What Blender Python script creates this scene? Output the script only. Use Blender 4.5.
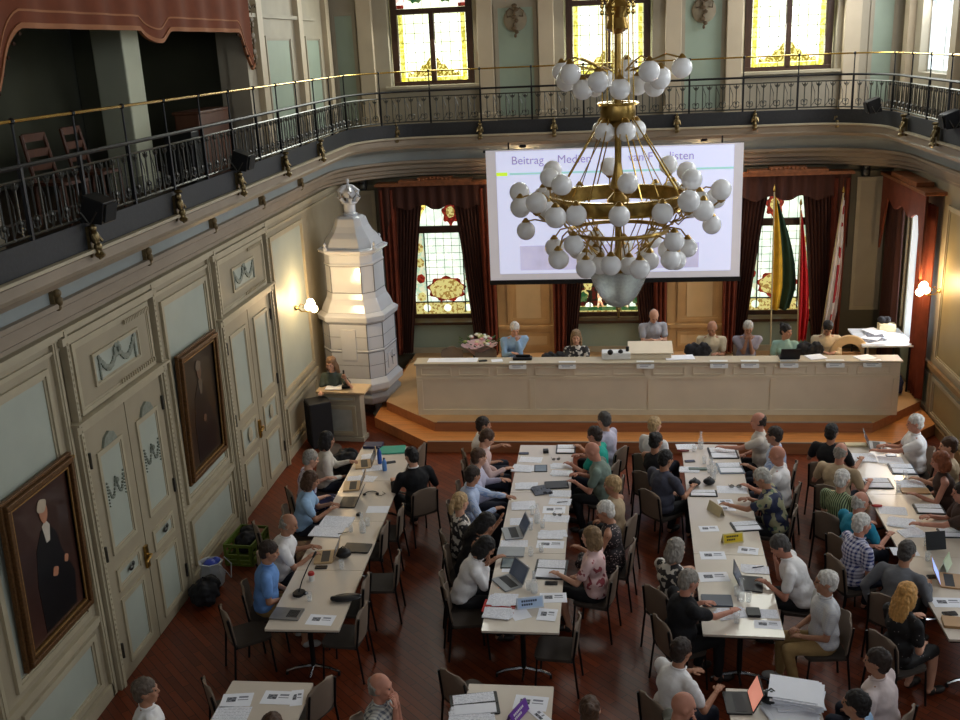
import bpy, bmesh, math, random
from mathutils import Vector, Matrix, Euler, noise
random.seed(7)
C = bpy.context.scene.collection
for o in list(bpy.data.objects): bpy.data.objects.remove(o)

# ------------------------------------------------------------------ camera
CAM_Z = 6.7
def camera():
    f, ya, pi_, ro = 1008.95752, 0.131644855, 0.302037761, 0.0456119653
    cy, sy, cp, sp, cr, sr = math.cos(ya), math.sin(ya), math.cos(pi_), math.sin(pi_), math.cos(ro), math.sin(ro)
    r0 = Vector((cy, sy, 0)); fw = Vector((-sy, cy, 0))
    F = fw*cp + Vector((0, 0, -sp)); D = -Vector((0, 0, 1))*cp - fw*sp
    r = r0*cr + D*sr; d = -r0*sr + D*cr
    cam = bpy.data.cameras.new('camera'); ob = bpy.data.objects.new('camera', cam); C.objects.link(ob)
    m = Matrix((r, -d, -F)).transposed().to_4x4(); m.translation = Vector((0, 0, CAM_Z)); ob.matrix_world = m
    cam.sensor_width = 36; cam.lens = f*36/960; cam.clip_end = 200; cam.clip_start = .05
    bpy.context.scene.camera = ob
camera()
sc = bpy.context.scene
sc.view_settings.view_transform = 'Standard'; sc.view_settings.look = 'None'
sc.view_settings.exposure = 0.32; sc.view_settings.gamma = 1; sc.view_settings.use_curve_mapping = False
w = bpy.data.worlds.new('world'); sc.world = w; w.use_nodes = True
w.node_tree.nodes['Background'].inputs[0].default_value = (.62, .75, 1, 1)
w.node_tree.nodes['Background'].inputs[1].default_value = 1.0

def area(name, loc, direction, sx, sy, power, col):
    l = bpy.data.lights.new(name, 'AREA'); l.shape = 'RECTANGLE'; l.size = sx; l.size_y = sy; l.energy = power; l.color = col
    o = bpy.data.objects.new(name, l); C.objects.link(o); o.location = loc
    o.rotation_euler = Vector(direction).to_track_quat('-Z', 'Y').to_euler(); return o
DAY = (.95, .97, 1.0)
# daylight entering by the upper windows of the right wall, the rear wall and the lower right windows
for y, e_ in ((1.5, 6), (6.0, 20), (10.5, 75), (15.0, 110), (18.9, 110)):
    area('daylight_upper_right', (5.5, y, 7.6), (-1, 0, -.5), 1.6, 2.6, e_, DAY)
for y, e_ in ((5.0, 3), (9.5, 6), (14.0, 12)): area('daylight_lower_right', (5.5, y, 2.6), (-1, 0, -.1), 1.2, 2.2, e_, DAY)
area('daylight_curtain_window', (5.3, 18.7, 2.4), (-1, -.6, -.15), .8, 2.2, 26, DAY)
for x in (-3.4, .05, 3.5): area('daylight_rear', (x, -2.7, 8.2), (0, 1, -.15), 1.5, 2.4, 34, DAY)
for x in (-3.45, .05, 3.5): area('daylight_stage_upper', (x, 20.75, 7.2), (0, -1, -.6), 1.3, 2.2, 75, (.94, .98, .92))

# ------------------------------------------------------------------ materials
def lin(c):
    return tuple(((v/255)/12.92 if v/255 <= .04045 else ((v/255+.055)/1.055)**2.4) for v in c)
MATS = {}
def nn(nt, t, **kw):
    n = nt.nodes.new(t)
    for k, v in kw.items(): setattr(n, k, v)
    return n
def mat(name, rgb, rough=.6, metal=0, var=.12, scale=6, bump=0, emit=0, spec=.4, coat=0, alpha=None, trans=0, bscale=None, stretch=(1,1,1)):
    if name in MATS: return MATS[name]
    m = bpy.data.materials.new(name); m.use_nodes = True; nt = m.node_tree; b = nt.nodes['Principled BSDF']
    c = lin(rgb); tc = nn(nt, 'ShaderNodeTexCoord'); mp = nn(nt, 'ShaderNodeMapping'); mp.inputs['Scale'].default_value = stretch
    nt.links.new(tc.outputs['Object'], mp.inputs[0])
    nz = nn(nt, 'ShaderNodeTexNoise'); nz.inputs['Scale'].default_value = scale; nz.inputs['Detail'].default_value = 4
    nt.links.new(mp.outputs[0], nz.inputs['Vector'])
    rp = nn(nt, 'ShaderNodeValToRGB'); rp.color_ramp.elements[0].position = .3; rp.color_ramp.elements[1].position = .7
    rp.color_ramp.elements[0].color = tuple(v*(1-var) for v in c)+(1,); rp.color_ramp.elements[1].color = tuple(min(1, v*(1+var)) for v in c)+(1,)
    nt.links.new(nz.outputs['Fac'], rp.inputs[0]); nt.links.new(rp.outputs[0], b.inputs['Base Color'])
    b.inputs['Roughness'].default_value = rough; b.inputs['Metallic'].default_value = metal
    b.inputs['Specular IOR Level'].default_value = spec; b.inputs['Coat Weight'].default_value = coat
    b.inputs['Transmission Weight'].default_value = trans
    if alpha is not None: b.inputs['Alpha'].default_value = alpha
    if emit: nt.links.new(rp.outputs[0], b.inputs['Emission Color']); b.inputs['Emission Strength'].default_value = emit
    if bump:
        bp = nn(nt, 'ShaderNodeBump'); bp.inputs['Strength'].default_value = bump; bp.inputs['Distance'].default_value = .01
        n2 = nn(nt, 'ShaderNodeTexNoise'); n2.inputs['Scale'].default_value = bscale or scale*3; nt.links.new(mp.outputs[0], n2.inputs['Vector'])
        nt.links.new(n2.outputs['Fac'], bp.inputs['Height']); nt.links.new(bp.outputs[0], b.inputs['Normal'])
    MATS[name] = m; return m
def patt(name, kind, c1, c2, scale=20, thr=.5, rough=.7, c3=None, emit=0, axis='Z'):
    """two-colour patterned cloth / paper / glass: stripes, plaid, spots, blobs, lines"""
    if name in MATS: return MATS[name]
    m = bpy.data.materials.new(name); m.use_nodes = True; nt = m.node_tree; b = nt.nodes['Principled BSDF']
    tc = nn(nt, 'ShaderNodeTexCoord'); c1 = lin(c1); c2 = lin(c2)
    def ramp(src, t, ca, cb):
        r = nn(nt, 'ShaderNodeValToRGB'); r.color_ramp.interpolation = 'CONSTANT'
        r.color_ramp.elements[0].color = tuple(ca)+(1,); r.color_ramp.elements[1].position = t; r.color_ramp.elements[1].color = tuple(cb)+(1,)
        nt.links.new(src, r.inputs[0]); return r.outputs[0]
    def wave(ax, s=scale):
        wv = nn(nt, 'ShaderNodeTexWave', bands_direction=ax); wv.inputs['Scale'].default_value = s; wv.inputs['Distortion'].default_value = .3
        nt.links.new(tc.outputs['Object'], wv.inputs['Vector']); return wv.outputs['Fac']
    if kind == 'stripes': out = ramp(wave(axis), thr, c1, c2)
    elif kind == 'plaid':
        a = ramp(wave('X'), thr, c1, c2); d = ramp(wave('Z'), thr, c1, c2)
        mx = nn(nt, 'ShaderNodeMixRGB'); mx.inputs[0].default_value = .5; nt.links.new(a, mx.inputs[1]); nt.links.new(d, mx.inputs[2]); out = mx.outputs[0]
    elif kind == 'spots':
        v = nn(nt, 'ShaderNodeTexVoronoi'); v.inputs['Scale'].default_value = scale; nt.links.new(tc.outputs['Object'], v.inputs['Vector'])
        out = ramp(v.outputs['Distance'], thr, c2, c1)
    else:
        v = nn(nt, 'ShaderNodeTexNoise'); v.inputs['Scale'].default_value = scale; v.inputs['Detail'].default_value = 1.5
        nt.links.new(tc.outputs['Object'], v.inputs['Vector']); out = ramp(v.outputs['Fac'], thr, c1, c2)
        if c3:
            v2 = nn(nt, 'ShaderNodeTexVoronoi'); v2.inputs['Scale'].default_value = scale*1.3; nt.links.new(tc.outputs['Object'], v2.inputs['Vector'])
            r2 = ramp(v2.outputs['Distance'], .22, (1, 1, 1), (0, 0, 0)); mx = nn(nt, 'ShaderNodeMixRGB')
            nt.links.new(r2, mx.inputs[0]); nt.links.new(out, mx.inputs[1]); mx.inputs[2].default_value = lin(c3)+(1,); out = mx.outputs[0]
    nt.links.new(out, b.inputs['Base Color']); b.inputs['Roughness'].default_value = rough
    if emit: nt.links.new(out, b.inputs['Emission Color']); b.inputs['Emission Strength'].default_value = emit
    MATS[name] = m; return m
def floor_mat():
    m = bpy.data.materials.new('parquet'); m.use_nodes = True; nt = m.node_tree; b = nt.nodes['Principled BSDF']
    tc = nn(nt, 'ShaderNodeTexCoord'); mp = nn(nt, 'ShaderNodeMapping'); mp.inputs['Rotation'].default_value = (0, 0, math.radians(45))
    nt.links.new(tc.outputs['Object'], mp.inputs[0])
    br = nn(nt, 'ShaderNodeTexBrick'); br.inputs['Scale'].default_value = 1.6; br.inputs['Mortar Size'].default_value = .006
    br.inputs['Color1'].default_value = lin((114, 52, 26))+(1,); br.inputs['Color2'].default_value = lin((90, 39, 20))+(1,); br.inputs['Mortar'].default_value = lin((40, 18, 10))+(1,)
    br.inputs['Brick Width'].default_value = .9; br.inputs['Row Height'].default_value = .14
    nt.links.new(mp.outputs[0], br.inputs['Vector']); nt.links.new(br.outputs['Color'], b.inputs['Base Color'])
    nz = nn(nt, 'ShaderNodeTexNoise'); nz.inputs['Scale'].default_value = 25; nt.links.new(tc.outputs['Object'], nz.inputs['Vector'])
    mr = nn(nt, 'ShaderNodeMapRange'); mr.inputs['To Min'].default_value = .3; mr.inputs['To Max'].default_value = .48
    nt.links.new(nz.outputs['Fac'], mr.inputs['Value']); nt.links.new(mr.outputs[0], b.inputs['Roughness'])
    b.inputs['Specular IOR Level'].default_value = .28
    MATS['floor'] = m; return m
floor_mat()
cream = mat('cream_paint', (158, 147, 124), .55, var=.06, scale=2.5)
cream2 = mat('cream_moulding', (172, 161, 136), .5, var=.08, scale=4)
pale = mat('pale_blue_green_panel', (168, 174, 162), .5, var=.05, scale=2)
mauve = mat('mauve_fascia', (142, 128, 110), .55, var=.08, scale=3)
skyblue = mat('pale_blue_frieze', (142, 148, 146), .55, var=.06, scale=3)
green = mat('sage_green_wall', (150, 164, 146), .6, var=.1, scale=1.2)
stone = mat('upper_wall_plaster', (162, 152, 132), .6, var=.08, scale=2)
olive = mat('olive_wall', (90, 84, 66), .6, var=.1, scale=2)
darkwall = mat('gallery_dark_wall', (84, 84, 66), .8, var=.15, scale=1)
ochre = mat('ochre_panel_wood', (196, 160, 110), .5, var=.1, scale=2.5)
ochre2 = mat('ochre_panel_light', (214, 186, 140), .5, var=.06, scale=2.5)
oak = mat('oak_step', (206, 138, 78), .35, var=.15, scale=5, stretch=(.3, 4, 4))
oakside = mat('oak_riser', (160, 104, 68), .45, var=.15, scale=5, stretch=(.3, 4, 4))
carpet = mat('tan_platform_floor', (186, 150, 108), .6, var=.08, scale=3)
black = mat('black_metal', (22, 22, 24), .45, metal=.3, var=.2)
iron = mat('dark_iron', (84, 84, 80), .3, metal=.8, var=.2, scale=20)
fascia_dark = mat('dark_skirt', (34, 35, 38), .6, var=.25, scale=30)
brass = mat('brass', (200, 168, 92), .25, metal=1, var=.15, scale=10)
oldbrass = mat('old_brass', (172, 140, 78), .3, metal=1, var=.3, scale=12)
bronze = mat('bronze_figure', (120, 104, 72), .35, metal=.9, var=.3, scale=20)
gold = mat('gilt_frame', (100, 70, 40), .45, metal=.45, var=.35, scale=40, bump=.5)
gold_light = mat('gilt_edge', (170, 130, 76), .4, metal=.5, var=.3, scale=60, bump=.3)
curtain = mat('red_brown_velvet', (66, 34, 24), .85, var=.25, scale=3, stretch=(4, 4, .4))
valance = mat('rust_red_valance', (108, 50, 20), .85, var=.15, scale=4)
fringe_m = mat('valance_trim', (150, 96, 60), .8, var=.1)
darkwood = mat('dark_wood', (62, 38, 22), .45, var=.25, scale=4, stretch=(6, 1, 1))
redwood = mat('reddish_wood', (86, 48, 28), .5, var=.2, scale=3, stretch=(5, 5, .6))
porcelain = mat('white_glazed_tile', (196, 199, 206), .16, var=.03, scale=3, coat=.5)
joint = mat('tile_joint', (96, 98, 104), .6)
white = mat('white_plastic', (225, 225, 222), .4, var=.03)
tabletop = mat('beige_tabletop', (206, 194, 180), .3, var=.03, scale=3, coat=.25)
chrome = mat('chrome', (190, 190, 192), .15, metal=1, var=.05)
taupe = mat('taupe_plywood', (122, 106, 92), .5, var=.06, scale=5)
taupe_d = mat('taupe_seat', (62, 54, 48), .8, var=.08, scale=12)
desk_m = mat('greige_desk', (222, 206, 180), .5, var=.05, scale=2)
desk_l = mat('greige_moulding', (222, 206, 178), .45, var=.05, scale=2)
globe_m = mat('frosted_globe', (250, 250, 252), .2, var=.05, scale=8, trans=.0, spec=.6)
_g = globe_m.node_tree.nodes['Principled BSDF']; _g.inputs['Subsurface Weight'].default_value = .7; _g.inputs['Subsurface Radius'].default_value = (.12, .12, .12); _g.inputs['Subsurface Scale'].default_value = 1.0
crystal = mat('crystal_bowl', (214, 222, 222), .12, var=.12, scale=30, trans=.45, spec=.7, bump=.6)
lamp_on = mat('lit_globe', (255, 222, 170), .3, emit=18, var=.02)
paper_m = mat('white_paper', (236, 238, 246), .7, var=.02)
def paper_lines(name, kind):
    m = bpy.data.materials.new(name); m.use_nodes = True; nt = m.node_tree; b = nt.nodes['Principled BSDF']
    tc = nn(nt, 'ShaderNodeTexCoord'); wv = nn(nt, 'ShaderNodeTexWave', bands_direction='Y'); wv.inputs['Scale'].default_value = 14
    wv.inputs['Distortion'].default_value = 0; nt.links.new(tc.outputs['Object'], wv.inputs['Vector'])
    nz = nn(nt, 'ShaderNodeTexNoise'); nz.inputs['Scale'].default_value = 60; nt.links.new(tc.outputs['Object'], nz.inputs['Vector'])
    ml = nn(nt, 'ShaderNodeMath', operation='MULTIPLY'); nt.links.new(wv.outputs['Fac'], ml.inputs[0]); nt.links.new(nz.outputs['Fac'], ml.inputs[1])
    r = nn(nt, 'ShaderNodeValToRGB'); r.color_ramp.elements[0].position = .38; r.color_ramp.elements[1].position = .5
    r.color_ramp.elements[0].color = lin((234, 236, 244))+(1,); r.color_ramp.elements[1].color = lin((176, 178, 190))+(1,)
    nt.links.new(ml.outputs[0], r.inputs[0]); nt.links.new(r.outputs[0], b.inputs['Base Color']); b.inputs['Roughness'].default_value = .7
    MATS[name] = m; return m
lines_m = paper_lines('printed_paper', 'lines')
picture_m = patt('printed_picture', 'blob', (60, 62, 74), (130, 132, 140), 40, .5)
glass_m = bpy.data.materials.new('clear_glass'); glass_m.use_nodes = True
_b = glass_m.node_tree.nodes['Principled BSDF']; _b.inputs['Base Color'].default_value = (.92, .96, .98, 1); _b.inputs['Roughness'].default_value = .03
_b.inputs['Alpha'].default_value = .2; _b.inputs['Specular IOR Level'].default_value = .9
def solid(name, rgb, rough=.6, **k): return mat(name, rgb, rough, **k)
COL = dict(teal=(40, 150, 128), navy=(30, 40, 78), black=(24, 24, 28), beige=(190, 160, 120), blue=(40, 84, 170), blueclear=(90, 140, 210), red=(176, 40, 36),
           maroon=(110, 36, 34), greengrey=(96, 112, 104), greyblue=(120, 132, 146), slate=(72, 78, 92), silver=(150, 154, 158), tanwood=(172, 134, 92),
           cream=(214, 200, 162), blackred=(28, 26, 30), purple=(104, 52, 140), yellow=(222, 190, 40), whitegreen=(220, 232, 214), green=(80, 104, 40))
def colm(k): return solid('col_'+k, COL[k], .45, var=.06)

# ------------------------------------------------------------------ mesh builder
_SPH = {}
def sph(seg, ring):
    if (seg, ring) in _SPH: return _SPH[seg, ring]
    v = [Vector((0, 0, 1))]; f = []
    for i in range(1, ring):
        t = math.pi*i/ring
        for j in range(seg):
            a = 2*math.pi*j/seg; v.append(Vector((math.sin(t)*math.cos(a), math.sin(t)*math.sin(a), math.cos(t))))
    v.append(Vector((0, 0, -1))); L = len(v)-1
    for j in range(seg):
        k = (j+1) % seg; f.append((0, 1+j, 1+k)); b = 1+(ring-2)*seg; f.append((L, b+k, b+j))
        for i in range(ring-2):
            a = 1+i*seg; f.append((a+j, a+seg+j, a+seg+k, a+k))
    _SPH[seg, ring] = (v, f); return v, f
def frame(d, up=Vector((0, 0, 1))):
    d = Vector(d).normalized()
    if abs(d.dot(up)) > .98: up = Vector((1, 0, 0)) if abs(d.x) < .9 else Vector((0, 1, 0))
    x = d.cross(up).normalized(); y = x.cross(d).normalized()
    return x, y, d
class MB:
    def __init__(s): s.v = []; s.f = []; s.mi = []; s.cur = 0
    def add(s, vs, fs):
        o = len(s.v); s.v += [tuple(v) for v in vs]; s.f += [tuple(i+o for i in f) for f in fs]; s.mi += [s.cur]*len(fs); return s
    def box(s, c, size, rot=None):
        hx, hy, hz = size[0]/2, size[1]/2, size[2]/2; c = Vector(c)
        M = Euler(rot).to_matrix() if rot is not None and not isinstance(rot, Matrix) else (rot or Matrix.Identity(3))
        vs = [c + M @ Vector((x*hx, y*hy, z*hz)) for x in (-1, 1) for y in (-1, 1) for z in (-1, 1)]
        return s.add(vs, [(0, 1, 3, 2), (4, 6, 7, 5), (0, 4, 5, 1), (2, 3, 7, 6), (0, 2, 6, 4), (1, 5, 7, 3)])
    def rbox(s, c, size, r=.01, rz=0):     # rounded in plan
        hx, hy = size[0]/2, size[1]/2; pts = []
        for cx, cy, a0 in ((hx-r, hy-r, 0), (-hx+r, hy-r, 90), (-hx+r, -hy+r, 180), (hx-r, -hy+r, 270)):
            for k in range(4):
                a = math.radians(a0+30*k); pts.append((cx+r*math.cos(a), cy+r*math.sin(a)))
        cc, ss = math.cos(rz), math.sin(rz)
        pts = [(c[0]+x*cc-y*ss, c[1]+x*ss+y*cc) for x, y in pts]
        return s.prism(pts, c[2]-size[2]/2, c[2]+size[2]/2)
    def prism(s, pts, z0, z1):
        n = len(pts); vs = [(x, y, z0) for x, y in pts]+[(x, y, z1) for x, y in pts]
        return s.add(vs, [tuple(range(n-1, -1, -1)), tuple(range(n, 2*n))]+[(i, (i+1) % n, n+(i+1) % n, n+i) for i in range(n)])
    def slab(s, pts, o, u, v, n, d0, d1):  # polygon pts in plane o+u,v extruded along n from d0 to d1
        o, u, v, n = Vector(o), Vector(u), Vector(v), Vector(n); k = len(pts)
        vs = [o+u*x+v*y+n*d0 for x, y in pts]+[o+u*x+v*y+n*d1 for x, y in pts]
        return s.add(vs, [tuple(range(k-1, -1, -1)), tuple(range(k, 2*k))]+[(i, (i+1) % k, k+(i+1) % k, k+i) for i in range(k)])
    def cyl(s, p0, p1, r0, r1=None, n=8):
        r1 = r0 if r1 is None else r1; p0, p1 = Vector(p0), Vector(p1); x, y, d = frame(p1-p0)
        vs = [p0+(x*math.cos(2*math.pi*i/n)+y*math.sin(2*math.pi*i/n))*r0 for i in range(n)]+[p1+(x*math.cos(2*math.pi*i/n)+y*math.sin(2*math.pi*i/n))*r1 for i in range(n)]
        return s.add(vs, [tuple(range(n)), tuple(range(2*n-1, n-1, -1))]+[(i, n+i, n+(i+1) % n, (i+1) % n) for i in range(n)])
    def ball(s, c, r, M=None, seg=12, ring=8):
        if not hasattr(r, '__len__'): r = (r, r, r)
        V, F = sph(seg, ring); c = Vector(c)
        if M is None: vs = [(c.x+v.x*r[0], c.y+v.y*r[1], c.z+v.z*r[2]) for v in V]
        else: vs = [c + M @ Vector((v.x*r[0], v.y*r[1], v.z*r[2])) for v in V]
        return s.add(vs, F)
    def cap(s, p0, p1, r0, r1=None, n=10):   # tapered capsule
        r1 = r0 if r1 is None else r1
        s.ball(p0, r0, seg=n, ring=6); s.ball(p1, r1, seg=n, ring=6); return s.cyl(p0, p1, r0, r1, n)
    def tube(s, pts, r, n=6, closed=False):
        pts = [Vector(p) for p in pts]; m = len(pts); rs = r if hasattr(r, '__len__') else [r]*m; o = len(s.v); up = Vector((0, 0, 1)); vs = []
        for i, p in enumerate(pts):
            a = pts[i-1] if (i or closed) else p; b = pts[(i+1) % m] if (i < m-1 or closed) else p
            x, y, d = frame(b-a if (b-a).length > 1e-6 else Vector((0, 0, 1)))
            vs += [p+(x*math.cos(2*math.pi*k/n)+y*math.sin(2*math.pi*k/n))*rs[i] for k in range(n)]
        fs = []
        for i in range(m if closed else m-1):
            j = (i+1) % m
            fs += [(i*n+k, j*n+k, j*n+(k+1) % n, i*n+(k+1) % n) for k in range(n)]
        if not closed: fs += [tuple(range(n)), tuple(range(m*n-1, (m-1)*n-1, -1))]
        return s.add(vs, fs)
    def lathe(s, prof, c=(0, 0, 0), n=16, M=None, sx=1, sy=1):
        c = Vector(c); vs = []; m = len(prof)
        for r, z in prof:
            for k in range(n):
                a = 2*math.pi*(k+.5)/n; v = Vector((r*math.cos(a)*sx, r*math.sin(a)*sy, z)); vs.append(c+(M @ v if M else v))
        fs = [(i*n+k, i*n+(k+1) % n, (i+1)*n+(k+1) % n, (i+1)*n+k) for i in range(m-1) for k in range(n)]
        fs += [tuple(range(n-1, -1, -1)), tuple(range((m-1)*n, m*n))]
        return s.add(vs, fs)
    def mesh(s, name):
        me = bpy.data.meshes.new(name); me.from_pydata(s.v, [], s.f); me.polygons.foreach_set('material_index', s.mi); me.update(); return me
    def build(s, name, m, parent=None, smooth=35, bevel=0, loc=None, rz=0):
        me = s.mesh(name)
        for x in (m if isinstance(m, (list, tuple)) else [m]): me.materials.append(x)
        if smooth:
            me.polygons.foreach_set('use_smooth', [True]*len(me.polygons)); me.set_sharp_from_angle(angle=math.radians(smooth))
        o = bpy.data.objects.new(name, me); C.objects.link(o); o.parent = parent
        if loc is not None: o.location = loc; o.rotation_euler.z = rz
        if bevel:
            b = o.modifiers.new('bevel', 'BEVEL'); b.width = bevel; b.segments = 2; b.limit_method = 'ANGLE'
        return o
def tag(o, label=None, cat=None, group=None, kind=None):
    if label: o['label'] = label
    if cat: o['category'] = cat
    if group: o['group'] = group
    if kind: o['kind'] = kind
    return o
def empty(name, loc=(0, 0, 0), rz=0, label=None, cat=None, group=None):
    o = bpy.data.objects.new(name, None); C.objects.link(o); o.location = loc; o.rotation_euler.z = rz; o.empty_display_size = .1
    return tag(o, label, cat, group)
def struct(o): o['kind'] = 'structure'; return o
def copy_tree(o, parent=None):
    c = o.copy(); C.objects.link(c); c.parent = parent
    for ch in list(KIDS.get(o.name, [])): copy_tree(ch, c)
    return c
KIDS = {}
def note_kids(root):
    for o in [root]+list(root.children_recursive): KIDS[o.name] = list(o.children)
def dup(root, loc, rz=0, label=None, group=None):
    def rec(o, p):
        c = o.copy(); C.objects.link(c)
        if p: c.parent = p
        for ch in KIDS[o.name]: rec(ch, c)
        return c
    c = rec(root, None); c.location = loc; c.rotation_euler = (0, 0, rz)
    if label: c['label'] = label
    if group: c['group'] = group
    return c
R = math.radians
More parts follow.
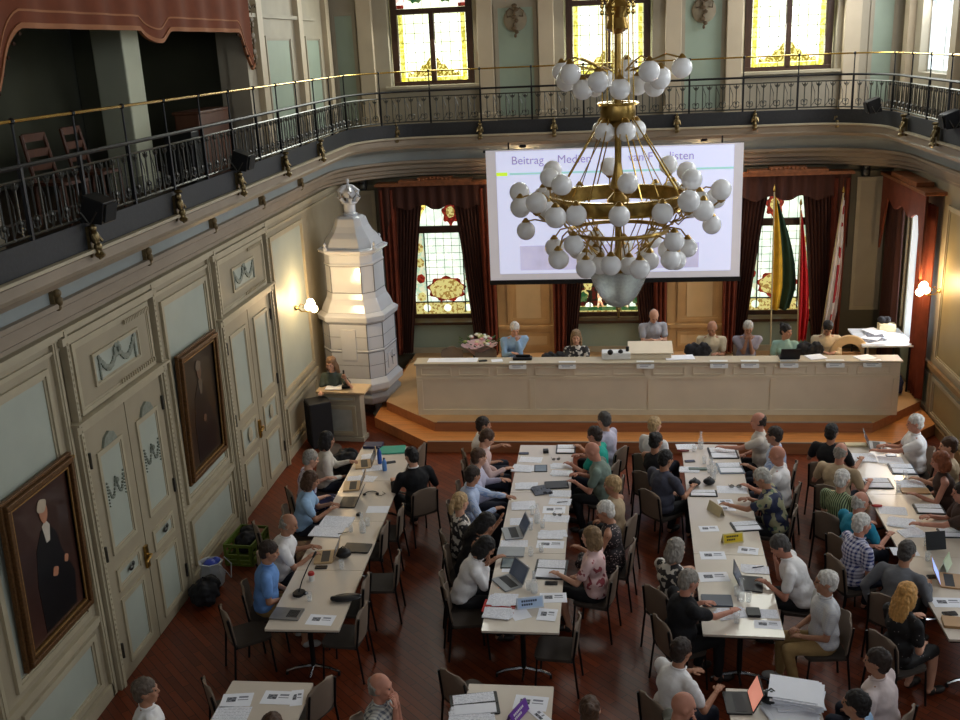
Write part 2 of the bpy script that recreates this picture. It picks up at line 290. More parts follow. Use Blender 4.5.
PEOPLE=[
(-4.12, 13.51, -70, 8, 10, 10, 'keys', 'lap', 'white_knit', 'long', 'dark_jeans', 'long', 'bob', 'black', 'tan', 0.9, 0.53, '', 'person with black bobbed hair in a pale cardigan, far end of the left table', 'person in the pale cardigan'),
(-4.17, 12.81, -60, 10, 15, 0, 'table', 'lap', 'purple_floral', 'short', 'navy_print', 'skirt', 'short', 'grey', 'fair', 0.95, 0.53, '', 'grey-haired person in a white and purple flowered dress at the left table', 'person in the purple flowered dress'),
(-3.97, 12.11, -80, 14, 14, 0, 'keys', 'keys', 'pale_blue', 'short', 'dark_jeans', 'long', 'bob', 'brown', 'tan', 0.92, 0.53, '', 'brown-haired person in a pale blue blouse typing on a laptop at the left table', 'person in the pale blue blouse'),
(-3.88, 10.81, -80, 14, 12, -5, 'table', 'keys', 'white', 'short', 'dark_jeans', 'long', 'fringe', 'grey', 'tan', 1.08, 0.53, '', 'balding person in a white short-sleeved shirt with both forearms on the left table', 'balding person in the white shirt at the left table'),
(-3.89, 10.09, -75, 8, 12, 0, 'lap', 'lap', 'blue_polo', 'short', 'khaki', 'shorts', 'short', 'darkbrown', 'tan', 1.0, 0.53, '', 'dark-haired person in a light blue polo shirt and khaki shorts at the left table', 'person in the blue polo shirt'),
(-2.75, 12.93, 38, 10, 12, 10, 'table', 'wide', 'black_suit', 'long', 'black_cloth', 'long', 'short', 'black', 'fair', 1.1, 0.53, 'collar', 'person in a black suit seen from behind on the right of the left table', 'person in the black suit'),
(-4.18, 7.42, -60, 4, 0, -10, 'lap', 'lap', 'white', 'short', 'dark_jeans', 'long', 'short', 'greybrown', 'tan', 1.0, 0.53, '', 'person in a white T-shirt sitting alone at the bottom left by the wall', 'person in the white T-shirt by the wall'),
(-2.04, 7.6, -95, 6, 0, 0, 'chin', 'chin', 'plaid_grey', 'short', 'dark_jeans', 'long', 'fringe', 'grey', 'ruddy', 1.05, 0.53, 'legout', 'balding person in a grey checked shirt holding both hands to the face, bottom centre left', 'balding person in the grey checked shirt'),
(-2.85, 7.0, 0, 4, 0, 0, 'table', 'table', 'grey_green', 'short', 'dark_jeans', 'long', 'short', 'brown', 'fair', 1.0, 0.53, '', 'brown-haired person cut off by the lower photo edge at the front left table', 'brown-haired person at the front left table'),
(-0.17, 7.38, 0, 4, 0, 0, 'lap', 'lap', 'black_cloth', 'short', 'dark_jeans', 'long', 'bun', 'brown', 'fair', 0.95, 0.53, '', 'person with brown hair in a top knot at the bottom centre', 'person with the top knot'),
(-1.86, 14.13, -75, 8, 5, 0, 'table', 'lap', 'white', 'short', 'dark_jeans', 'long', 'short', 'darkbrown', 'tan', 1.0, 0.53, '', 'dark-haired person in a white shirt farthest on the left side of the middle table', 'dark-haired person farthest on the left of the middle table'),
(-1.75, 13.64, -85, 10, 25, 0, 'lap', 'table', 'pink_white', 'long', 'dark_jeans', 'long', 'short', 'brown', 'fair', 1.0, 0.53, '', 'person in a pinkish shirt looking down on the left of the middle table', 'person in the pinkish shirt'),
(-1.78, 12.9, -85, 8, 5, 20, 'table', 'wide', 'lavender', 'long', 'dark_jeans', 'long', 'short', 'brown', 'fair', 0.97, 0.53, '', 'brown-haired person in a pale lilac shirt, partly hidden, left of the middle table', 'person in the pale lilac shirt'),
(-1.79, 12.29, -80, 10, 10, 30, 'reach', 'table', 'light_blue', 'long', 'dark_jeans', 'long', 'short', 'darkbrown', 'tan', 1.05, 0.53, '', 'person in a light blue striped shirt with an arm stretched onto the middle table', 'person in the light blue striped shirt'),
(-1.84, 11.44, -70, 2, 5, 30, 'lap', 'lap', 'leaf_print', 'short', 'black_cloth', 'long', 'ponytail', 'blond', 'fair', 0.88, 0.53, '', 'blond person with tied-back hair in a patterned black and white top, middle table', 'blond person in the patterned top'),
(-1.47, 11.0, -85, 22, 30, 0, 'raise', 'table', 'black_cloth', 'sleeveless', 'black_cloth', 'long', 'long', 'black', 'tan', 0.9, 0.53, '', 'person with long black hair in a sleeveless dark top bending over the middle table', 'person with long black hair'),
(-1.41, 10.4, -80, 24, 28, 0, 'chin', 'chin', 'white', 'long', 'black_cloth', 'long', 'bob', 'black', 'tan', 0.95, 0.53, '', 'black-haired person in a white long-sleeved blouse resting the face on both hands', 'person in the white long-sleeved blouse'),
(-0.06, 14.34, 60, 6, 8, -10, 'table', 'lap', 'lavender', 'short', 'black_cloth', 'long', 'short', 'darkgrey', 'fair', 1.0, 0.53, '', 'dark grey-haired person in a lilac-white shirt closest to the stage, right of the middle table', 'person in the lilac-white shirt'),
(-0.2, 13.74, 70, 8, 10, 0, 'table', 'table', 'teal', 'short', 'dark_jeans', 'long', 'short', 'darkbrown', 'ruddy', 1.0, 0.53, '', 'dark-haired person in a bright teal T-shirt right of the middle table', 'person in the bright teal T-shirt'),
(-0.22, 13.18, 80, 14, 20, 0, 'table', 'keys', 'sage', 'short', 'black_cloth', 'long', 'bald', 'grey', 'ruddy', 1.1, 0.53, '', 'bald person in a grey-green T-shirt reading on the right of the middle table', 'bald person in the grey-green T-shirt'),
(0.05, 11.99, 65, 4, 5, 10, 'down', 'lap', 'beige', 'sleeveless', 'black_cloth', 'long', 'short', 'blond', 'tan', 0.92, 0.53, '', 'short-haired blond person in a sleeveless beige top right of the middle table', 'blond person in the sleeveless beige top'),
(-0.04, 11.25, 80, 8, 15, 0, 'table', 'lap', 'dots', 'sleeveless', 'dots', 'skirt', 'short', 'white', 'tan', 0.92, 0.53, '', 'white-haired person in a dark dotted dress right of the middle table', 'white-haired person in the dotted dress'),
(-0.2, 10.55, 75, 4, 5, 0, 'table', 'lap', 'pink_floral', 'short', 'black_cloth', 'skirt', 'bob', 'darkblond', 'fair', 0.95, 0.53, '', 'person with a dark blond bob in a pink flowered blouse right of the middle table', 'person in the pink flowered blouse'),
(0.69, 14.13, -40, 4, 5, 0, 'lap', 'lap', 'white', 'short', 'dark_jeans', 'long', 'short', 'blond', 'fair', 0.95, 0.53, '', 'fair-haired person in a white top behind the one with the black hair bun', 'fair-haired person in the white top'),
(0.68, 13.5, -40, 4, 8, 0, 'table', 'lap', 'black_cloth', 'sleeveless', 'black_cloth', 'long', 'bun', 'black', 'tan', 0.9, 0.53, '', 'person with a black hair bun and black sleeveless top at the centre right table', 'person with the black hair bun'),
(0.78, 12.86, -50, 6, 8, 0, 'lap', 'table', 'slate', 'short', 'black_cloth', 'long', 'short', 'black', 'tan', 1.12, 0.53, '', 'broad person in a slate blue T-shirt with black hair at the centre right table', 'person in the slate blue T-shirt'),
(0.75, 10.3, -50, 6, 12, 0, 'table', 'lap', 'leaf_print', 'short', 'black_cloth', 'long', 'bob', 'grey', 'fair', 1.0, 0.53, '', 'grey-haired person in a black and white leaf-patterned blouse at the centre right table', 'person in the leaf-patterned blouse'),
(0.84, 9.61, -65, 8, 12, 0, 'table', 'reach', 'black_cloth', 'short', 'black_cloth', 'long', 'short', 'grey', 'ruddy', 1.18, 0.53, '', 'large grey-haired person in a black T-shirt reaching onto the centre right table', 'person in the black T-shirt with grey hair'),
(0.67, 8.32, -55, 10, 8, 10, 'table', 'table', 'white', 'short', 'dark_jeans', 'long', 'short', 'darkbrown', 'tan', 1.1, 0.53, '', 'person in a white shirt with short dark hair at the laptop, bottom right of centre', 'person in the white shirt at the front laptop'),
(0.63, 7.5, -80, 12, 10, 0, 'table', 'chin', 'grey_green', 'short', 'dark_jeans', 'long', 'bald', 'grey', 'ruddy', 1.0, 0.53, '', 'bald person holding a cup at the bottom edge in front of the laptop table', 'bald person with the cup'),
(2.2, 14.31, 80, 8, 0, 0, 'reach', 'lap', 'white_knit', 'short', 'black_cloth', 'long', 'fringe', 'darkbrown', 'ruddy', 1.0, 0.53, '', 'balding person in an off-white shirt with the arm stretched out nearest the stage', 'balding person with the stretched arm'),
(2.34, 13.75, 75, 8, 0, 0, 'table', 'lap', 'light_blue', 'short', 'dark_jeans', 'long', 'short', 'darkbrown', 'tan', 0.97, 0.53, '', 'dark-haired person in a light blue shirt on the right of the centre right table', 'dark-haired person in the light blue shirt'),
(2.27, 13.02, 70, 5, 10, 0, 'table', 'lap', 'white', 'short', 'slate', 'long', 'bald', 'grey', 'ruddy', 1.05, 0.53, '', 'bald pink-headed person in a white shirt on the right of the centre right table', 'bald person in the white shirt'),
(1.97, 12.33, 75, 16, 22, 0, 'reach', 'table', 'hawaii', 'short', 'black_cloth', 'long', 'short', 'whitegrey', 'tan', 1.15, 0.53, '', 'white-haired person in a navy shirt with large pale flowers leaning onto the table', 'person in the flowered navy shirt'),
(1.91, 10.52, 80, 22, 22, 0, 'table', 'chin', 'white', 'short', 'black_cloth', 'long', 'short', 'darkgrey', 'ruddy', 1.12, 0.53, '', 'dark grey-haired person in a white shirt hunched over the centre right table', 'hunched person in the white shirt'),
(2.23, 9.63, 95, 2, 0, -10, 'lap', 'lap', 'pale_check', 'short', 'khaki', 'long', 'short', 'white', 'tan', 1.05, 0.53, '', 'white-haired person in a pale checked shirt and khaki trousers with folded hands', 'person in khaki trousers'),
(3.16, 13.86, -35, 4, 0, 0, 'wide', 'wide', 'black_cloth', 'short', 'black_cloth', 'long', 'short', 'black', 'tan', 1.05, 0.53, '', 'black-haired person in a black T-shirt nearest the stage left of the right table', 'person in the black T-shirt near the stage'),
(3.13, 13.14, -35, 8, 8, 0, 'wide', 'wide', 'beige', 'short', 'dark_jeans', 'long', 'fringe', 'grey', 'ruddy', 1.18, 0.53, '', 'balding person in a beige shirt seen from behind left of the right table', 'person in the beige shirt'),
(2.96, 12.24, -45, 5, 5, 0, 'lap', 'lap', 'green_stripe', 'short', 'dark_jeans', 'long', 'short', 'white', 'fair', 1.0, 0.53, '', 'white-haired person in a green striped shirt left of the right table', 'person in the green striped shirt'),
(3.03, 11.58, -60, 8, 5, 0, 'table', 'table', 'teal_blue', 'short', 'dark_jeans', 'long', 'fringe', 'whitegrey', 'ruddy', 1.1, 0.53, '', 'bald person with a white hair fringe and turquoise shirt at the right table', 'person in the turquoise blue shirt'),
(2.91, 10.99, -70, 8, 5, 0, 'table', 'lap', 'plaid_blue', 'short', 'dark_jeans', 'long', 'short', 'white', 'ruddy', 1.0, 0.53, '', 'white-haired person in a blue and white checked shirt left of the right table', 'person in the blue checked shirt'),
(3.24, 10.37, -40, 16, 12, 0, 'down', 'table', 'grey_shirt', 'long', 'black_cloth', 'long', 'short', 'darkgrey', 'tan', 1.1, 0.53, '', 'grey-haired person in a grey-blue shirt with a hand on the hip, right table', 'person in the grey-blue shirt'),
(2.99, 9.43, -60, 6, 5, 0, 'table', 'lap', 'black_dots', 'short', 'black_dots', 'skirt', 'long', 'goldblond', 'fair', 0.95, 0.53, '', 'person with long golden blond hair in a black dotted dress at the right table', 'person with long golden blond hair'),
(2.4, 8.24, 55, 8, 0, 10, 'lap', 'lap', 'pinkwhite', 'short', 'dark_jeans', 'long', 'short', 'darkbrown', 'tan', 1.12, 0.53, '', 'dark-haired person in a white shirt at the lower right corner', 'dark-haired person in the white shirt, lower right'),
(2.07, 7.6, 60, 8, 0, 0, 'lap', 'lap', 'pale_blue', 'short', 'black_cloth', 'long', 'short', 'black', 'tan', 1.0, 0.53, '', 'black-haired person cut off at the lower right edge beside the stacked papers', 'black-haired person at the lower right edge'),
(4.39, 14.23, 85, 4, 5, 0, 'reach', 'table', 'white', 'short', 'slate', 'long', 'short', 'white', 'ruddy', 1.1, 0.53, '', 'white-haired person in a bright white shirt stretching an arm to a silver laptop', 'white-haired person in the bright white shirt'),
(4.58, 13.36, 80, 4, 5, 0, 'table', 'lap', 'beige', 'short', 'dark_jeans', 'long', 'short', 'brown', 'fair', 1.0, 0.53, '', 'brown-haired person in a beige top by the right wall panelling', 'brown-haired person by the right wall'),
(4.33, 12.87, 80, 10, 10, 0, 'table', 'lap', 'brown_cloth', 'sleeveless', 'black_cloth', 'long', 'bob', 'auburn', 'ruddy', 0.95, 0.53, '', 'auburn-haired person in a brown top on the right of the right table', 'auburn-haired person'),
(4.29, 11.89, 85, 8, 5, 0, 'reach', 'table', 'brown_cloth', 'short', 'black_cloth', 'long', 'short', 'darkbrown', 'ruddy', 1.05, 0.53, '', 'person at the right photo edge reaching over a black tablet case', 'person reaching over the black tablet case'),
(-1.73, 18.26, 195, 14, 20, 0, 'chin', 'keys', 'pale_blue', 'long', 'dark_jeans', 'long', 'short', 'white', 'fair', 1.05, 0.89, '', 'white-haired person in light blue with a hand at the mouth behind the stage desk', 'person in the light blue shirt on stage'),
(-0.56, 17.6, 180, 6, 5, 0, 'keys', 'keys', 'leaf_print', 'short', 'black_cloth', 'long', 'long', 'darkblond', 'fair', 0.9, 0.89, '', 'person with long fair hair in a black and white patterned top behind the stage desk', 'person in the patterned top on stage'),
(0.87, 18.48, 190, 14, 30, 0, 'keys', 'keys', 'grey_stripe', 'short', 'dark_jeans', 'long', 'fringe', 'grey', 'fair', 1.05, 1.06, 'stand', 'standing person in a striped grey-white shirt looking down at the desktop lectern', 'person at the desktop lectern'),
(1.9, 18.16, 175, 12, 15, -15, 'keys', 'lap', 'cream', 'short', 'dark_jeans', 'long', 'fringe', 'grey', 'tan', 1.05, 0.89, '', 'grey-haired person in a cream shirt right of the desktop lectern', 'person in the cream shirt on stage'),
(2.55, 18.16, 180, 14, 15, 0, 'chin', 'chin', 'grey_lilac', 'short', 'dark_jeans', 'long', 'short', 'whitegrey', 'tan', 1.05, 0.89, '', 'grey-haired person in a grey-lilac shirt with hands folded at the mouth behind the stage desk', 'person in the grey-lilac shirt on stage'),
(3.17, 17.85, 170, 4, 5, 50, 'keys', 'lap', 'mint', 'short', 'dark_jeans', 'long', 'bun', 'black', 'tan', 0.88, 0.89, '', 'black-haired person in a mint top turning to the side behind the stage desk', 'person in the mint top on stage'),
(3.95, 18.14, 180, 14, 30, 0, 'keys', 'keys', 'ivory', 'long', 'dark_jeans', 'long', 'short', 'black', 'tan', 1.02, 0.89, '', 'black-haired person in an ivory shirt reading with bowed head behind the stage desk', 'person in the ivory shirt on stage'),
(-4.91, 16.76, 170, 4, 8, 0, 'raise', 'keys', 'dark_green', 'short', 'black_cloth', 'long', 'long', 'lightbrown', 'fair', 0.85, 0.67, 'perch', 'person with long brown hair speaking at the wooden lectern with one hand raised', 'speaker at the lectern')]
EMPTY_CHAIRS=[
(-2.76, 12.09, 90, 'empty taupe chair right of the left table, nearest the person in the black suit'),
(-2.87, 11.56, 88, 'empty taupe chair right of the left table, second from the person in the black suit'),
(-2.55, 10.79, 95, 'empty taupe chair pulled back from the right side of the left table'),
(-2.81, 10.21, 90, 'empty taupe chair right of the left table beside the black case'),
(-2.7, 9.57, 85, 'empty taupe chair with a pale cable at the near right corner of the left table'),
(-2.86, 14.26, 80, 'empty taupe chair beyond the person in the black suit'),
(-4.59, 11.53, -60, 'empty taupe chair beside the green crate'),
(-4.25, 9.45, -55, 'empty taupe chair at the near left corner of the left table'),
(-3.92, 8.11, -55, 'empty taupe chair at the left of the front left table'),
(-2.79, 8.18, 65, 'empty taupe chair at the right of the front left table'),
(-1.83, 10.03, -80, 'empty taupe chair behind the person in the white long-sleeved blouse'),
(-1.53, 8.4, -40, 'empty taupe chair beside the black folder on the front middle table'),
(-0.33, 9.45, 85, 'empty taupe chair at the near right corner of the middle table')]
ITEMS=[
('folder', -3.34, 14.29, 8, ('teal', 0.42, 0.3, 0.02), 'teal folder at the stage end of the left table'),
('folder', -3.67, 14.45, 0, ('navy', 0.3, 0.2, 0.04), 'navy blue binder at the stage end of the left table'),
('papers', -3.6, 14.04, 10, (0.3, 0.24, 6), 'pile of white sheets next to the blue binder'),
('laptop', -3.67, 13.73, -75, ('beige',), 'open laptop in front of the person in the pale cardigan'),
('bottle', -3.42, 13.78, 0, ('blue', 0.26), 'tall blue water bottle on the left table'),
('bottle', -3.29, 13.52, 0, ('blueclear', 0.2), 'shorter clear blue bottle beside the tall blue one'),
('paper', -3.63, 13.22, 12, ('lines', 0.3, 0.21), 'white sheet between two laptops on the left table'),
('laptop', -3.65, 12.94, -80, ('beige',), 'open laptop in front of the person in the purple flowered dress'),
('phone', -3.26, 13.82, 20, (), 'small black phone near the black suit'),
('headset', -3.31, 12.68, 10, (), 'black headset with looped cable on the left table'),
('paper', -3.11, 12.21, 2, ('blank', 0.3, 0.21), 'blank white sheet in the middle of the left table'),
('laptop', -3.56, 12.41, -88, ('black',), 'open laptop typed on by the person in the pale blue blouse'),
('booklet', -3.61, 11.68, -4, (0.42, 0.6), 'large open programme spread on the left table'),
('mouse', -3.33, 12.02, 0, (), 'black computer mouse on the left table'),
('glass', -3.32, 11.55, 0, (), 'drinking glass beside the large open programme'),
('carafe', -3.16, 11.53, 0, (), 'glass water carafe on the left table'),
('glass', -3.14, 11.73, 0, (), 'drinking glass behind the carafe on the left table'),
('folder', -3.13, 11.09, -4, ('black', 0.34, 0.23, 0.02), 'flat black tablet case on the left table'),
('bag', -3.25, 10.86, 0, ('black', 0.18), 'small round black pouch on the left table'),
('laptop', -3.49, 10.85, -80, ('beige',), 'open laptop in front of the balding person at the left table'),
('glass', -3.2, 10.59, 0, (), 'drinking glass in front of the black pouch'),
('phone', -3.46, 10.6, 5, (), 'black phone on the near part of the left table'),
('microphone', -3.55, 9.97, -20, (), 'black gooseneck table microphone on the left table'),
('redlid', -3.49, 10.29, 0, (), 'white beaker with a red lid on the left table'),
('glass', -3.39, 9.84, 0, (), 'drinking glass beside the microphone'),
('pouch', -2.97, 9.88, 12, ('black', 0.36, 0.17, 0.06), 'black padded case at the edge of the left table'),
('netbook', -3.56, 9.54, -3, (), 'grey slim keyboard tablet at the near corner of the left table'),
('paper', -3.15, 9.45, -3, ('leaflet', 0.3, 0.21), 'white leaflet on the near end of the left table'),
('paper', -3.5, 13.59, 15, ('lines', 0.3, 0.21), 'printed sheet beside the blue bottle'),
('paper', -3.51, 13.22, -8, ('lines', 0.3, 0.21), 'printed sheet beside the flowered dress laptop'),
('pen', -3.41, 11.49, 30, ('black',), 'black pen on the open programme'),
('remote', -3.52, 10.01, 60, (), 'small black remote beside the microphone foot'),
('paper', -3.59, 8.0, 8, ('leaflet', 0.3, 0.21), 'leaflet with two pictures on the front left table, left one'),
('paper', -3.2, 8.06, 0, ('leaflet', 0.3, 0.21), 'leaflet with a picture in the centre of the front left table'),
('paper', -3.01, 8.07, 12, ('leaflet', 0.12, 0.25), 'narrow leaflet at the right edge of the front left table'),
('paper', -3.56, 7.75, 3, ('lines', 0.34, 0.3), 'large printed sheet on the front left table'),
('phone', -1.27, 14.19, 0, (), 'black phone on the stage end of the middle table'),
('box', -0.94, 14.24, 10, ('black', 0.08, 0.08, 0.05), 'small black box on the stage end of the middle table'),
('openfolder', -0.64, 14.36, 0, ('black', 0.3, 0.34), 'black tray folder at the right stage corner of the middle table'),
('paper', -1.15, 13.96, -5, ('lines', 0.34, 0.21), 'printed sheet below the phone on the middle table'),
('papers', -1.23, 13.63, -3, (0.34, 0.24, 5), 'bluish pile of sheets on the left of the middle table'),
('tablet', -0.98, 13.63, 3, (), 'black tablet with pale screen on the middle table'),
('keys', -0.77, 13.93, 10, (), 'dark spectacles near the stage end of the middle table'),
('papers', -0.67, 13.71, 0, (0.34, 0.2, 3), 'stack of sheets in front of the teal T-shirt'),
('papers', -0.65, 13.46, -4, (0.34, 0.2, 4), 'stack of sheets in front of the bald reader'),
('papers', -1.14, 13.0, 4, (0.3, 0.24, 5), 'stack of sheets in front of the lilac shirt'),
('cloth', -0.93, 12.87, 20, (), 'crumpled grey cloth in the middle table'),
('laptopc', -0.72, 13.04, 8, ('black',), 'closed black laptop on the middle table'),
('paper', -0.66, 12.78, 0, ('lines', 0.3, 0.21), 'printed sheet next to the closed black laptop'),
('keys', -0.83, 12.74, 0, (), 'spectacles beside the grey cloth'),
('paper', -0.65, 12.52, -5, ('lines', 0.3, 0.21), 'sheet with a pen on the right of the middle table'),
('pen', -0.62, 12.49, 15, ('black',), 'black pen lying right of centre on the middle table'),
('papers', -1.13, 12.38, 6, (0.34, 0.26, 3), 'scattered sheets in front of the light blue striped shirt'),
('paper', -0.72, 12.27, 0, ('leaflet', 0.3, 0.21), 'leaflet with a dark picture in the middle of the middle table'),
('paper', -0.68, 12.01, -4, ('lines', 0.34, 0.21), 'sheet with reading glasses on the middle table'),
('keys', -0.67, 12.07, -10, (), 'reading glasses on a sheet of the middle table'),
('paper', -1.13, 11.91, 5, ('lines', 0.3, 0.21), 'sheet in front of the blond patterned top'),
('carafe', -0.92, 11.88, 0, (), 'glass water carafe in the centre of the middle table'),
('glass', -1.0, 12.12, 0, (), 'drinking glass beyond the centre carafe'),
('glass', -0.84, 11.74, 0, (), 'drinking glass right of the centre carafe'),
('glass', -0.99, 11.68, 0, (), 'drinking glass in front of the centre carafe'),
('laptop', -1.22, 11.56, -75, ('silver',), 'silver laptop in front of the person with long black hair'),
('paper', -1.17, 11.3, 2, ('lines', 0.34, 0.18), 'sheet sticking out in front of the silver laptop'),
('papers', -0.71, 11.55, 0, (0.36, 0.22, 4), 'wide pile of sheets on the right of the middle table'),
('paper', -0.72, 11.29, -2, ('leaflet', 0.34, 0.2), 'printed sheet with small pictures before the black ring binder'),
('laptopc', -1.19, 11.06, 0, ('silver',), 'closed grey laptop on the left of the middle table'),
('glass', -0.94, 10.99, 0, (), 'drinking glass right of the closed grey laptop'),
('glass', -0.82, 11.1, 0, (), 'drinking glass beyond the black ring binder'),
('tablet', -1.19, 10.79, 0, (), 'dark green tablet beside the white blouse'),
('paper', -1.11, 10.67, 0, ('blank', 0.3, 0.18), 'blank sheet under the dark green tablet edge'),
('openfolder', -0.68, 10.66, -3, ('black', 0.38, 0.46), 'open black ring binder on the middle table'),
('phone', -0.66, 10.34, 0, (), 'black phone near the open ring binder'),
('laptop', -1.17, 10.32, -55, ('silver',), 'silver laptop with its screen turned aside next to the white blouse'),
('glass', -0.91, 10.19, 0, (), 'drinking glass behind the blue name sign'),
('carafe', -0.84, 10.13, 0, (), 'water carafe behind the blue name sign'),
('paper', -0.62, 10.03, 5, ('leaflet', 0.3, 0.21), 'leaflet right of the blue name sign'),
('sign', -0.87, 9.83, 15, ('blue', 0.3, 0.13, 'MEDIEN', 'PRESSE'), 'blue and white name sign standing on the middle table'),
('papers', -1.18, 9.94, 0, (0.32, 0.24, 8), 'thick pile of sheets at the near left of the middle table'),
('folder', -1.21, 9.81, -4, ('red', 0.36, 0.26, 0.008), 'red folder under sheets at the near left of the middle table'),
('papers', -1.22, 9.67, -6, (0.34, 0.22, 6), 'pile of sheets at the near left corner of the middle table'),
('paper', -0.97, 9.68, 25, ('blank', 0.2, 0.24), 'blank sheet below the blue name sign'),
('paper', -0.67, 9.67, -5, ('leaflet', 0.21, 0.24), 'small leaflet at the near right corner of the middle table'),
('openfolder', -1.27, 8.06, 12, ('black', 0.46, 0.34), 'black folder at the left of the front middle table'),
('papers', -1.27, 7.88, 5, (0.42, 0.3, 6), 'wide pile of sheets on the front middle table'),
('paper', -0.74, 8.12, -5, ('leaflet', 0.32, 0.22), 'leaflet with a dark block on the front middle table'),
('sign', -0.85, 7.91, 65, ('purple', 0.3, 0.12, 'GAST', ''), 'purple name sign on the front middle table'),
('paper', -0.63, 7.92, 40, ('leaflet', 0.1, 0.3), 'narrow leaflet lying slanted on the front middle table'),
('paper', 1.18, 14.5, 4, ('lines', 0.3, 0.21), 'printed sheet at the left stage corner of the centre right table'),
('pouch', 1.12, 14.31, 0, ('maroon', 0.18, 0.08, 0.03), 'dark red spectacle case on the centre right table'),
('carafe', 1.39, 14.43, 0, (), 'water carafe nearest the stage on the centre right table'),
('glass', 1.28, 14.31, 0, (), 'drinking glass nearest the stage on the centre right table'),
('openfolder', 1.7, 14.24, 2, ('black', 0.42, 0.42), 'black-edged writing folder near the stage'),
('phone', 1.19, 13.93, 10, (), 'black phone on the left of the centre right table'),
('glass', 1.39, 13.86, 0, (), 'drinking glass left of the writing folder'),
('glass', 1.48, 13.82, 0, (), 'drinking glass touching the writing folder side'),
('box', 1.28, 13.64, 0, ('greengrey', 0.26, 0.07, 0.02), 'long grey-green spectacle case on the centre right table'),
('papers', 1.17, 13.63, 0, (0.3, 0.2, 3), 'pale sheets in front of the slate T-shirt'),
('openfolder', 1.74, 13.68, 4, ('greyblue', 0.36, 0.38), 'grey picture folder with black edge'),
('glass', 1.43, 13.53, 0, (), 'drinking glass in the glass cluster, left one'),
('glass', 1.52, 13.5, 0, (), 'drinking glass in the glass cluster, right one'),
('carafe', 1.46, 13.29, 0, (), 'water carafe in the glass cluster'),
('bag', 1.19, 13.08, 0, ('black', 0.14), 'small black camera pouch on the centre right table'),
('bag', 1.39, 13.12, 0, ('black', 0.14), 'black leather pouch near the water carafe'),
('openfolder', 1.28, 12.82, 0, ('black', 0.38, 0.2), 'black folder with sheets in front of the slate T-shirt'),
('paper', 1.68, 12.96, -2, ('lines', 0.4, 0.24), 'sheet under the sunglasses'),
('sunglasses', 1.73, 13.0, 0, (), 'black sunglasses on a sheet'),
('sign', 1.39, 12.24, 120, ('cream', 0.28, 0.14, '', ''), 'cream name sign seen edge-on'),
('paper', 1.55, 12.58, 5, ('leaflet', 0.2, 0.14), 'small leaflet near the flowered navy shirt, upper'),
('paper', 1.56, 12.37, 0, ('leaflet', 0.2, 0.14), 'small leaflet near the flowered navy shirt, lower'),
('openfolder', 1.73, 11.85, 10, ('black', 0.36, 0.26), 'black clipboard with a white sheet on the centre right table'),
('paper', 1.26, 11.78, 5, ('leaflet', 0.24, 0.16), 'leaflet left of the yellow sign'),
('sign', 1.51, 11.44, 15, ('yellow', 0.26, 0.13, 'GRÜNE', 'FRAKTION'), 'yellow name sign on the centre right table'),
('paper', 1.24, 11.08, 2, ('leaflet', 0.3, 0.2), 'leaflet with a dark picture in front of the yellow sign'),
('paper', 1.67, 11.22, -12, ('leaflet', 0.24, 0.18), 'leaflet right of the yellow sign'),
('papers', 1.69, 10.76, -5, (0.32, 0.2, 3), 'sheets with a pen beside the hunched person'),
('pen', 1.73, 10.8, 20, ('navy',), 'dark pen on the sheets beside the hunched person'),
('paper', 1.2, 10.57, 5, ('leaflet', 0.34, 0.22), 'leaflet with a portrait in front of the leaf-patterned blouse'),
('laptop', 1.61, 10.41, 82, ('black',), 'open black laptop in the centre right table'),
('glass', 1.41, 10.16, 0, (), 'drinking glass left of the open black laptop'),
('carafe', 1.44, 10.06, 0, (), 'water carafe near the open black laptop'),
('glass', 1.52, 10.04, 0, (), 'drinking glass right of the near carafe'),
('laptopc', 1.18, 10.03, 0, ('slate',), 'closed slate laptop in front of the black T-shirt'),
('papers', 1.3, 9.79, 12, (0.34, 0.22, 4), 'sheets under the reaching hand on the centre right table'),
('box', 1.54, 9.8, 0, ('black', 0.14, 0.16, 0.03), 'black wallet on the near end of the centre right table'),
('paper', 1.7, 9.8, 0, ('lines', 0.2, 0.18), 'lined notepad beside the black wallet'),
('paper', 1.66, 9.59, -3, ('leaflet', 0.28, 0.16), 'leaflet at the near right corner of the centre right table'),
('glass', 1.34, 9.61, 0, (), 'drinking glass nearest the edge of the centre right table'),
('laptop', 1.18, 8.22, -88, ('blackred',), 'open dark laptop with reddish screen on the front right table'),
('papers', 1.72, 8.31, -8, (0.5, 0.4, 30), 'tall pile of loose white papers on the front right table'),
('papers', 1.64, 8.12, 12, (0.46, 0.34, 10), 'lower pile of papers spilling to the photo edge'),
('bag', 1.49, 8.25, 0, ('black', 0.18), 'dark bag between the laptop and the tall paper pile'),
('box', 3.68, 14.57, 0, ('cream', 0.3, 0.12, 0.03), 'cream box at the stage end of the right table'),
('laptop', 3.99, 14.54, 80, ('silver',), 'silver laptop at the stage end of the right table'),
('papers', 3.65, 14.11, -4, (0.42, 0.3, 5), 'wide pile of white sheets at the left stage end of the right table'),
('paper', 4.04, 14.04, -4, ('lines', 0.34, 0.24), 'white sheet at the right stage end of the right table'),
('phone', 4.09, 14.19, 0, (), 'black phone on a sheet of the right table'),
('openfolder', 4.11, 13.69, -3, ('slate', 0.34, 0.36), 'folder with large white sheets on the right table'),
('openfolder', 3.65, 13.2, 0, ('black', 0.38, 0.34), 'thick black folder with white sheets on the right table'),
('papers', 4.08, 13.21, -3, (0.36, 0.24, 3), 'greyish sheets on the right table'),
('folder', 4.08, 12.96, -3, ('tanwood', 0.36, 0.16, 0.015), 'tan folder on the right table'),
('pouch', 3.47, 12.48, 0, ('red', 0.14, 0.07, 0.03), 'red case beside the turquoise shirt'),
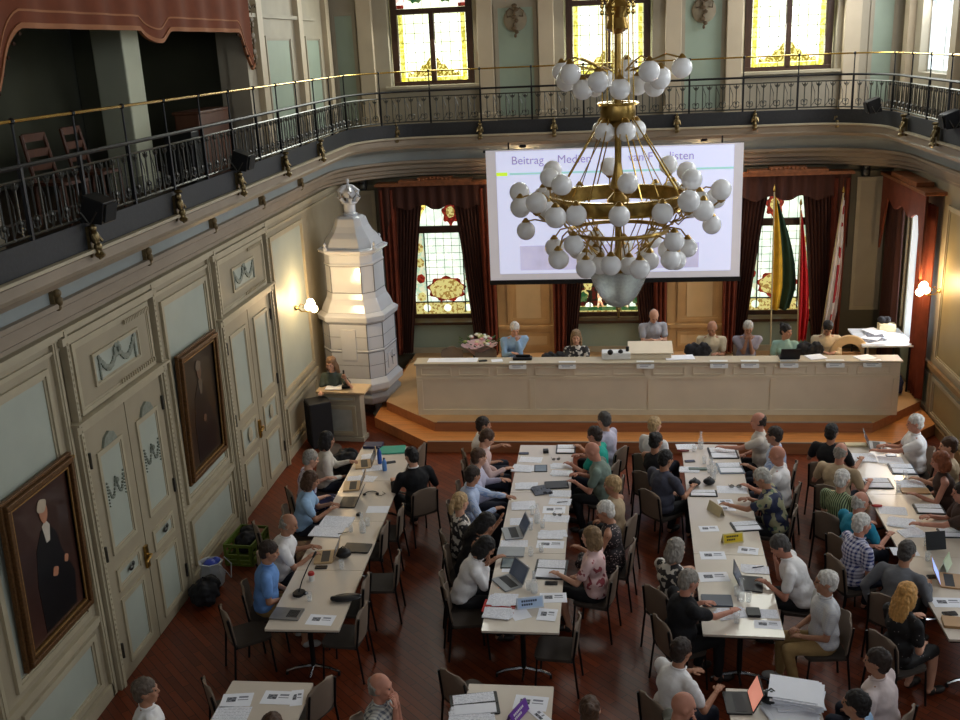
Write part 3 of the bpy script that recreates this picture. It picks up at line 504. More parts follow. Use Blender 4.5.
('paper', 3.64, 12.37, -8, ('lines', 0.34, 0.24), 'pale sheet in front of the turquoise shirt'),
('openfolder', 4.1, 12.41, -3, ('black', 0.36, 0.28), 'black tablet case held open on the right table'),
('papers', 3.65, 12.02, -15, (0.34, 0.26, 6), 'pile of white papers in front of the blue checked shirt'),
('papers', 3.69, 11.73, 10, (0.3, 0.22, 4), 'small pile of papers near the grey-haired leaning person'),
('stand', 3.85, 11.32, 10, ('black',), 'black upright tablet on the right table'),
('glass', 3.78, 11.42, 0, (), 'drinking glass left of the upright tablet'),
('glass', 3.69, 11.05, 0, (), 'drinking glass before the white name sign'),
('openfolder', 4.2, 11.74, 0, ('black', 0.36, 0.24), 'black folder with a sheet at the right photo edge'),
('sign', 3.84, 10.89, 60, ('whitegreen', 0.26, 0.15, '', ''), 'white and green name sign seen from the side on the right table'),
('phone', 3.65, 10.67, 5, (), 'black phone in front of the white name sign'),
('laptop', 3.8, 10.57, 78, ('tanwood',), 'open laptop with a bright screen at the right photo edge'),
('paper', 3.63, 10.12, 0, ('leaflet', 0.32, 0.2), 'leaflet with a picture near the end of the right table'),
('phone', 3.58, 9.89, 8, (), 'black phone near the end of the right table'),
('folder', 3.55, 9.7, -8, ('tanwood', 0.2, 0.2, 0.03), 'brown wallet near the end of the right table'),
('paper', 3.49, 11.26, 0, ('lines', 0.3, 0.2), 'sheet in front of the grey-blue shirt'),
('glass', 4.06, 13.38, 0, (), 'drinking glass between two folders on the right table'),
('glass', 3.86, 12.95, 0, (), 'drinking glass beside the tan folder')]
# ------------------------------------------------------------------ room shell
XL, XR, YB, YF, ZC = -5.48, 5.6, 20.8, -3.0, 10.6
struct(MB().box((0.06, 9, -.1), (14, 26, .2)).build('floor', MATS['floor'], smooth=0))
struct(MB().box((-1, 9, ZC+.1), (16.5, 26, .2)).build('ceiling', cream, smooth=0))
def wall_holes(name, m, plane, a0, a1, z0, z1, holes, thick, d=1):
    """wall slab with rectangular holes. plane ('x',X) runs along y, ('y',Y) runs along x; slab extends outward by thick*d"""
    xs = sorted({a0, a1}|{h[0] for h in holes}|{h[1] for h in holes}); zs = sorted({z0, z1}|{h[2] for h in holes}|{h[3] for h in holes})
    b = MB()
    for i in range(len(xs)-1):
        for j in range(len(zs)-1):
            ca, cz = (xs[i]+xs[i+1])/2, (zs[j]+zs[j+1])/2
            if any(h[0] < ca < h[1] and h[2] < cz < h[3] for h in holes): continue
            sa, sz = xs[i+1]-xs[i], zs[j+1]-zs[j]
            if plane[0] == 'x': b.box((plane[1]+d*thick/2, ca, cz), (thick, sa, sz))
            else: b.box((ca, plane[1]+d*thick/2, cz), (sa, thick, sz))
    return struct(b.build(name, m, smooth=0))
WX = (-3.45, .05, 3.5)
wall_holes('wall_left', cream, ('x', XL), YF, YB+.6, 0, 5.0, [], .5, -1)
wall_holes('wall_left_upper', stone, ('x', XL), YF, YB+.6, 5.0, ZC, [(8.3, 15.25, 5.0, 7.6), (-1, 6.0, 5.0, 7.6)], .3, -1)
struct(MB().box((-6.6, 9, 5.0), (2.3, 24, .06)).build('floor_gallery', darkwood, smooth=0))
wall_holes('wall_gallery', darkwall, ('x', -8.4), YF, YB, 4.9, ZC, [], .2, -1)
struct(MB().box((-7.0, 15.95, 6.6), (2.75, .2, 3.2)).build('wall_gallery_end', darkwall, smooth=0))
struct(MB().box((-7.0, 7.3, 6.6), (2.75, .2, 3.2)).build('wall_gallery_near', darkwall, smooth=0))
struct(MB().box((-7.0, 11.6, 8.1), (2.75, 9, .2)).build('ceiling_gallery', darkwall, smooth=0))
struct(MB().box((-7.4, 11.6, 5.02), (1.9, 8.6, .08)).build('floor_gallery_inner', darkwood, smooth=0))
lowh = [(x-.8, x+.8, 1.08, 4.0) for x in WX]; uph = [(x-.86, x+.86, 5.98, 8.9) for x in WX]
wall_holes('wall_back', olive, ('y', YB), XL-.5, XR+.5, 0, 5.0, lowh, .45)
wall_holes('wall_back_upper', stone, ('y', YB), XL-.5, XR+.5, 5.0, ZC, uph, .45)
struct(MB().box((0, YB+.55, 5), (13, .1, 11)).build('wall_back_outer', stone, smooth=0))
rh = [(18.2, 19.35, 1.1, 3.55)]+[(y-.6, y+.6, 1.1, 3.9) for y in (5, 9.5, 14)]
wall_holes('wall_right', cream, ('x', XR), YF, YB+.6, 0, 5.0, rh, .4)
wall_holes('wall_right_upper', stone, ('x', XR), YF, YB+.6, 5.0, ZC, [(y-.85, y+.85, 5.9, 9.2) for y in (1.5, 6, 10.5, 15, 18.9)], .4)
wall_holes('wall_rear', cream, ('y', YF), XL-.5, XR+.5, 0, ZC, [(x-.8, x+.8, 6.9, 9.6) for x in WX], .3, -1)

# ---- swept profile along the U of the balcony edge
def upath(off, r=1.3, y0=YF, step=9):
    """balcony front edge path offset outward by off"""
    x0, x1, yb = -4.8-off, 4.95+off, 20.1+off; r = r+off; pts = [Vector((x0, y, 0)) for y in (y0, yb-r)]
    for k in range(1, step+1):
        a = math.pi-math.pi/2*k/step; pts.append(Vector((x0+r+r*math.cos(a), yb-r+r*math.sin(a), 0)))
    for k in range(0, step+1):
        a = math.pi/2-math.pi/2*k/step; pts.append(Vector((x1-r+r*math.cos(a), yb-r+r*math.sin(a), 0)))
    pts.append(Vector((x1, y0, 0))); return pts
def sweep(prof, name, m, parent=None, closed=True, r=1.3):
    paths = [upath(d, r) for d, z in prof]; b = MB(); n = len(prof)
    vs = []
    for i in range(len(paths[0])):
        for k, (d, z) in enumerate(prof): vs.append(Vector((paths[k][i].x, paths[k][i].y, z)))
    fs = []
    for i in range(len(paths[0])-1):
        for k in range(n if closed else n-1): fs.append((i*n+k, i*n+(k+1) % n, (i+1)*n+(k+1) % n, (i+1)*n+k))
    if closed: fs += [tuple(range(n)), tuple(range(len(vs)-1, len(vs)-n-1, -1))]
    return b.add(vs, fs).build(name, m, parent, smooth=30)
# stone fascia of the balcony, its floor slab and the cornice under it
struct(sweep([(0, 5.02), (0, 4.99), (.03, 4.97), (.03, 4.88), (0, 4.86), (.05, 4.8), (.3, 4.78), (.3, 5.02)], 'trim_1', mauve))
struct(sweep([(.03, 5.03), (.03, 5.0), (-.03, 5.0), (-.03, 5.03)], 'trim_2', cream2))
struct(sweep([(.26, 4.82), (.34, 4.74), (.42, 4.7), (.45, 4.64), (.45, 4.52), (.68, 4.52), (.68, 4.82)], 'trim_3', skyblue))
struct(sweep([(.38, 4.53), (.38, 4.48), (.44, 4.45), (.5, 4.43), (.5, 4.36), (.58, 4.33), (.58, 4.27), (.63, 4.24), (.63, 4.2), (.69, 4.18), (.69, 4.53)], 'trim_4', mauve))
b = MB()
inner = upath(.25); outer = [Vector((XL-.05, YF, 0))]+[Vector((XL-.05, YB, 0))]*19+[Vector((XR+.05, YB, 0))]*1
fl = [(p.x, p.y) for p in inner]+[(XR+.1, YF), (XR+.1, YB+.1), (XL-.1, YB+.1), (XL-.1, YF)]
struct(MB().prism(fl, 4.9, 5.0).build('floor_balcony', darkwood, smooth=0))

# ---- moulded frames on walls
def rect_frame(b, o, u, v, n, a0, a1, z0, z1, w=.05, d=.03):
    for (x0, x1, y0, y1) in ((a0, a1, z0, z0+w), (a0, a1, z1-w, z1), (a0, a0+w, z0+w, z1-w), (a1-w, a1, z0+w, z1-w)):
        b.slab([(x0, y0), (x1, y0), (x1, y1), (x0, y1)], o, u, v, n, -.01, d)
def panel(o, u, v, n, a0, a1, z0, z1, mi_m, mo_m, parent, w=.06, d=.035):
    b = MB(); rect_frame(b, o, u, v, n, a0, a1, z0, z1, w, d); rect_frame(b, o, u, v, n, a0+w, a1-w, z0+w, z1-w, w*.5, d*.5)
    x = b.build('panel_moulding', mo_m, parent, smooth=0)
    y = MB().slab([(a0+w, z0+w), (a1-w, z0+w), (a1-w, z1-w), (a0+w, z1-w)], o, u, v, n, -.01, .004).build('panel_field', mi_m, parent, smooth=0)
    return x, y
LO, LU, LV, LN = (XL, 0, 0), (0, 1, 0), (0, 0, 1), (1, 0, 0)
lw = struct(empty('trim_left_panelling'))
for a0, a1 in ((7.45, 8.85), (11.5, 13.0), (15.75, 17.6), (2.5, 4.2), (4.5, 6.8)):
    panel(LO, LU, LV, LN, a0, a1, 1.12, 3.86, pale, cream2, lw)
    panel(LO, LU, LV, LN, a0, a1, .22, .88, pale if a0 < 15 else cream, cream2, lw)
MB().slab([(0, .93), (0, 1.02), (.02, 1.04)], (0, 0, 0), (1, 0, 0), (0, 0, 1), (0, 1, 0), 0, 0)
def rail(y0, y1, z, h=.07, d=.05, m=cream2, par=lw):
    MB().box((XL+d/2, (y0+y1)/2, z), (d, y1-y0, h)).box((XL+d*.3, (y0+y1)/2, z-h*.8), (d*.6, y1-y0, h*.6)).build('dado_rail', m, par, smooth=0)
for y0, y1 in ((6.9, 8.95), (11.25, 13.1), (15.5, 17.7)): rail(y0, y1, 1.0)
rail(-3, 20, 4.14, .06, .09, oldbrass if False else cream2); rail(-3, 20, 3.98, .03, .03)
for y0, y1 in ((6.9, 9.0), (11.2, 13.15), (15.45, 20.8)):
    struct(MB().box((XL+.02, (y0+y1)/2, .08), (.04, y1-y0, .16)).build('baseboard_left', cream2, smooth=0))
# pilaster strips by the doors
for y in (9.02, 11.3, 13.12, 15.5, 7.2):
    MB().box((XL+.02, y, 2.05), (.04, .09, 4.1)).box((XL+.035, y, 2.05), (.03, .03, 4.05)).build('pilaster_strip', cream2, lw, smooth=0)

def garland(b, cy, cz, w, h, depth=.02, X=XL+.03, q=1):
    # swag of leaves hung from two points with a bow in the middle
    for s in (-1, 1):
        for k in range(15):
            t = k/14; y = cy+s*w*(t); z = cz+h*.35-h*.75*math.sin(t*math.pi)*.9
            b.ball((X, y, z), (.018, q*(.028+.02*math.sin(t*math.pi)), q*(.03+.01*(k % 2))), seg=6, ring=4)
        for k in range(8): b.ball((X, cy+s*w, cz+h*.35-h*.9*k/7), (.014, .02*q, .026*q), seg=6, ring=4)
    for k in range(6):
        a = k*math.pi/3; b.ball((X+.005, cy+.06*q*math.cos(a), cz+h*.25*q+.06*q*math.sin(a)), (.015, .035*q, .035*q), seg=6, ring=4)
    b.ball((X+.02, cy, cz+h*.25), .03, seg=6, ring=4)
def door(name, y0, y1, split, fancy):
    d = struct(empty(name))
    n = 2; ys = [(y0, (y0+y1)/2-.01), ((y0+y1)/2+.01, y1)]
    b = MB()      # casing with beaded edge
    for y in (y0-.09, y1+.09): b.box((XL+.04, y, 1.55), (.08, .12, 3.1)); b.box((XL+.06, y, 2.08), (.08, .05, 4.15))
    b.box((XL+.05, (y0+y1)/2, 3.11), (.1, y1-y0+.35, .1)); b.box((XL+.065, (y0+y1)/2, 3.17), (.15, y1-y0+.4, .03))
    b.box((XL+.05, (y0+y1)/2, 4.05), (.1, y1-y0+.35, .08))
    for s in (y0-.09, y1+.09):
        for k in range(60): b.ball((XL+.1, s, .3+k*.063), (.012, .016, .02), seg=5, ring=3)
    b.build('door_frame', cream2, d, smooth=0)
    for (a0, a1) in ys:
        lf = MB().box((XL+.03, (a0+a1)/2, 1.53), (.05, a1-a0, 3.04)).build('door_leaf', cream, d, smooth=0)
        o = (XL+.055, 0, 0)
        if fancy: rows = [(.15, .95), (1.05, 1.32), (1.5, 2.72)]
        else: rows = [(.15, .85), (.98, 1.4), (1.55, 2.85)]
        for z0, z1 in rows: panel(o, LU, LV, LN, a0+.17, a1-.17, z0, z1, pale, cream2, lf, .045, .02)
        if fancy:
            g = MB(); garland(g, (a0+a1)/2, 2.22, .19, .3, X=XL+.065, q=.45)
            g.slab([(-.16, .0), (.16, 0), (.1, .1), (0, .14), (-.1, .1)], (XL+.055, (a0+a1)/2, 2.73), LU, LV, LN, 0, .03)
            g.build('garland', mat('greygreen_relief', (128, 134, 122), .5, var=.2, scale=20), lf)
            MB().ball((XL+.09, (a0+a1)/2, 1.2), (.02, .05, .03), seg=8, ring=5).ball((XL+.09, (a0+a1)/2+.05, 1.23), (.015, .03, .03), seg=8, ring=5).build('rosette', iron, lf)
        else:
            MB().ball((XL+.08, (a0+a1)/2, 1.2), (.015, .09, .12), seg=10, ring=6).build('rosette', cream2, lf)
        for z in (.4, 1.6, 2.7): MB().cyl((XL+.07, a0+.02 if a0 == y0 else a1-.02, z-.09), (XL+.07, a0+.02 if a0 == y0 else a1-.02, z+.09), .016).build('hinge', iron, lf)
    ym = (y0+y1)/2-.06 if fancy else (y0+y1)/2-.07
    hd = MB(); hd.box((XL+.075, ym, 1.12), (.03, .07, .28)); hd.tube([(XL+.09, ym, 1.15), (XL+.14, ym, 1.15), (XL+.15, ym-.06, 1.15), (XL+.15, ym-.16, 1.13)], .014)
    hd.build('door_handle', oldbrass, d)
    # overdoor
    MB().box((XL+.02, (y0+y1)/2, 3.62), (.06, y1-y0+.02, .8)).build('overdoor', cream, d, smooth=0)
    o = (XL+.05, 0, 0); c = (y0+y1)/2
    panel(o, LU, LV, LN, y0+.03, y1-.03, 3.2, 3.98, cream, cream2, d, .05, .02)
    panel((XL+.062, 0, 0), LU, LV, LN, c-.55 if fancy else c-.48, c+.55 if fancy else c+.48, 3.4, 3.76, pale, cream2, d, .03, .02)
    g = MB(); garland(g, c, 3.6, .42, .26, X=XL+.075); g.build('garland', mat('greygreen_relief', (128, 134, 122)), d)
    for dz, ya, yb in ((3.9, c+.35, c+.95), (3.28, c+.1, c+.95)):
        g = MB()
        for k in range(16): g.box((XL+.085, ya+(yb-ya)*k/15-.1, dz), (.02, .02, .05))
        g.build('dentils', cream2, d, smooth=0)
    return d
door('door_1', 9.24, 11.1, 10.2, True)
door('door_2', 13.3, 15.32, 14.3, False)

# ---- back wall: wainscot bays between the windows, piers, sills
BO, BU, BV, BN = (0, YB, 0), (1, 0, 0), (0, 0, 1), (0, -1, 0)
bw = struct(empty('trim_back_panelling'))
for c in (-1.65, 1.9):
    MB().box((c, YB-.05, 2.2), (1.32, .1, 3.7)).build('bay_board', ochre, bw, smooth=0)
    o = (0, YB-.1, 0)
    panel(o, BU, BV, BN, c-.45, c+.45, 1.02, 3.6, ochre, ochre, bw, .07, .03)
    MB().slab([(c-.26, 1.12), (c+.26, 1.12), (c+.26, 3.5), (c-.26, 3.5)], o, BU, BV, BN, 0, .02).build('panel_field', ochre2, bw, smooth=0)
    MB().box((c, YB-.13, .93), (1.3, .08, .07)).build('dado_rail', ochre, bw, smooth=0)
    panel(o, BU, BV, BN, c-.45, c+.45, .46, .8, ochre2, ochre, bw, .05, .02)
for c in (-5.1, 5.2):
    panel(BO, BU, BV, BN, c-.28, c+.28, 1.2, 3.9, stone, cream2, bw, .05, .03)
for c in WX:
    MB().box((c, YB-.03, .7), (2.1, .06, .75)).build('window_breast', green, bw, smooth=0)
    MB().box((c, YB-.05, .42), (2.2, .1, .12)).build('window_breast_base', cream2, bw, smooth=0)
    MB().box((c, YB-.1, 1.05), (2.1, .25, .06)).build('window_shelf', darkwood, bw, smooth=0)
for z, d in ((4.12, .1), (3.98, .05)): MB().box((0, YB-d/2, z), (11, d, .1)).build('picture_rail', olive, bw, smooth=0)
# upper back wall: pilasters, panels, ornaments
ub = struct(empty('trim_upper_back'))
pil = mat('pilaster_cream', (188, 172, 146), .55, var=.06, scale=2)
for c in (-4.75, -2.35, -1.15, 1.3, 2.45, 4.62):
    MB().box((c, YB-.07, 7.4), (.3, .14, 4.9)).box((c, YB-.09, 5.2), (.36, .18, .4)).build('pilaster', pil, ub, smooth=0, bevel=.01)
for c in (-1.75, 1.87, -5.2, 5.2):
    w_ = .42 if abs(c) < 3 else .25
    panel(BO, BU, BV, BN, c-w_, c+w_, 5.25, 7.45, green, stone, ub, .05, .03)
    MB().box((c, YB-.04, 7.72), (2*w_+.1, .08, .04)).build('panel_cap', stone, ub, smooth=0)
    if abs(c) < 3:
        b = MB().lathe([(.001, -.02), (.2, -.02), (.23, 0), (.2, .02), (.001, .02)], (c, YB-.035, 7.15), 20, Matrix.Rotation(math.pi/2, 3, 'X')); b.build('medallion', mat('medallion_beige', (140, 128, 106), .7), ub)
        g = MB()
        for k in range(9): g.ball((c+.03*math.sin(k*2), YB-.09, 6.85+k*.07), (.03+.015*(k % 3), .03, .04), seg=7, ring=5)
        for s in (-1, 1): g.tube([(c, YB-.09, 7.3), (c+s*.1, YB-.1, 7.36), (c+s*.17, YB-.09, 7.3), (c+s*.15, YB-.08, 7.2), (c+s*.08, YB-.08, 7.22)], .014, 5)
        g.build('ornament', mat('ornament_umber', (92, 74, 52), .6, var=.25, scale=30), ub)

# ---- stained glass windows
def glass_nodes(name, base, accent, strength, scale, thr=.5, c3=None):
    return patt(name, 'blob', base, accent, scale, thr, .3, c3, emit=strength)
G_white = glass_nodes('glass_pale', (250, 255, 238), (232, 246, 206), 1.5, 3)
G_yel = glass_nodes('glass_yellow', (232, 226, 120), (176, 170, 60), 1.1, 14, .5)
G_orn = glass_nodes('glass_ornament', (214, 200, 120), (120, 104, 20), 1.1, 22, .48)
G_low = glass_nodes('glass_low_pale', (232, 242, 222), (206, 224, 204), 1.15, 4)
G_bord = glass_nodes('glass_low_border', (176, 204, 176), (214, 216, 180), .8, 12)
G_red = glass_nodes('glass_red', (150, 44, 28), (100, 24, 16), .6, 18)
G_blue = glass_nodes('glass_blue', (90, 90, 170), (190, 200, 230), .7, 20)
G_amb = glass_nodes('glass_amber', (200, 190, 120), (150, 120, 60), .8, 16, .54)
G_grn = glass_nodes('glass_green', (50, 104, 60), (100, 130, 80), .4, 14)
G_skin = glass_nodes('glass_figure', (240, 214, 180), (210, 160, 120), 1.0, 12)
G_crim = glass_nodes('glass_dark_crimson', (90, 30, 24), (36, 40, 30), .35, 12)
lead = mat('lead_came', (46, 50, 44), .6)
def blob_outline(cx, cz, rx, rz, n=24, wob=.12, k=5, ph=0):
    return [(cx+rx*(1+wob*math.sin(k*t+ph))*math.cos(t), cz+rz*(1+wob*math.sin(k*t+ph))*math.sin(t)) for t in (2*math.pi*i/n for i in range(n))]
def pane(name, par, m, pts, o, u, v, n, d0, d1): return MB().slab(pts, o, u, v, n, d0, d1).build(name, m, par, smooth=0)
def upper_window(i, cx):
    root = struct(empty('window_%d' % i)); Y = YB+.22; o = (cx, Y, 0); u, v, n = BU, BV, BN
    fr = MB(); W = .72; z0, z1, zt = 6.0, 7.38, 8.8
    for x in (-W-.04, W+.04): fr.box((cx+x, Y, 7.4), (.13, .12, 2.9))
    fr.box((cx, Y, z0-.0), (2*W+.2, .14, .12)).box((cx, Y, z1+.02), (2*W+.2, .14, .1)).box((cx, Y, zt), (2*W+.2, .12, .12)).box((cx, Y, 6.7), (.1, .14, 1.35))
    fr.build('window_frame', darkwood, root, smooth=0, bevel=.008)
    MB().box((cx, YB+.02, 5.95), (1.9, .3, .05)).build('window_sill', cream2, root, smooth=0)
    for s in (-1, 1):
        c = s*.37
        pane('pane', root, G_white, [(c-.31, 6.06), (c+.31, 6.06), (c+.31, 7.34), (c-.31, 7.34)], o, u, v, n, -.02, .0)
        xo = s*.63
        pane('border_glass', root, G_yel, [(xo-.045, 6.06), (xo+.045, 6.06), (xo+.045, 7.34), (xo-.045, 7.34)], o, u, v, n, .001, .012)
        pane('border_glass', root, G_yel, [(c-.31, 6.06), (c+.31, 6.06), (c+.31, 6.13), (c-.31, 6.13)], o, u, v, n, .001, .012)
        # scroll ornament rising to the middle
        pts = [(s*.06, 6.14), (s*.54, 6.14)]+[(s*(.54-.48*t), 6.2+.3*t**1.6+.03*math.sin(t*22)) for t in [k/14 for k in range(15)]]
        if s < 0: pts = pts[::-1]
        pane('scroll_glass', root, G_orn, pts, o, u, v, n, .001, .014)
    pane('top_pane', root, G_white, [(-W+.03, 7.46), (W-.03, 7.46), (W-.03, 8.7), (-W+.03, 8.7)], o, u, v, n, -.02, 0)
    for s in (-1, 1):
        pane('wreath_glass', root, G_grn, blob_outline(s*.3, 7.72, .2, .16, 20, .1, 9), o, u, v, n, .001, .012)
        pane('corner_glass', root, G_red, [(s*.62-.07, 7.46), (s*.62+.07, 7.46), (s*.62+.07, 7.53), (s*.62-.07, 7.53)], o, u, v, n, .001, .012)
        pane('corner_glass', root, glass_nodes('glass_rose', (226, 180, 170), (250, 240, 230), 1.2, 10), [(s*.6-.09, 7.53), (s*.6+.09, 7.53), (s*.6+.02, 8.6), (s*.6-.09, 8.6)], o, u, v, n, .001, .012)
    b = MB()
    for k in range(1, 8): b.box((cx-W+.18*k, Y-.008, 6.7), (.01, .008, 1.3))
    for k in range(1, 7): b.box((cx, Y-.008, 6.06+.185*k), (2*W, .008, .01))
    for k in range(1, 8): b.box((cx-W+.18*k, Y-.008, 8.1), (.006, .008, 1.25))
    b.build('leading', mat('fine_lead', (96, 96, 70), .6), root, smooth=0)
for i, x in enumerate(WX): upper_window(i+1, x)
def lower_window(i, cx, side):
    root = struct(empty('window_%d' % i)); Y = YB+.2; o = (cx, Y, 0); u, v, n = BU, BV, BN; W = .68
    fr = MB()
    for x in (-W-.05, W+.05): fr.box((cx+x, Y, 2.55), (.12, .12, 3.0))
    fr.box((cx, Y, 1.1), (2*W+.2, .14, .14)).box((cx, Y, 3.02), (2*W+.2, .14, .15)).box((cx, Y, 3.98), (2*W+.2, .12, .12))
    fr.build('window_frame', darkwood, root, smooth=0, bevel=.008)
    pane('pane', root, G_low, [(-W, 1.15), (W, 1.15), (W, 2.96), (-W, 2.96)], o, u, v, n, -.02, 0)
    pane('top_pane', root, G_low, [(-W, 3.08), (W, 3.08), (W, 3.94), (-W, 3.94)], o, u, v, n, -.02, 0)
    pane('base_glass', root, G_amb, [(-W, 1.17), (W, 1.17), (W, 1.42), (-W, 1.42)], o, u, v, n, .001, .01)
    for x in (-.45, 0, .45): pane('base_roundel', root, G_low, blob_outline(x+.02, 1.3, .08, .08, 16, .1, 8), o, u, v, n, .011, .02)
    for s in (-1, 1):
        pane('border_glass', root, G_bord, [(s*.53-.12, 1.42), (s*.53+.12, 1.42), (s*.53+.12, 2.96), (s*.53-.12, 2.96)], o, u, v, n, .001, .01)
        for z, m in ((1.55, G_low), (1.95, G_red), (2.3, G_blue), (2.62, G_grn)):
            pane('roundel', root, m if s*side < 0 or m is G_red else G_amb, blob_outline(s*.53, z, .09, .1, 18, .06, 6), o, u, v, n, .011, .02)
    if side:
        pane('cartouche_rim', root, G_red, blob_outline(.02 if side < 0 else 0, 1.72, .4, .27, 40, .09, 9), o, u, v, n, .011, .018)
        pane('cartouche', root, G_amb, blob_outline(.02 if side < 0 else 0, 1.72, .36, .225, 30, .05, 7), o, u, v, n, .019, .026)
        cx2 = .18 if side < 0 else -.12
        pane('crest_rim', root, G_red, blob_outline(cx2, 3.36, .17, .24, 30, .15, 7), o, u, v, n, .001, .012)
        pane('crest', root, G_amb, blob_outline(cx2, 3.38, .09, .12, 20, .06, 6), o, u, v, n, .013, .02)
        pane('scroll_glass', root, G_amb, [(-.6 if side < 0 else .6, 3.1), (-.5 if side < 0 else .5, 3.1), (-.42 if side < 0 else .42, 3.6), (-.1 if side < 0 else .3, 3.85), (-.3 if side < 0 else .45, 3.9)][::1 if side < 0 else -1], o, u, v, n, .001, .01)
    else:
        pane('scene_glass', root, G_crim, [(-.66, 1.3), (.66, 1.3), (.66, 2.2), (-.66, 2.2)], o, u, v, n, .011, .018)
        pane('meadow_glass', root, G_grn, [(-.66, 1.2), (.66, 1.2), (.66, 1.28), (-.66, 1.28)], o, u, v, n, .02, .028)
        for x, s in ((-.2, 1), (.34, -1)):
            b = MB(); q = (cx+x, Y-.03, 0)
            b.ball((cx+x, Y-.03, 1.66), (.045, .01, .05), seg=10, ring=6); b.ball((cx+x, Y-.03, 1.52), (.055, .01, .1), seg=10, ring=6)
            b.cap((cx+x, Y-.03, 1.44), (cx+x+s*.06, Y-.03, 1.3), .022, .018); b.cap((cx+x-.02, Y-.03, 1.44), (cx+x-.04*s, Y-.03, 1.28), .022, .018)
            b.cap((cx+x, Y-.03, 1.58), (cx+x+s*.13, Y-.03, 1.52), .016, .014)
            b.build('putto_glass', G_skin, root)
        for x, z, m in ((-.55, 1.5, G_grn), (-.45, 1.75, G_amb), (.5, 1.72, G_amb), (.56, 1.45, G_grn), (-.05, 1.72, G_red)):
            pane('tracery_glass', root, m, blob_outline(x, z, .09, .11, 18, .15, 5), o, u, v, n, .02, .028)
    b = MB()
    for k in range(1, 8): b.box((cx-W+.17*k, Y-.004, 2.1), (.008, .01, 1.75))
    for k in range(0, 11): b.box((cx, Y-.004, 1.42+.155*k), (2*W, .01, .008))
    for k in range(1, 8): b.box((cx-W+.17*k, Y-.004, 3.5), (.008, .01, .85))
    for x in (-.41, .41): b.box((cx+x, Y-.015, 2.1), (.025, .02, 1.8))
    b.box((cx, Y-.015, 1.43), (2*W, .02, .025)); b.build('leading', lead, root, smooth=0)
lower_window(4, WX[0], -1); lower_window(5, WX[1], 0); lower_window(6, WX[2], 1)

# right wall windows (plain glass) and panelling near the stage
day_glass = mat('bright_sky_glass', (232, 244, 255), .3, emit=2.2, var=.02)
for i, (y, z0, z1, w_) in enumerate([(18.78, 1.1, 3.55, .57), (14, 1.1, 3.9, .6), (9.5, 1.1, 3.9, .6), (5, 1.1, 3.9, .6)]+[(y, 5.9, 9.2, .85) for y in (18.9, 15, 10.5, 6, 1.5)]):
    root = struct(empty('window_%d' % (7+i))); b = MB()
    for s in (-w_, w_): b.box((XR+.2, y+s, (z0+z1)/2), (.1, .08, z1-z0))
    for z in (z0, z1, z0+(z1-z0)*.68): b.box((XR+.2, y, z), (.1, 2*w_, .08))
    b.box((XR+.2, y, (z0+z1)/2), (.08, .06, z1-z0)); b.build('window_frame', mat('white_sash', (206, 210, 206), .5), root, smooth=0)
    MB().box((XR+.23, y, (z0+z1)/2), (.02, 2*w_, z1-z0)).build('pane', day_glass, root, smooth=0)
RO, RU, RN = (XR, 0, 0), (0, 1, 0), (-1, 0, 0)
rw = struct(empty('trim_right_panelling'))
warmp = mat('warm_cream_panel', (150, 136, 100), .5, var=.06, scale=2)
for a0, a1 in ((15.7, 17.35), (11.5, 13.1)):
    panel(RO, RU, BV, RN, a0, a1, 1.2, 3.86, warmp, cream2, rw)
    panel(RO, RU, BV, RN, a0, a1, .2, .9, warmp, cream2, rw)
panel(RO, RU, BV, RN, 17.5, 18.1, .2, .9, green, cream2, rw); panel(RO, RU, BV, RN, 19.5, 20.6, 1.2, 3.8, stone, cream2, rw)
MB().box((XR-.03, 14.5, 1.05), (.06, 12, .08)).box((XR-.03, 8.5, .08), (.05, 23, .16)).build('dado_rail', mat('tan_dado', (140, 112, 76), .5), rw, smooth=0)
MB().box((XR-.02, 18.7, .72), (.04, 1.2, .7)).build('window_breast', green, rw, smooth=0)
for y in (17.6, 20.3, 16.1): MB().box((XR-.06, y, 7.4), (.12, .3, 4.9)).build('pilaster', pil, rw, smooth=0)
# left upper wall: panels, pilaster, ornament next to the gallery opening
ul = struct(empty('trim_upper_left'))
for a0, a1 in ((16.6, 18.0), (18.9, 19.9)):
    panel(LO, LU, LV, LN, a0, a1, 5.2, 7.0, green, stone, ul, .05, .03)
for y in (16.2, 18.45, 20.3): MB().box((XL+.05, y, 7.4), (.1, .26, 4.9)).build('pilaster', pil, ul, smooth=0)
MB().box((XL+.04, 17.5, 7.3), (.08, 4.0, .06)).build('panel_cap', stone, ul, smooth=0)
g = MB()
for k in range(10): g.ball((XL+.06, 15.9+.03*math.sin(2*k), 6.6+.08*k), (.03, .04+.02*(k % 3), .05), seg=6, ring=4)
for s in (-1, 1): g.tube([(XL+.06, 15.9, 7.4), (XL+.08, 15.9+s*.14, 7.45), (XL+.08, 15.9+s*.24, 7.35), (XL+.07, 15.9+s*.18, 7.22)], .018, 5)
g.build('ornament', mat('ornament_umber', (112, 84, 52)), ul)
tr = MB().box((XL+.01, 15.3, 6.3), (.3, .16, 2.7)).box((XL+.01, 8.25, 6.3), (.3, .16, 2.7)).box((XL+.01, 11.8, 7.62), (.3, 7.2, .12)); struct(tr.build('trim_5', stone, smooth=0))
# gallery pillar
struct(MB().box((-6.3, 13.05, 6.35), (.42, .5, 2.7)).box((-6.3, 13.05, 5.15), (.5, .58, .2)).build('trim_6', mat('pale_pillar', (176, 178, 154), .55, var=.06, scale=2), smooth=0, bevel=.02))
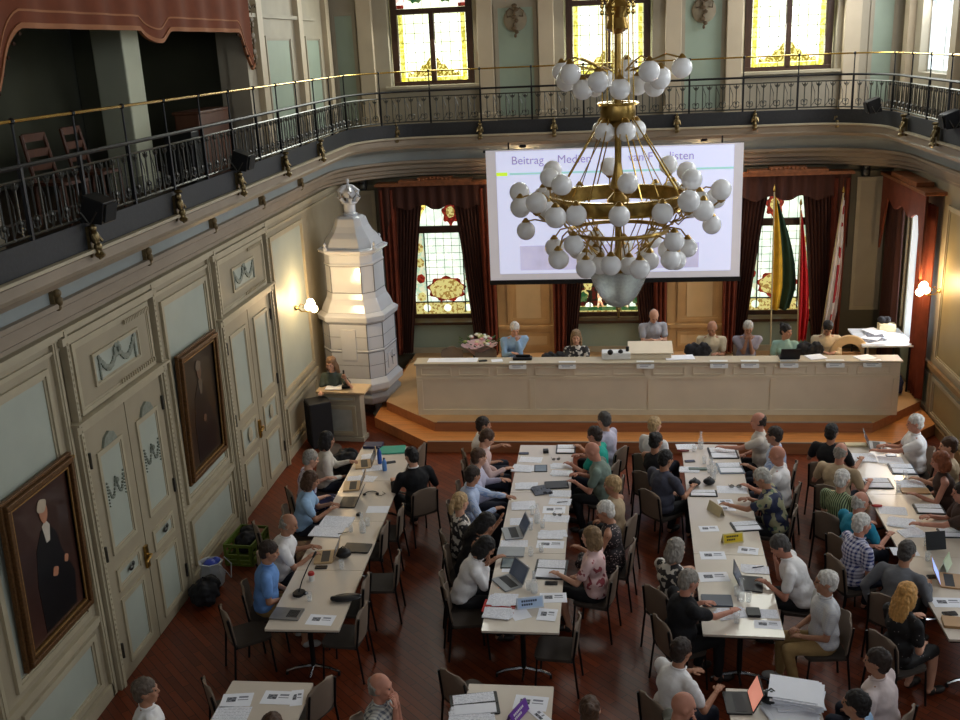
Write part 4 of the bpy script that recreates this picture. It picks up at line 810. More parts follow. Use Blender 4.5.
# ---- stage platform: two steps
def platform(name, pts, z0, z1, top, side):
    me = MB(); k = len(pts); me.prism(pts, z0, z1); o = me.build(name, [side, top], smooth=0)
    o.data.polygons[1].material_index = 1; return struct(o)
platform('floor_stage_step', [(-4.3, 17.2), (-3.12, 16.0), (4.62, 16.0), (5.55, 16.9), (5.55, YB), (-4.3, YB)], 0, .19, oak, oakside)
platform('floor_stage', [(-4.15, 17.6), (-3.05, 16.5), (4.42, 16.5), (5.5, 17.6), (5.55, YB), (-4.15, YB)], .18, .36, carpet, oakside)
struct(MB().box((0.7, 16.52, .365), (7.4, .05, .012)).box((.75, 16.02, .192), (7.7, .04, .012)).build('trim_7', mat('step_nosing', (140, 126, 116), .4), smooth=0))
# ------------------------------------------------------------------ balcony railing
rail_root = empty('balcony_railing', (0, 0, 0), 0, 'black wrought iron balcony railing with a brass handrail running round the hall', 'railing')
PTH = upath(.06, y0=2.0, step=9)
def densify(pts, step):
    L = [0]
    for a, b_ in zip(pts, pts[1:]): L.append(L[-1]+(b_-a).length)
    n = int(L[-1]/step); out = []; j = 0
    for i in range(n+1):
        s = L[-1]*i/n
        while j < len(L)-2 and L[j+1] < s: j += 1
        t = (s-L[j])/max(1e-6, L[j+1]-L[j]); out.append((pts[j].lerp(pts[j+1], t), (pts[j+1]-pts[j]).normalized()))
    return out
up = lambda z: [p+Vector((0, 0, z)) for p in PTH]
MB().tube(up(6.27), .015, 8).build('handrail', brass, rail_root)
MB().tube(up(5.9), .022, 6).build('top_rail', black, rail_root)
MB().tube(up(5.79), .012, 5).build('upper_bar', iron, rail_root)
MB().tube(up(5.32), .014, 5).build('lower_bar', iron, rail_root)
b = MB(); P2 = densify(PTH, .05)
for k in range(len(P2)-1):
    p, q = P2[k][0], P2[k+1][0]
    if k % 2: b.box(((p+q)/2+Vector((0, 0, 5.14))), (.025, .05, .2), Euler((0, 0, math.atan2((q-p).y, (q-p).x)-math.pi/2)).to_matrix())
b.build('pierced_skirt_slats', iron, rail_root, smooth=0)
sw = sweep([(.04, 5.28), (.04, 5.03), (.08, 5.03), (.08, 5.28)], 'skirt_board', fascia_dark, rail_root)
D = densify(PTH, .125); sec = MB(); posts = 0
bal_cnt = 0
for k, (p, t) in enumerate(D):
    z = Vector((0, 0, 1)); nrm = Vector((-t.y, t.x, 0))
    if k % 8 == 0:
        MB().box(p+z*5.58, (.035, .035, .66)).cyl(p+z*5.9, p+z*6.27, .011).ball(p+z*6.27, .03, seg=8, ring=5).build('post', black, rail_root, smooth=0)
        if k: sec.build('railing_panel', iron, rail_root, smooth=0)
        sec = MB(); bal_cnt = 0
        continue
    # twisted or plain baluster with leaf ornaments
    sec.box(p+z*5.55, (.014, .014, .46), Euler((0, 0, k)).to_matrix())
    if k % 2: 
        sec.ball(p+z*5.74, (.03, .03, .022), seg=6, ring=4)
        for s in (-1, 1):
            sec.tube([p+z*5.70, p+t*s*.035+z*5.73, p+t*s*.05+z*5.77], .007, 4)
            sec.tube([p+z*5.36, p+t*s*.05+z*5.38, p+t*s*.055+z*5.45, p+t*s*.02+z*5.47], .009, 4)
        sec.ball(p+z*5.44, (.022, .022, .03), seg=6, ring=4)
    else:
        sec.tube([p+z*5.34, p+t*.06+z*5.42, p+t*.06+z*5.6, p+z*5.76], .006, 4); sec.ball(p+z*5.33, (.018, .018, .02), seg=5, ring=3)
# bronze figure corbels on the fascia
def corbel():
    b = MB(); b.ball((.02, 0, .12), (.045, .045, .05)); b.ball((.03, 0, .02), (.05, .06, .08)); b.ball((.05, 0, -.09), (.045, .05, .06))
    b.cap((.03, .05, .05), (.07, .07, -.03), .02, .018, 6); b.cap((.03, -.05, .05), (.07, -.07, -.03), .02, .018, 6)
    b.cap((.05, .02, -.1), (.08, .03, -.19), .024, .018, 6); b.cap((.05, -.02, -.1), (.07, -.03, -.21), .024, .018, 6)
    b.lathe([(.02, -.22), (.05, -.2), (.06, -.17), (.03, -.14)], (.06, 0, 0), 8); b.box((-.03, 0, -.03), (.04, .08, .34)); b.ball((.03, 0, .19), (.06, .03, .03)); return b
cb0 = corbel().build('bronze_corbel', bronze); tag(cb0, cat='ornament', group='bronze corbels on the balcony fascia')
ordn = ['nearest', 'second', 'third', 'fourth', 'fifth', 'sixth', 'seventh', 'eighth']
first = True
def put(loc, rz, label):
    global first
    o = cb0 if first else cb0.copy()
    if not first: C.objects.link(o)
    first = False; o.location = loc; o.rotation_euler.z = rz; o.scale = (.85,)*3; o['label'] = label
for k, y in enumerate((8.9, 10.9, 12.92, 14.92, 16.9)): put((-4.8, y, 5.12), 0, 'bronze figure corbel on the left balcony fascia, %s from the camera' % ordn[k])
for k, x in enumerate((-4.1, -2.45, -1.0, 1.35, 2.8, 4.3)): put((x, 20.1 if abs(x) < 4 else 20.04, 5.12), -math.pi/2, 'bronze figure corbel on the back balcony fascia, %s from the left corner' % ordn[k])
for k, y in enumerate((17.9, 16.2)): put((4.93, y, 5.12), math.pi, 'bronze figure corbel on the right balcony fascia, %s from the back corner' % ordn[k])
# lion-like brackets in the frieze below
b = MB().box((0, 0, .02), (.1, .12, .24)).ball((.06, 0, .06), (.06, .055, .06)).ball((.08, 0, -.04), (.045, .045, .07)).ball((.05, 0, -.12), (.05, .04, .05))
br0 = b.build('frieze_bracket', mat('umber_bracket', (110, 92, 60), .5, var=.3, scale=20)); tag(br0, cat='bracket', group='small brackets in the left frieze')
for k, y in enumerate((8.8, 10.83, 12.87, 14.9, 16.95)):
    o = br0 if k == 0 else br0.copy()
    if k: C.objects.link(o)
    o.location = (-5.245, y, 4.58); o.scale = (.8, .8, .75); o['label'] = 'small brown bracket in the pale frieze of the left wall, %s from the camera' % ordn[k]
# spotlights / speakers perched on the balcony edge
def wedge(x, y, rz, label):
    e = empty('stage_monitor', (x, y, 5.3), rz, label, 'loudspeaker', 'black loudspeakers on the balcony edge'); e.scale = (.78,)*3
    b = MB().slab([(-.14, -.12), (.14, -.16), (.2, .1), (-.06, .2)], (0, 0, .1), (1, 0, 0), (0, 0, 1), (0, 1, 0), -.17, .17); b.build('cabinet', black, e, smooth=0, bevel=.01)
    MB().box((.19, 0, .07), (.02, .28, .22), (0, .25, 0)).build('grille', mat('grille_cloth', (16, 16, 18), .9), e, smooth=0)
    for s in (-1, 1): MB().tube([(-.1, s*.175, .1), (0, s*.185, -.05), (.1, s*.175, .1)], .012).build('bracket', iron, e)
wedge(-4.78, 9.0, 0, 'black wedge loudspeaker on the left balcony edge, nearer the camera')
wedge(-4.78, 13.0, 0, 'black wedge loudspeaker on the left balcony edge, farther away')
wedge(4.7, 19.0, math.pi, 'black loudspeaker on the right balcony corner')
wedge(4.95, 15.6, math.pi, 'black loudspeaker on the right balcony near the photo edge')
# ------------------------------------------------------------------ gallery contents
vr = empty('valance', (0, 0, 0), 0, 'rust red scalloped fabric valance across the upper left gallery opening', 'valance')
def edge(y):   # lower edge height of the valance
    t = min(abs(y-15.35), abs(y-8.55)); z = 7.06
    if t < .55: z -= .55*(1-t/.55)**1.4
    if abs(y-12.05) < .42: z -= .14*(1-(abs(y-12.05)/.42)**2)
    return z
N = 120; ys = [8.2+7.2*k/N for k in range(N+1)]
def strip(f0, f1, x0, name, m, th=.03, par=vr, depth=.02):
    vs = []; fs = []
    for k, y in enumerate(ys):
        dx = depth*math.sin(y*9)
        for (xx, zz) in ((x0+dx, f0(y)), (x0+dx, f1(y)), (x0+dx-th, f1(y)), (x0+dx-th, f0(y))): vs.append((xx, y, zz))
    for k in range(N): fs += [(4*k+j, 4*k+(j+1) % 4, 4*k+4+(j+1) % 4, 4*k+4+j) for j in range(4)]
    return MB().add(vs, fs).build(name, m, par)
strip(edge, lambda y: 7.75, XL+.2, 'cloth', valance)
strip(lambda y: edge(y)-.03, lambda y: edge(y)+.02, XL+.215, 'fringe', fringe_m, .04)
strip(lambda y: edge(y)+.12, lambda y: edge(y)+.14, XL+.208, 'braid', fringe_m, .01)
b = MB()
for k in range(60):
    y = 8.2+7.2*k/59
    if min(abs(y-15.35), abs(y-8.55)) < .6: b.ball((XL+.21, y, edge(y)-.06), .02, seg=5, ring=4)
b.build('tassels', darkwood, vr)
def wood_chair(loc, rz, label):
    e = empty('wooden_chair', loc, rz, label, 'chair', 'wooden chairs in the left gallery')
    MB().rbox((0, 0, .45), (.42, .42, .035), .05).build('seat', redwood, e)
    for sx in (-1, 1):
        MB().cyl((sx*.18, .18, 0), (sx*.18, .17, .45), .02).build('leg', redwood, e)
        MB().tube([(sx*.18, -.2, 0), (sx*.18, -.18, .45), (sx*.17, -.27, .95)], .022, 6).build('leg', redwood, e)
    b = MB()
    for z, y in ((.62, -.215), (.76, -.24), (.92, -.265)): b.box((0, y, z), (.34, .02, .085), (-.2, 0, 0))
    b.build('backrest', redwood, e, smooth=0)
wood_chair((-5.75, 10.2, 5.06), R(-100), 'reddish wooden chair behind the railing, nearer the camera')
wood_chair((-5.8, 11.1, 5.06), R(-95), 'reddish wooden chair behind the railing, nearer the white pillar')
tag(MB().box((-5.75, 14.3, 5.5), (.35, 1.15, .92)).box((-5.75, 14.3, 5.98), (.4, 1.2, .04)).build('wooden_crate_cabinet', redwood, smooth=0, bevel=.01), 'plain reddish wooden cabinet standing in the left gallery', 'cabinet')
tag(MB().box((-5.8, 13.65, 5.4), (.4, .4, .7)).box((-5.59, 13.65, 5.42), (.02, .34, .5)).build('black_amplifier_case', black, smooth=0, bevel=.015), 'black equipment case next to the wooden cabinet in the gallery', 'case')
# ------------------------------------------------------------------ projection screen
SY = 19.98
ps = empty('projection_screen', (0, SY, 0), 0, 'large white projection screen hanging below the back balcony with a slide on it', 'screen')
def scr(x0, x1, z0, z1, y0, y1, name, m, par=ps): return MB().box(((x0+x1)/2, (y0+y1)/2, (z0+z1)/2), (x1-x0, y1-y0, z1-z0)).build(name, m, par, smooth=0)
sx0, sx1, sz0, sz1 = -2.35, 2.6, 2.12, 4.72
scr(sx0, sx1, sz0, sz1, 0, .02, 'border', mat('screen_cloth', (206, 204, 212), .8, emit=.22, var=.01))
scr(sx0+.2, sx1-.18, sz0+.13, sz1-.03, -.006, -.001, 'slide', mat('slide_light', (208, 214, 244), .8, emit=.5, var=.01))
scr(sx0-.02, sx1+.02, sz0-.09, sz0, -.03, .05, 'bottom_bar', black)
scr(sx0+.2, sx0+.42, 4.22, 4.29, -.012, -.007, 'slide_stripe', mat('slide_lime', (190, 226, 60), .8, emit=.6, var=.01))
scr(sx0+.46, sx1-.18, 4.235, 4.275, -.012, -.007, 'slide_stripe', mat('slide_mint', (150, 196, 190), .8, emit=.55, var=.01))
scr(sx0+.62, sx1-.8, 2.32, 2.82, -.012, -.007, 'slide_picture', mat('slide_picture', (186, 184, 214), .8, emit=.5, var=.12, scale=2))
def text(s, size, loc, rot, m, par, name='lettering', al='LEFT', bold=0):
    c = bpy.data.curves.new(name, 'FONT'); c.body = s; c.size = size; c.align_x = al; c.extrude = .002; c.offset = bold
    t_ = bpy.data.objects.new(name, c); C.objects.link(t_); c.materials.append(m); bpy.context.view_layer.update()
    me = bpy.data.meshes.new_from_object(t_.evaluated_get(bpy.context.evaluated_depsgraph_get())); bpy.data.objects.remove(t_)
    o = bpy.data.objects.new(name, me); C.objects.link(o); o.location = loc; o.rotation_euler = rot; o.parent = par; return o
MB().box((-1.9, .06, 4.78), (.03, .03, .16)).box((2.2, .06, 4.78), (.03, .03, .16)).box((.1, .045, 4.7), (5.0, .05, .05)).build('hanger', black, ps, smooth=0)
tm = mat('slide_text', (160, 148, 186), .8, emit=.3, var=.01)
for s, x in (('Beitrag', sx0+.5), ('Medien', -.95), ('van F', .42), ('listen', 1.2)):
    text(s, .225, (x, -.012, 4.44), (math.pi/2, 0, 0), tm, ps)
# ------------------------------------------------------------------ curtains and pelmets
def drape(name, cx, w_top, w_bot, side, z0, z1, Y, par, m=curtain, folds=9, gather=None):
    """hanging cloth; inner edge sweeps from near the middle at the top outwards lower down"""
    nu, nv = 64, 22; vs = []; fs = []
    for j in range(nv+1):
        t = j/nv; z = z1+(z0-z1)*t
        inn = w_top[0]+(w_bot[0]-w_top[0])*(t**.8); out = w_top[1]+(w_bot[1]-w_top[1])*t
        if gather: 
            g = math.exp(-((t-gather)/.16)**2); mid = out-.14; inn = inn+(mid-inn)*g*.75
        for i in range(nu+1):
            s = i/nu; x = cx+side*(inn+(out-inn)*s); a = .055*(.6+.4*t)
            vs.append((x, Y+a*math.sin(s*folds*2*math.pi+.8*math.sin(t*3)), z))
    m1 = nu+1
    for j in range(nv):
        for i in range(nu): fs.append((j*m1+i, j*m1+i+1, (j+1)*m1+i+1, (j+1)*m1+i))
    o = MB().add(vs, fs).build(name, m, par, smooth=60); s_ = o.modifiers.new('thickness', 'SOLIDIFY'); s_.thickness = .012; return o
for cx, lab in ((WX[0], 'left'), (WX[1], 'middle'), (WX[2], 'right')):
    root = empty('curtain_set', (0, 0, 0), 0, 'dark red-brown curtains with a carved wooden pelmet over the %s stage window' % lab, 'curtain', 'curtains over the stage windows')
    Y = 20.5
    drape('curtain', cx, (.28, 1.0), (.72, 1.12), -1, .42, 3.95, Y, root, gather=None)
    drape('curtain', cx, (.28, 1.0), (.66, 1.08), 1, .42, 3.95, Y, root, gather=None)
    drape('side_curtain', cx, (.85, 1.18), (.92, 1.16), -1, .42, 3.95, Y-.12, root, mat('rust_side_curtain', (108, 46, 26), .85, var=.2), 3)
    drape('side_curtain', cx, (.85, 1.18), (.92, 1.14), 1, .42, 3.95, Y-.12, root, mat('rust_side_curtain', (140, 58, 30)), 3)
    # lambrequin with scalloped edge
    vs = []; fs = []; n = 60
    for k in range(n+1):
        x = -1.2+2.4*k/n; e = 3.58-.05*math.cos(k/n*2*math.pi*4)-(.95*max(0, (abs(x)-.85)/.35)**1.3)
        d = .03*math.sin(k*1.1)
        for yy, zz in ((20.36+d, 4.06), (20.36+d, e), (20.4+d, e), (20.4+d, 4.06)): vs.append((cx+x, yy, zz))
    for k in range(n): fs += [(4*k+j, 4*k+(j+1) % 4, 4*k+4+(j+1) % 4, 4*k+4+j) for j in range(4)]
    MB().add(vs, fs).build('lambrequin', curtain, root, smooth=60)
    b = MB().box((cx, 20.42, 4.07), (2.46, .3, .05)).box((cx, 20.4, 4.12), (1.5, .3, .06)); b.box((cx, 20.4, 4.17), (.7, .26, .05))
    for k in range(9): b.ball((cx-.32+.08*k, 20.26, 4.17+.02*math.cos((k-4)*.6)), (.04, .03, .03), seg=6, ring=4)
    b.box((cx, 20.3, 4.05), (2.5, .06, .04)); b.build('pelmet', mat('carved_pelmet', (132, 78, 44), .45, var=.3, scale=12), root, smooth=0, bevel=.006)
# right wall curtain
root = empty('curtain_set', (0, 0, 0), 0, 'rust red curtain with wooden pelmet over the right wall window beside the stage', 'curtain')
def drape_x(name, y0, y1, z0, z1, X, par, m, folds=5, taper=0):
    nu, nv = 40, 12; vs = []; fs = []
    for j in range(nv+1):
        t = j/nv
        for i in range(nu+1):
            s = i/nu; ya = y0+(taper*math.sin(t*math.pi/2) if taper else 0); vs.append((X+.05*math.sin(s*folds*2*math.pi+t), ya+(y1-ya)*s, z1+(z0-z1)*t))
    for j in range(nv):
        for i in range(nu): a = j*(nu+1)+i; fs.append((a, a+1, a+nu+2, a+nu+1))
    o = MB().add(vs, fs).build(name, m, par, smooth=60); o.modifiers.new('thickness', 'SOLIDIFY').thickness = .012
rust = mat('rust_side_curtain', (140, 58, 30))
drape_x('curtain', 17.55, 18.25, .4, 3.8, XR-.16, root, rust); drape_x('curtain', 19.3, 20.2, .4, 3.8, XR-.2, root, curtain)
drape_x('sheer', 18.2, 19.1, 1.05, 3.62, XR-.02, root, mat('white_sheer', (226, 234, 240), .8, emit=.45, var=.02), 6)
vs = []; n = 50; fs = []
for k in range(n+1):
    y = 17.5+2.75*k/n; q = abs(k/n-.5)*2; e = 3.55-.06*math.cos(k/n*6*math.pi)-.9*max(0, (q-.72)/.28)
    for xx, zz in ((XR-.34, 4.0), (XR-.34, e), (XR-.3, e), (XR-.3, 4.0)): vs.append((xx, y, zz))
for k in range(n): fs += [(4*k+j, 4*k+(j+1) % 4, 4*k+4+(j+1) % 4, 4*k+4+j) for j in range(4)]
MB().add(vs, fs).build('lambrequin', mat('rust_lambrequin', (116, 54, 30), .85, var=.2), root, smooth=60)
MB().box((XR-.2, 18.88, 4.03), (.36, 2.85, .06)).box((XR-.2, 18.88, 4.1), (.3, 1.6, .08)).build('pelmet', mat('carved_pelmet', (132, 78, 44)), root, smooth=0, bevel=.01)
# ------------------------------------------------------------------ sconces
def sconce(loc, rz, label):
    e = empty('wall_sconce', loc, rz, label, 'wall lamp', 'lit wall sconces')
    MB().lathe([(.001, 0), (.05, .01), (.04, .03), (.015, .05), (.001, .06)], (0, 0, 0), 12, Matrix.Rotation(math.pi/2, 3, 'Y')).build('wall_plate', brass, e)
    MB().tube([(.03, 0, 0), (.1, 0, -.06), (.2, 0, -.07), (.28, 0, -.02)], .012).tube([(.2, 0, -.07), (.24, .07, -.06), (.26, .1, -.01)], .009).tube([(.2, 0, -.07), (.24, -.07, -.06), (.26, -.1, -.01)], .009).tube([(.05, 0, 0), (.1, 0, .07), (.16, 0, .05), (.13, 0, .0)], .008).build('arm', brass, e)
    for p in ((.28, 0, .1), (.27, .1, .04), (.27, -.1, .04), (.34, 0, -.02)): MB().ball(p, .066, seg=14, ring=10).build('glass_globe', lamp_on, e)
    l = bpy.data.lights.new('sconce_light', 'POINT'); l.energy = 60; l.color = (1, .68, .34); l.shadow_soft_size = .12
    o = bpy.data.objects.new('sconce_light', l); C.objects.link(o); o.parent = e; o.location = (.36, 0, .12)
sconce((XL+.02, 16.75, 2.42), 0, 'lit brass sconce with glowing globes on the left wall beside the stove')
sconce((XR-.02, 17.35, 2.42), math.pi, 'lit brass sconce with glowing globes on the right wall panelling')
# downlights under the back balcony
for k, x in enumerate((-1.65, 1.9)):
    e = empty('ceiling_downlight', (x, 20.45, 4.72), 0, 'small warm downlight under the back balcony, %s of the screen centre' % ('left' if x < 0 else 'right'), 'lamp', 'downlights under the back balcony')
    MB().cyl((0, 0, 0), (0, 0, .06), .07, .07, 12).build('housing', black, e)
    l = bpy.data.lights.new('downlight', 'SPOT'); l.energy = 300; l.color = (1, .76, .46); l.spot_size = R(120); l.spot_blend = .6; l.shadow_soft_size = .08
    o = bpy.data.objects.new('downlight', l); C.objects.link(o); o.parent = e; o.location = (0, 0, -.02)
# loudspeakers under balcony at the back wall
for x, lab in ((-5.0, 'left'), (5.0, 'right')):
    e = empty('wall_loudspeaker', (x, 20.55, 4.1), 0, 'small black loudspeaker high on the back wall near the %s corner' % lab, 'loudspeaker', 'small wall loudspeakers')
    MB().rbox((0, 0, 0), (.16, .16, .3), .04).build('cabinet', black, e); MB().ball((0, -.08, .05), (.05, .01, .05)).ball((0, -.08, -.07), (.06, .01, .06)).build('cone', iron, e)
    MB().cyl((0, .05, 0), (0, .22, .05), .015).build('bracket', iron, e)
# ------------------------------------------------------------------ tiled stove
st = empty('tiled_stove', (-4.72, 18.25, 0), R(-8), 'tall white glazed tiled stove with a crowned top in the left corner of the hall', 'stove')
def octo(w, d, c):  # plan with canted corners
    return [(w, -d+c), (w, d-c), (w-c, d), (-w+c, d), (-w, d-c), (-w, -d+c), (-w+c, -d), (w-c, -d)]
def tier(rows, name, m, par=st):   # rows of (scale w, z)
    b = MB(); vs = []; fs = []; n = 8
    for w_, z in rows: vs += [(x, y, z) for x, y in octo(w_, w_*.95, w_*.38)]
    for i in range(len(rows)-1): fs += [(i*n+k, i*n+(k+1) % n, (i+1)*n+(k+1) % n, (i+1)*n+k) for k in range(n)]
    fs += [tuple(range(n-1, -1, -1)), tuple(range((len(rows)-1)*n, len(rows)*n))]
    return b.add(vs, fs).build(name, m, par, smooth=0, bevel=.012)
for sx in (-1, 1):
    for sy in (-1, 1): MB().lathe([(.09, 0), (.11, .06), (.06, .14), (.08, .3)], (sx*.42, sy*.4, 0), 10).build('leg', mat('stove_foot', (96, 96, 96), .4), st)
tier([(.56, .26), (.62, .3), (.64, .42), (.58, .5)], 'plinth', mat('stove_plinth', (150, 150, 152), .3, var=.05))
tier([(.6, .5), (.68, .58), (.68, .7), (.6, .8), (.6, 1.3), (.62, 1.33), (.6, 1.36), (.6, 1.85), (.66, 1.9), (.68, 2.0), (.6, 2.06)], 'lower_body', porcelain)
tier([(.6, 2.06), (.55, 2.2), (.5, 2.3), (.48, 2.4), (.48, 2.92), (.5, 2.95), (.48, 2.98), (.48, 3.12), (.56, 3.17), (.58, 3.22), (.52, 3.25)], 'upper_body', porcelain)
tier([(.5, 3.25), (.48, 3.3), (.42, 3.42), (.34, 3.52), (.29, 3.62), (.25, 3.76), (.19, 3.8)], 'hood', porcelain)
MB().lathe([(.13, 3.8), (.14, 3.84), (.11, 3.86), (.11, 4.0), (.15, 4.02), (.15, 4.05), (.1, 4.06)], (0, 0, 0), 12).build('lantern', porcelain, st)
b = MB()
for k in range(6):
    a = k*math.pi/3; b.tube([(.12*math.cos(a), .12*math.sin(a), 4.04), (.2*math.cos(a), .2*math.sin(a), 4.14), (.19*math.cos(a), .19*math.sin(a), 4.24), (.08*math.cos(a), .08*math.sin(a), 4.32), (0, 0, 4.34)], [.03, .04, .045, .04, .03], 8)
b.ball((0, 0, 4.22), (.14, .14, .12)); b.cap((0, 0, 4.33), (0, 0, 4.42), .025, .02); b.ball((0, 0, 4.44), .03); b.build('crown', porcelain, st)
for k in range(8):    # small urns at the cornice corners
    x, y = octo(.55, .52, .21)[k]; 
    if k % 2 == 0: MB().lathe([(.03, 3.22), (.045, 3.26), (.02, 3.3), (.03, 3.34), (.001, 3.38)], (x, y, 0), 8).build('finial', porcelain, st)
b = MB()
for w_, zs in ((.603, (.8, 1.3)), (.603, (1.36, 1.85)), (.483, (2.42, 2.92))):
    for x, y in octo(w_, w_*.95, w_*.38): b.box((x, y, sum(zs)/2), (.012, .012, zs[1]-zs[0]))
    for z in (zs[0], zs[1]):
        pp = [Vector((x, y, z)) for x, y in octo(w_, w_*.95, w_*.38)]; b.tube(pp, .006, 4, True)
for z in (1.05, 1.6):
    pp = [Vector((x, y, z)) for x, y in octo(.602, .572, .229)]; b.tube(pp, .004, 4, True)
b.build('tile_joints', joint, st, smooth=0)
for z in (1.5,):
    MB().slab([(-.15, 1.15), (.15, 1.15), (.15, 1.75), (-.15, 1.75)], (0, -.57, 0), (1, 0, 0), (0, 0, 1), (0, -1, 0), 0, .02).build('stove_panel', porcelain, st, smooth=0, bevel=.006)
MB().box((.61, -.1, 1.05), (.02, .16, .3)).box((.61, .14, 1.05), (.02, .16, .3)).build('fire_door', porcelain, st, smooth=0, bevel=.004)
MB().ball((.635, -.03, 1.08), .014).ball((.635, .08, 1.08), .014).build('door_knob', black, st)
# ------------------------------------------------------------------ lectern
lc = empty('lectern', (-4.72, 16.5, 0), R(-6), 'tall wooden lectern with pale panelled front and a sloping top beside the stove', 'lectern')
lw1 = mat('lectern_cream', (168, 158, 138), .5, var=.06, scale=3)
MB().box((0, .12, .45), (.72, .22, .9)).box((0, .12, .04), (.78, .28, .08)).build('body', lw1, lc, smooth=0, bevel=.008)
panel((0, .0, 0), (1, 0, 0), (0, 0, 1), (0, -1, 0), -.27, .27, .12, .68, mat('lectern_panel', (168, 170, 160), .5), cream2, lc, .05, .025)
panel((0, .0, 0), (1, 0, 0), (0, 0, 1), (0, -1, 0), -.27, .27, .76, .86, mat('lectern_panel', (158, 170, 168)), cream2, lc, .02, .02)
MB().box((.02, .14, .95), (.92, .4, .04), (.1, 0, 0)).build('top_board', mat('lectern_top', (196, 170, 134), .4, var=.06), lc, smooth=0, bevel=.006)
# ------------------------------------------------------------------ chandelier
CX, CY = .12, 10.5
ch = empty('chandelier', (CX, CY, 0), 0, 'huge brass chandelier with dozens of frosted glass globes hanging in the hall', 'chandelier')
ZR = 5.11     # ring height
MB().cyl((0, 0, 4.1), (0, 0, ZC), .035, n=12).lathe([(.02, 5.2), (.09, 5.25), (.05, 5.4), (.035, 5.5)]).lathe([(.035, 6.75), (.12, 6.8), (.09, 6.9), (.13, 7.0), (.05, 7.1)]).lathe([(.04, 5.0), (.1, 5.05), (.12, 5.12), (.05, 5.2)]).build('central_shaft', oldbrass, ch)
def ring(name, r, z0, z1, th, m, n=48):
    return MB().lathe([(r-th, z0), (r, z0), (r+.012, (z0+z1)/2), (r, z1), (r-th, z1), (r-th-.004, (z0+z1)/2), (r-th, z0)], (0, 0, 0), n).build(name, m, ch)
def open_ring(name, r, z0, z1, th, m, n=48):
    prof = [(r-th, z0), (r, z0), (r+.008, (z0+z1)/2), (r, z1), (r-th, z1)]; vs = []; k = len(prof)
    for q, z in prof:
        for i in range(n): a = 2*math.pi*i/n; vs.append((q*math.cos(a), q*math.sin(a), z))
    fs = [(i*n+j, i*n+(j+1) % n, ((i+1) % k)*n+(j+1) % n, ((i+1) % k)*n+j) for i in range(k) for j in range(n)]
    return MB().add(vs, fs).build(name, m, ch)
open_ring('main_hoop', .68, ZR-.06, ZR+.07, .015, oldbrass); open_ring('main_hoop_rim', .70, ZR+.065, ZR+.08, .04, brass); open_ring('main_hoop_rim', .70, ZR-.075, ZR-.055, .04, brass)
open_ring('lower_hoop', .52, ZR-.32, ZR-.28, .02, oldbrass)
ring('upper_drum', .17, 5.93, 6.08, .05, oldbrass, 24); open_ring('upper_drum_rim', .2, 6.07, 6.1, .05, brass); ring('upper_collar', .1, 5.86, 5.93, .04, oldbrass, 20)
P_ = lambda r, a, z: Vector((r*math.cos(a), r*math.sin(a), z))
b = MB()
for k in range(8):      # hanging rods drum -> hoop, and chains above
    a = 2*math.pi*(k+.3)/8
    b.cyl(P_(.17, a, 5.95), P_(.66, a+.1, ZR+.09), .008, n=5); b.cyl(P_(.15, a, 5.95), P_(.6, a-.32, ZR+.1), .006, n=5)
for k in range(6):
    a = 2*math.pi*(k+.2)/6; b.cyl(P_(.16, a, 6.08), P_(.13, a, 8.6), .008, n=5)
    for j in range(4): b.ball(P_(.155, a, 6.95+.06*j), (.022, .022, .028), seg=6, ring=4)
b.build('suspension_rods', brass, ch)
b = MB()
for k in range(12):
    a = 2*math.pi*k/12; b.cyl(P_(.64, a, ZR-.06), P_(.28, a+.25, 4.56), .007, n=5); b.cyl(P_(.52, a, ZR-.3), P_(.22, a-.2, 4.58), .006, n=5)
    b.tube([P_(.5, a, ZR-.3), P_(.56, a, ZR-.22), P_(.62, a, ZR-.2), P_(.66, a, ZR-.1)], .008, 5)
    b.tube([P_(.7, a, ZR-.06), P_(.74, a, ZR-.14), P_(.68, a, ZR-.2), P_(.62, a, ZR-.16)], .009, 5)
b.build('lower_scrollwork', oldbrass, ch)
gi = 0
def globe(r, a, z, up, root_r, root_z, gr=.088, sag=.1):
    gr *= 1.16; r *= 1.03
    """one glass globe with its holder and curved arm as parts"""
    p = P_(r, a, z); s = 1 if up else -1; base = p-Vector((0, 0, s*gr*.95))
    q = P_(root_r, a*.999, root_z); mid = (q+base)/2; mid.z = min(q.z, base.z)-sag*.6 if up else max(q.z, base.z)+sag*.3
    pts = [q.lerp(mid, .0), q.lerp(mid, .6)+Vector((0, 0, -.02)), mid.lerp(base, .35), mid.lerp(base, .75), base]
    ar = MB().tube(pts, .009, 5); ar.lathe([(.012, -.03), (.035, -.012), (.045, 0), (.02, .02)] if up else [(.02, -.02), (.045, 0), (.035, .014), (.012, .04)], base, 8)
    o = ar.build('arm', oldbrass, ch)
    g = MB().ball((0, 0, 0), gr, seg=18, ring=12).build('globe_shade', globe_m, ch); g.location = p
import itertools
for k in range(12):
    a = 2*math.pi*k/12
    globe(.80, a, ZR-.02, False, .68, ZR-.0, .09)                                        # ring of globes at hoop level
for k in range(8):
    a = 2*math.pi*k/8+.12
    globe(.86 if k % 2 else .68, a, ZR+.27, True, .68, ZR-.02)                            # upright globes
for k in (0, 1, 3, 4, 5, 7):
    a = 2*math.pi*k/8
    globe(1.0, a-.1, ZR+.1, True, .68, ZR-.05, .092, .16); globe(.98, a+.14, ZR-.02, False, .68, ZR-.05, .092)
for k in range(6):
    a = 2*math.pi*(k)/6+.05; globe(.93, a, ZR-.28, False, .66, ZR-.2, .085)
for k in range(14):
    a = 2*math.pi*(k+.25)/14; globe(.6 if k % 2 else .7, a, ZR-.52-(.07 if k % 2 else 0), False, .5, ZR-.3, .088)
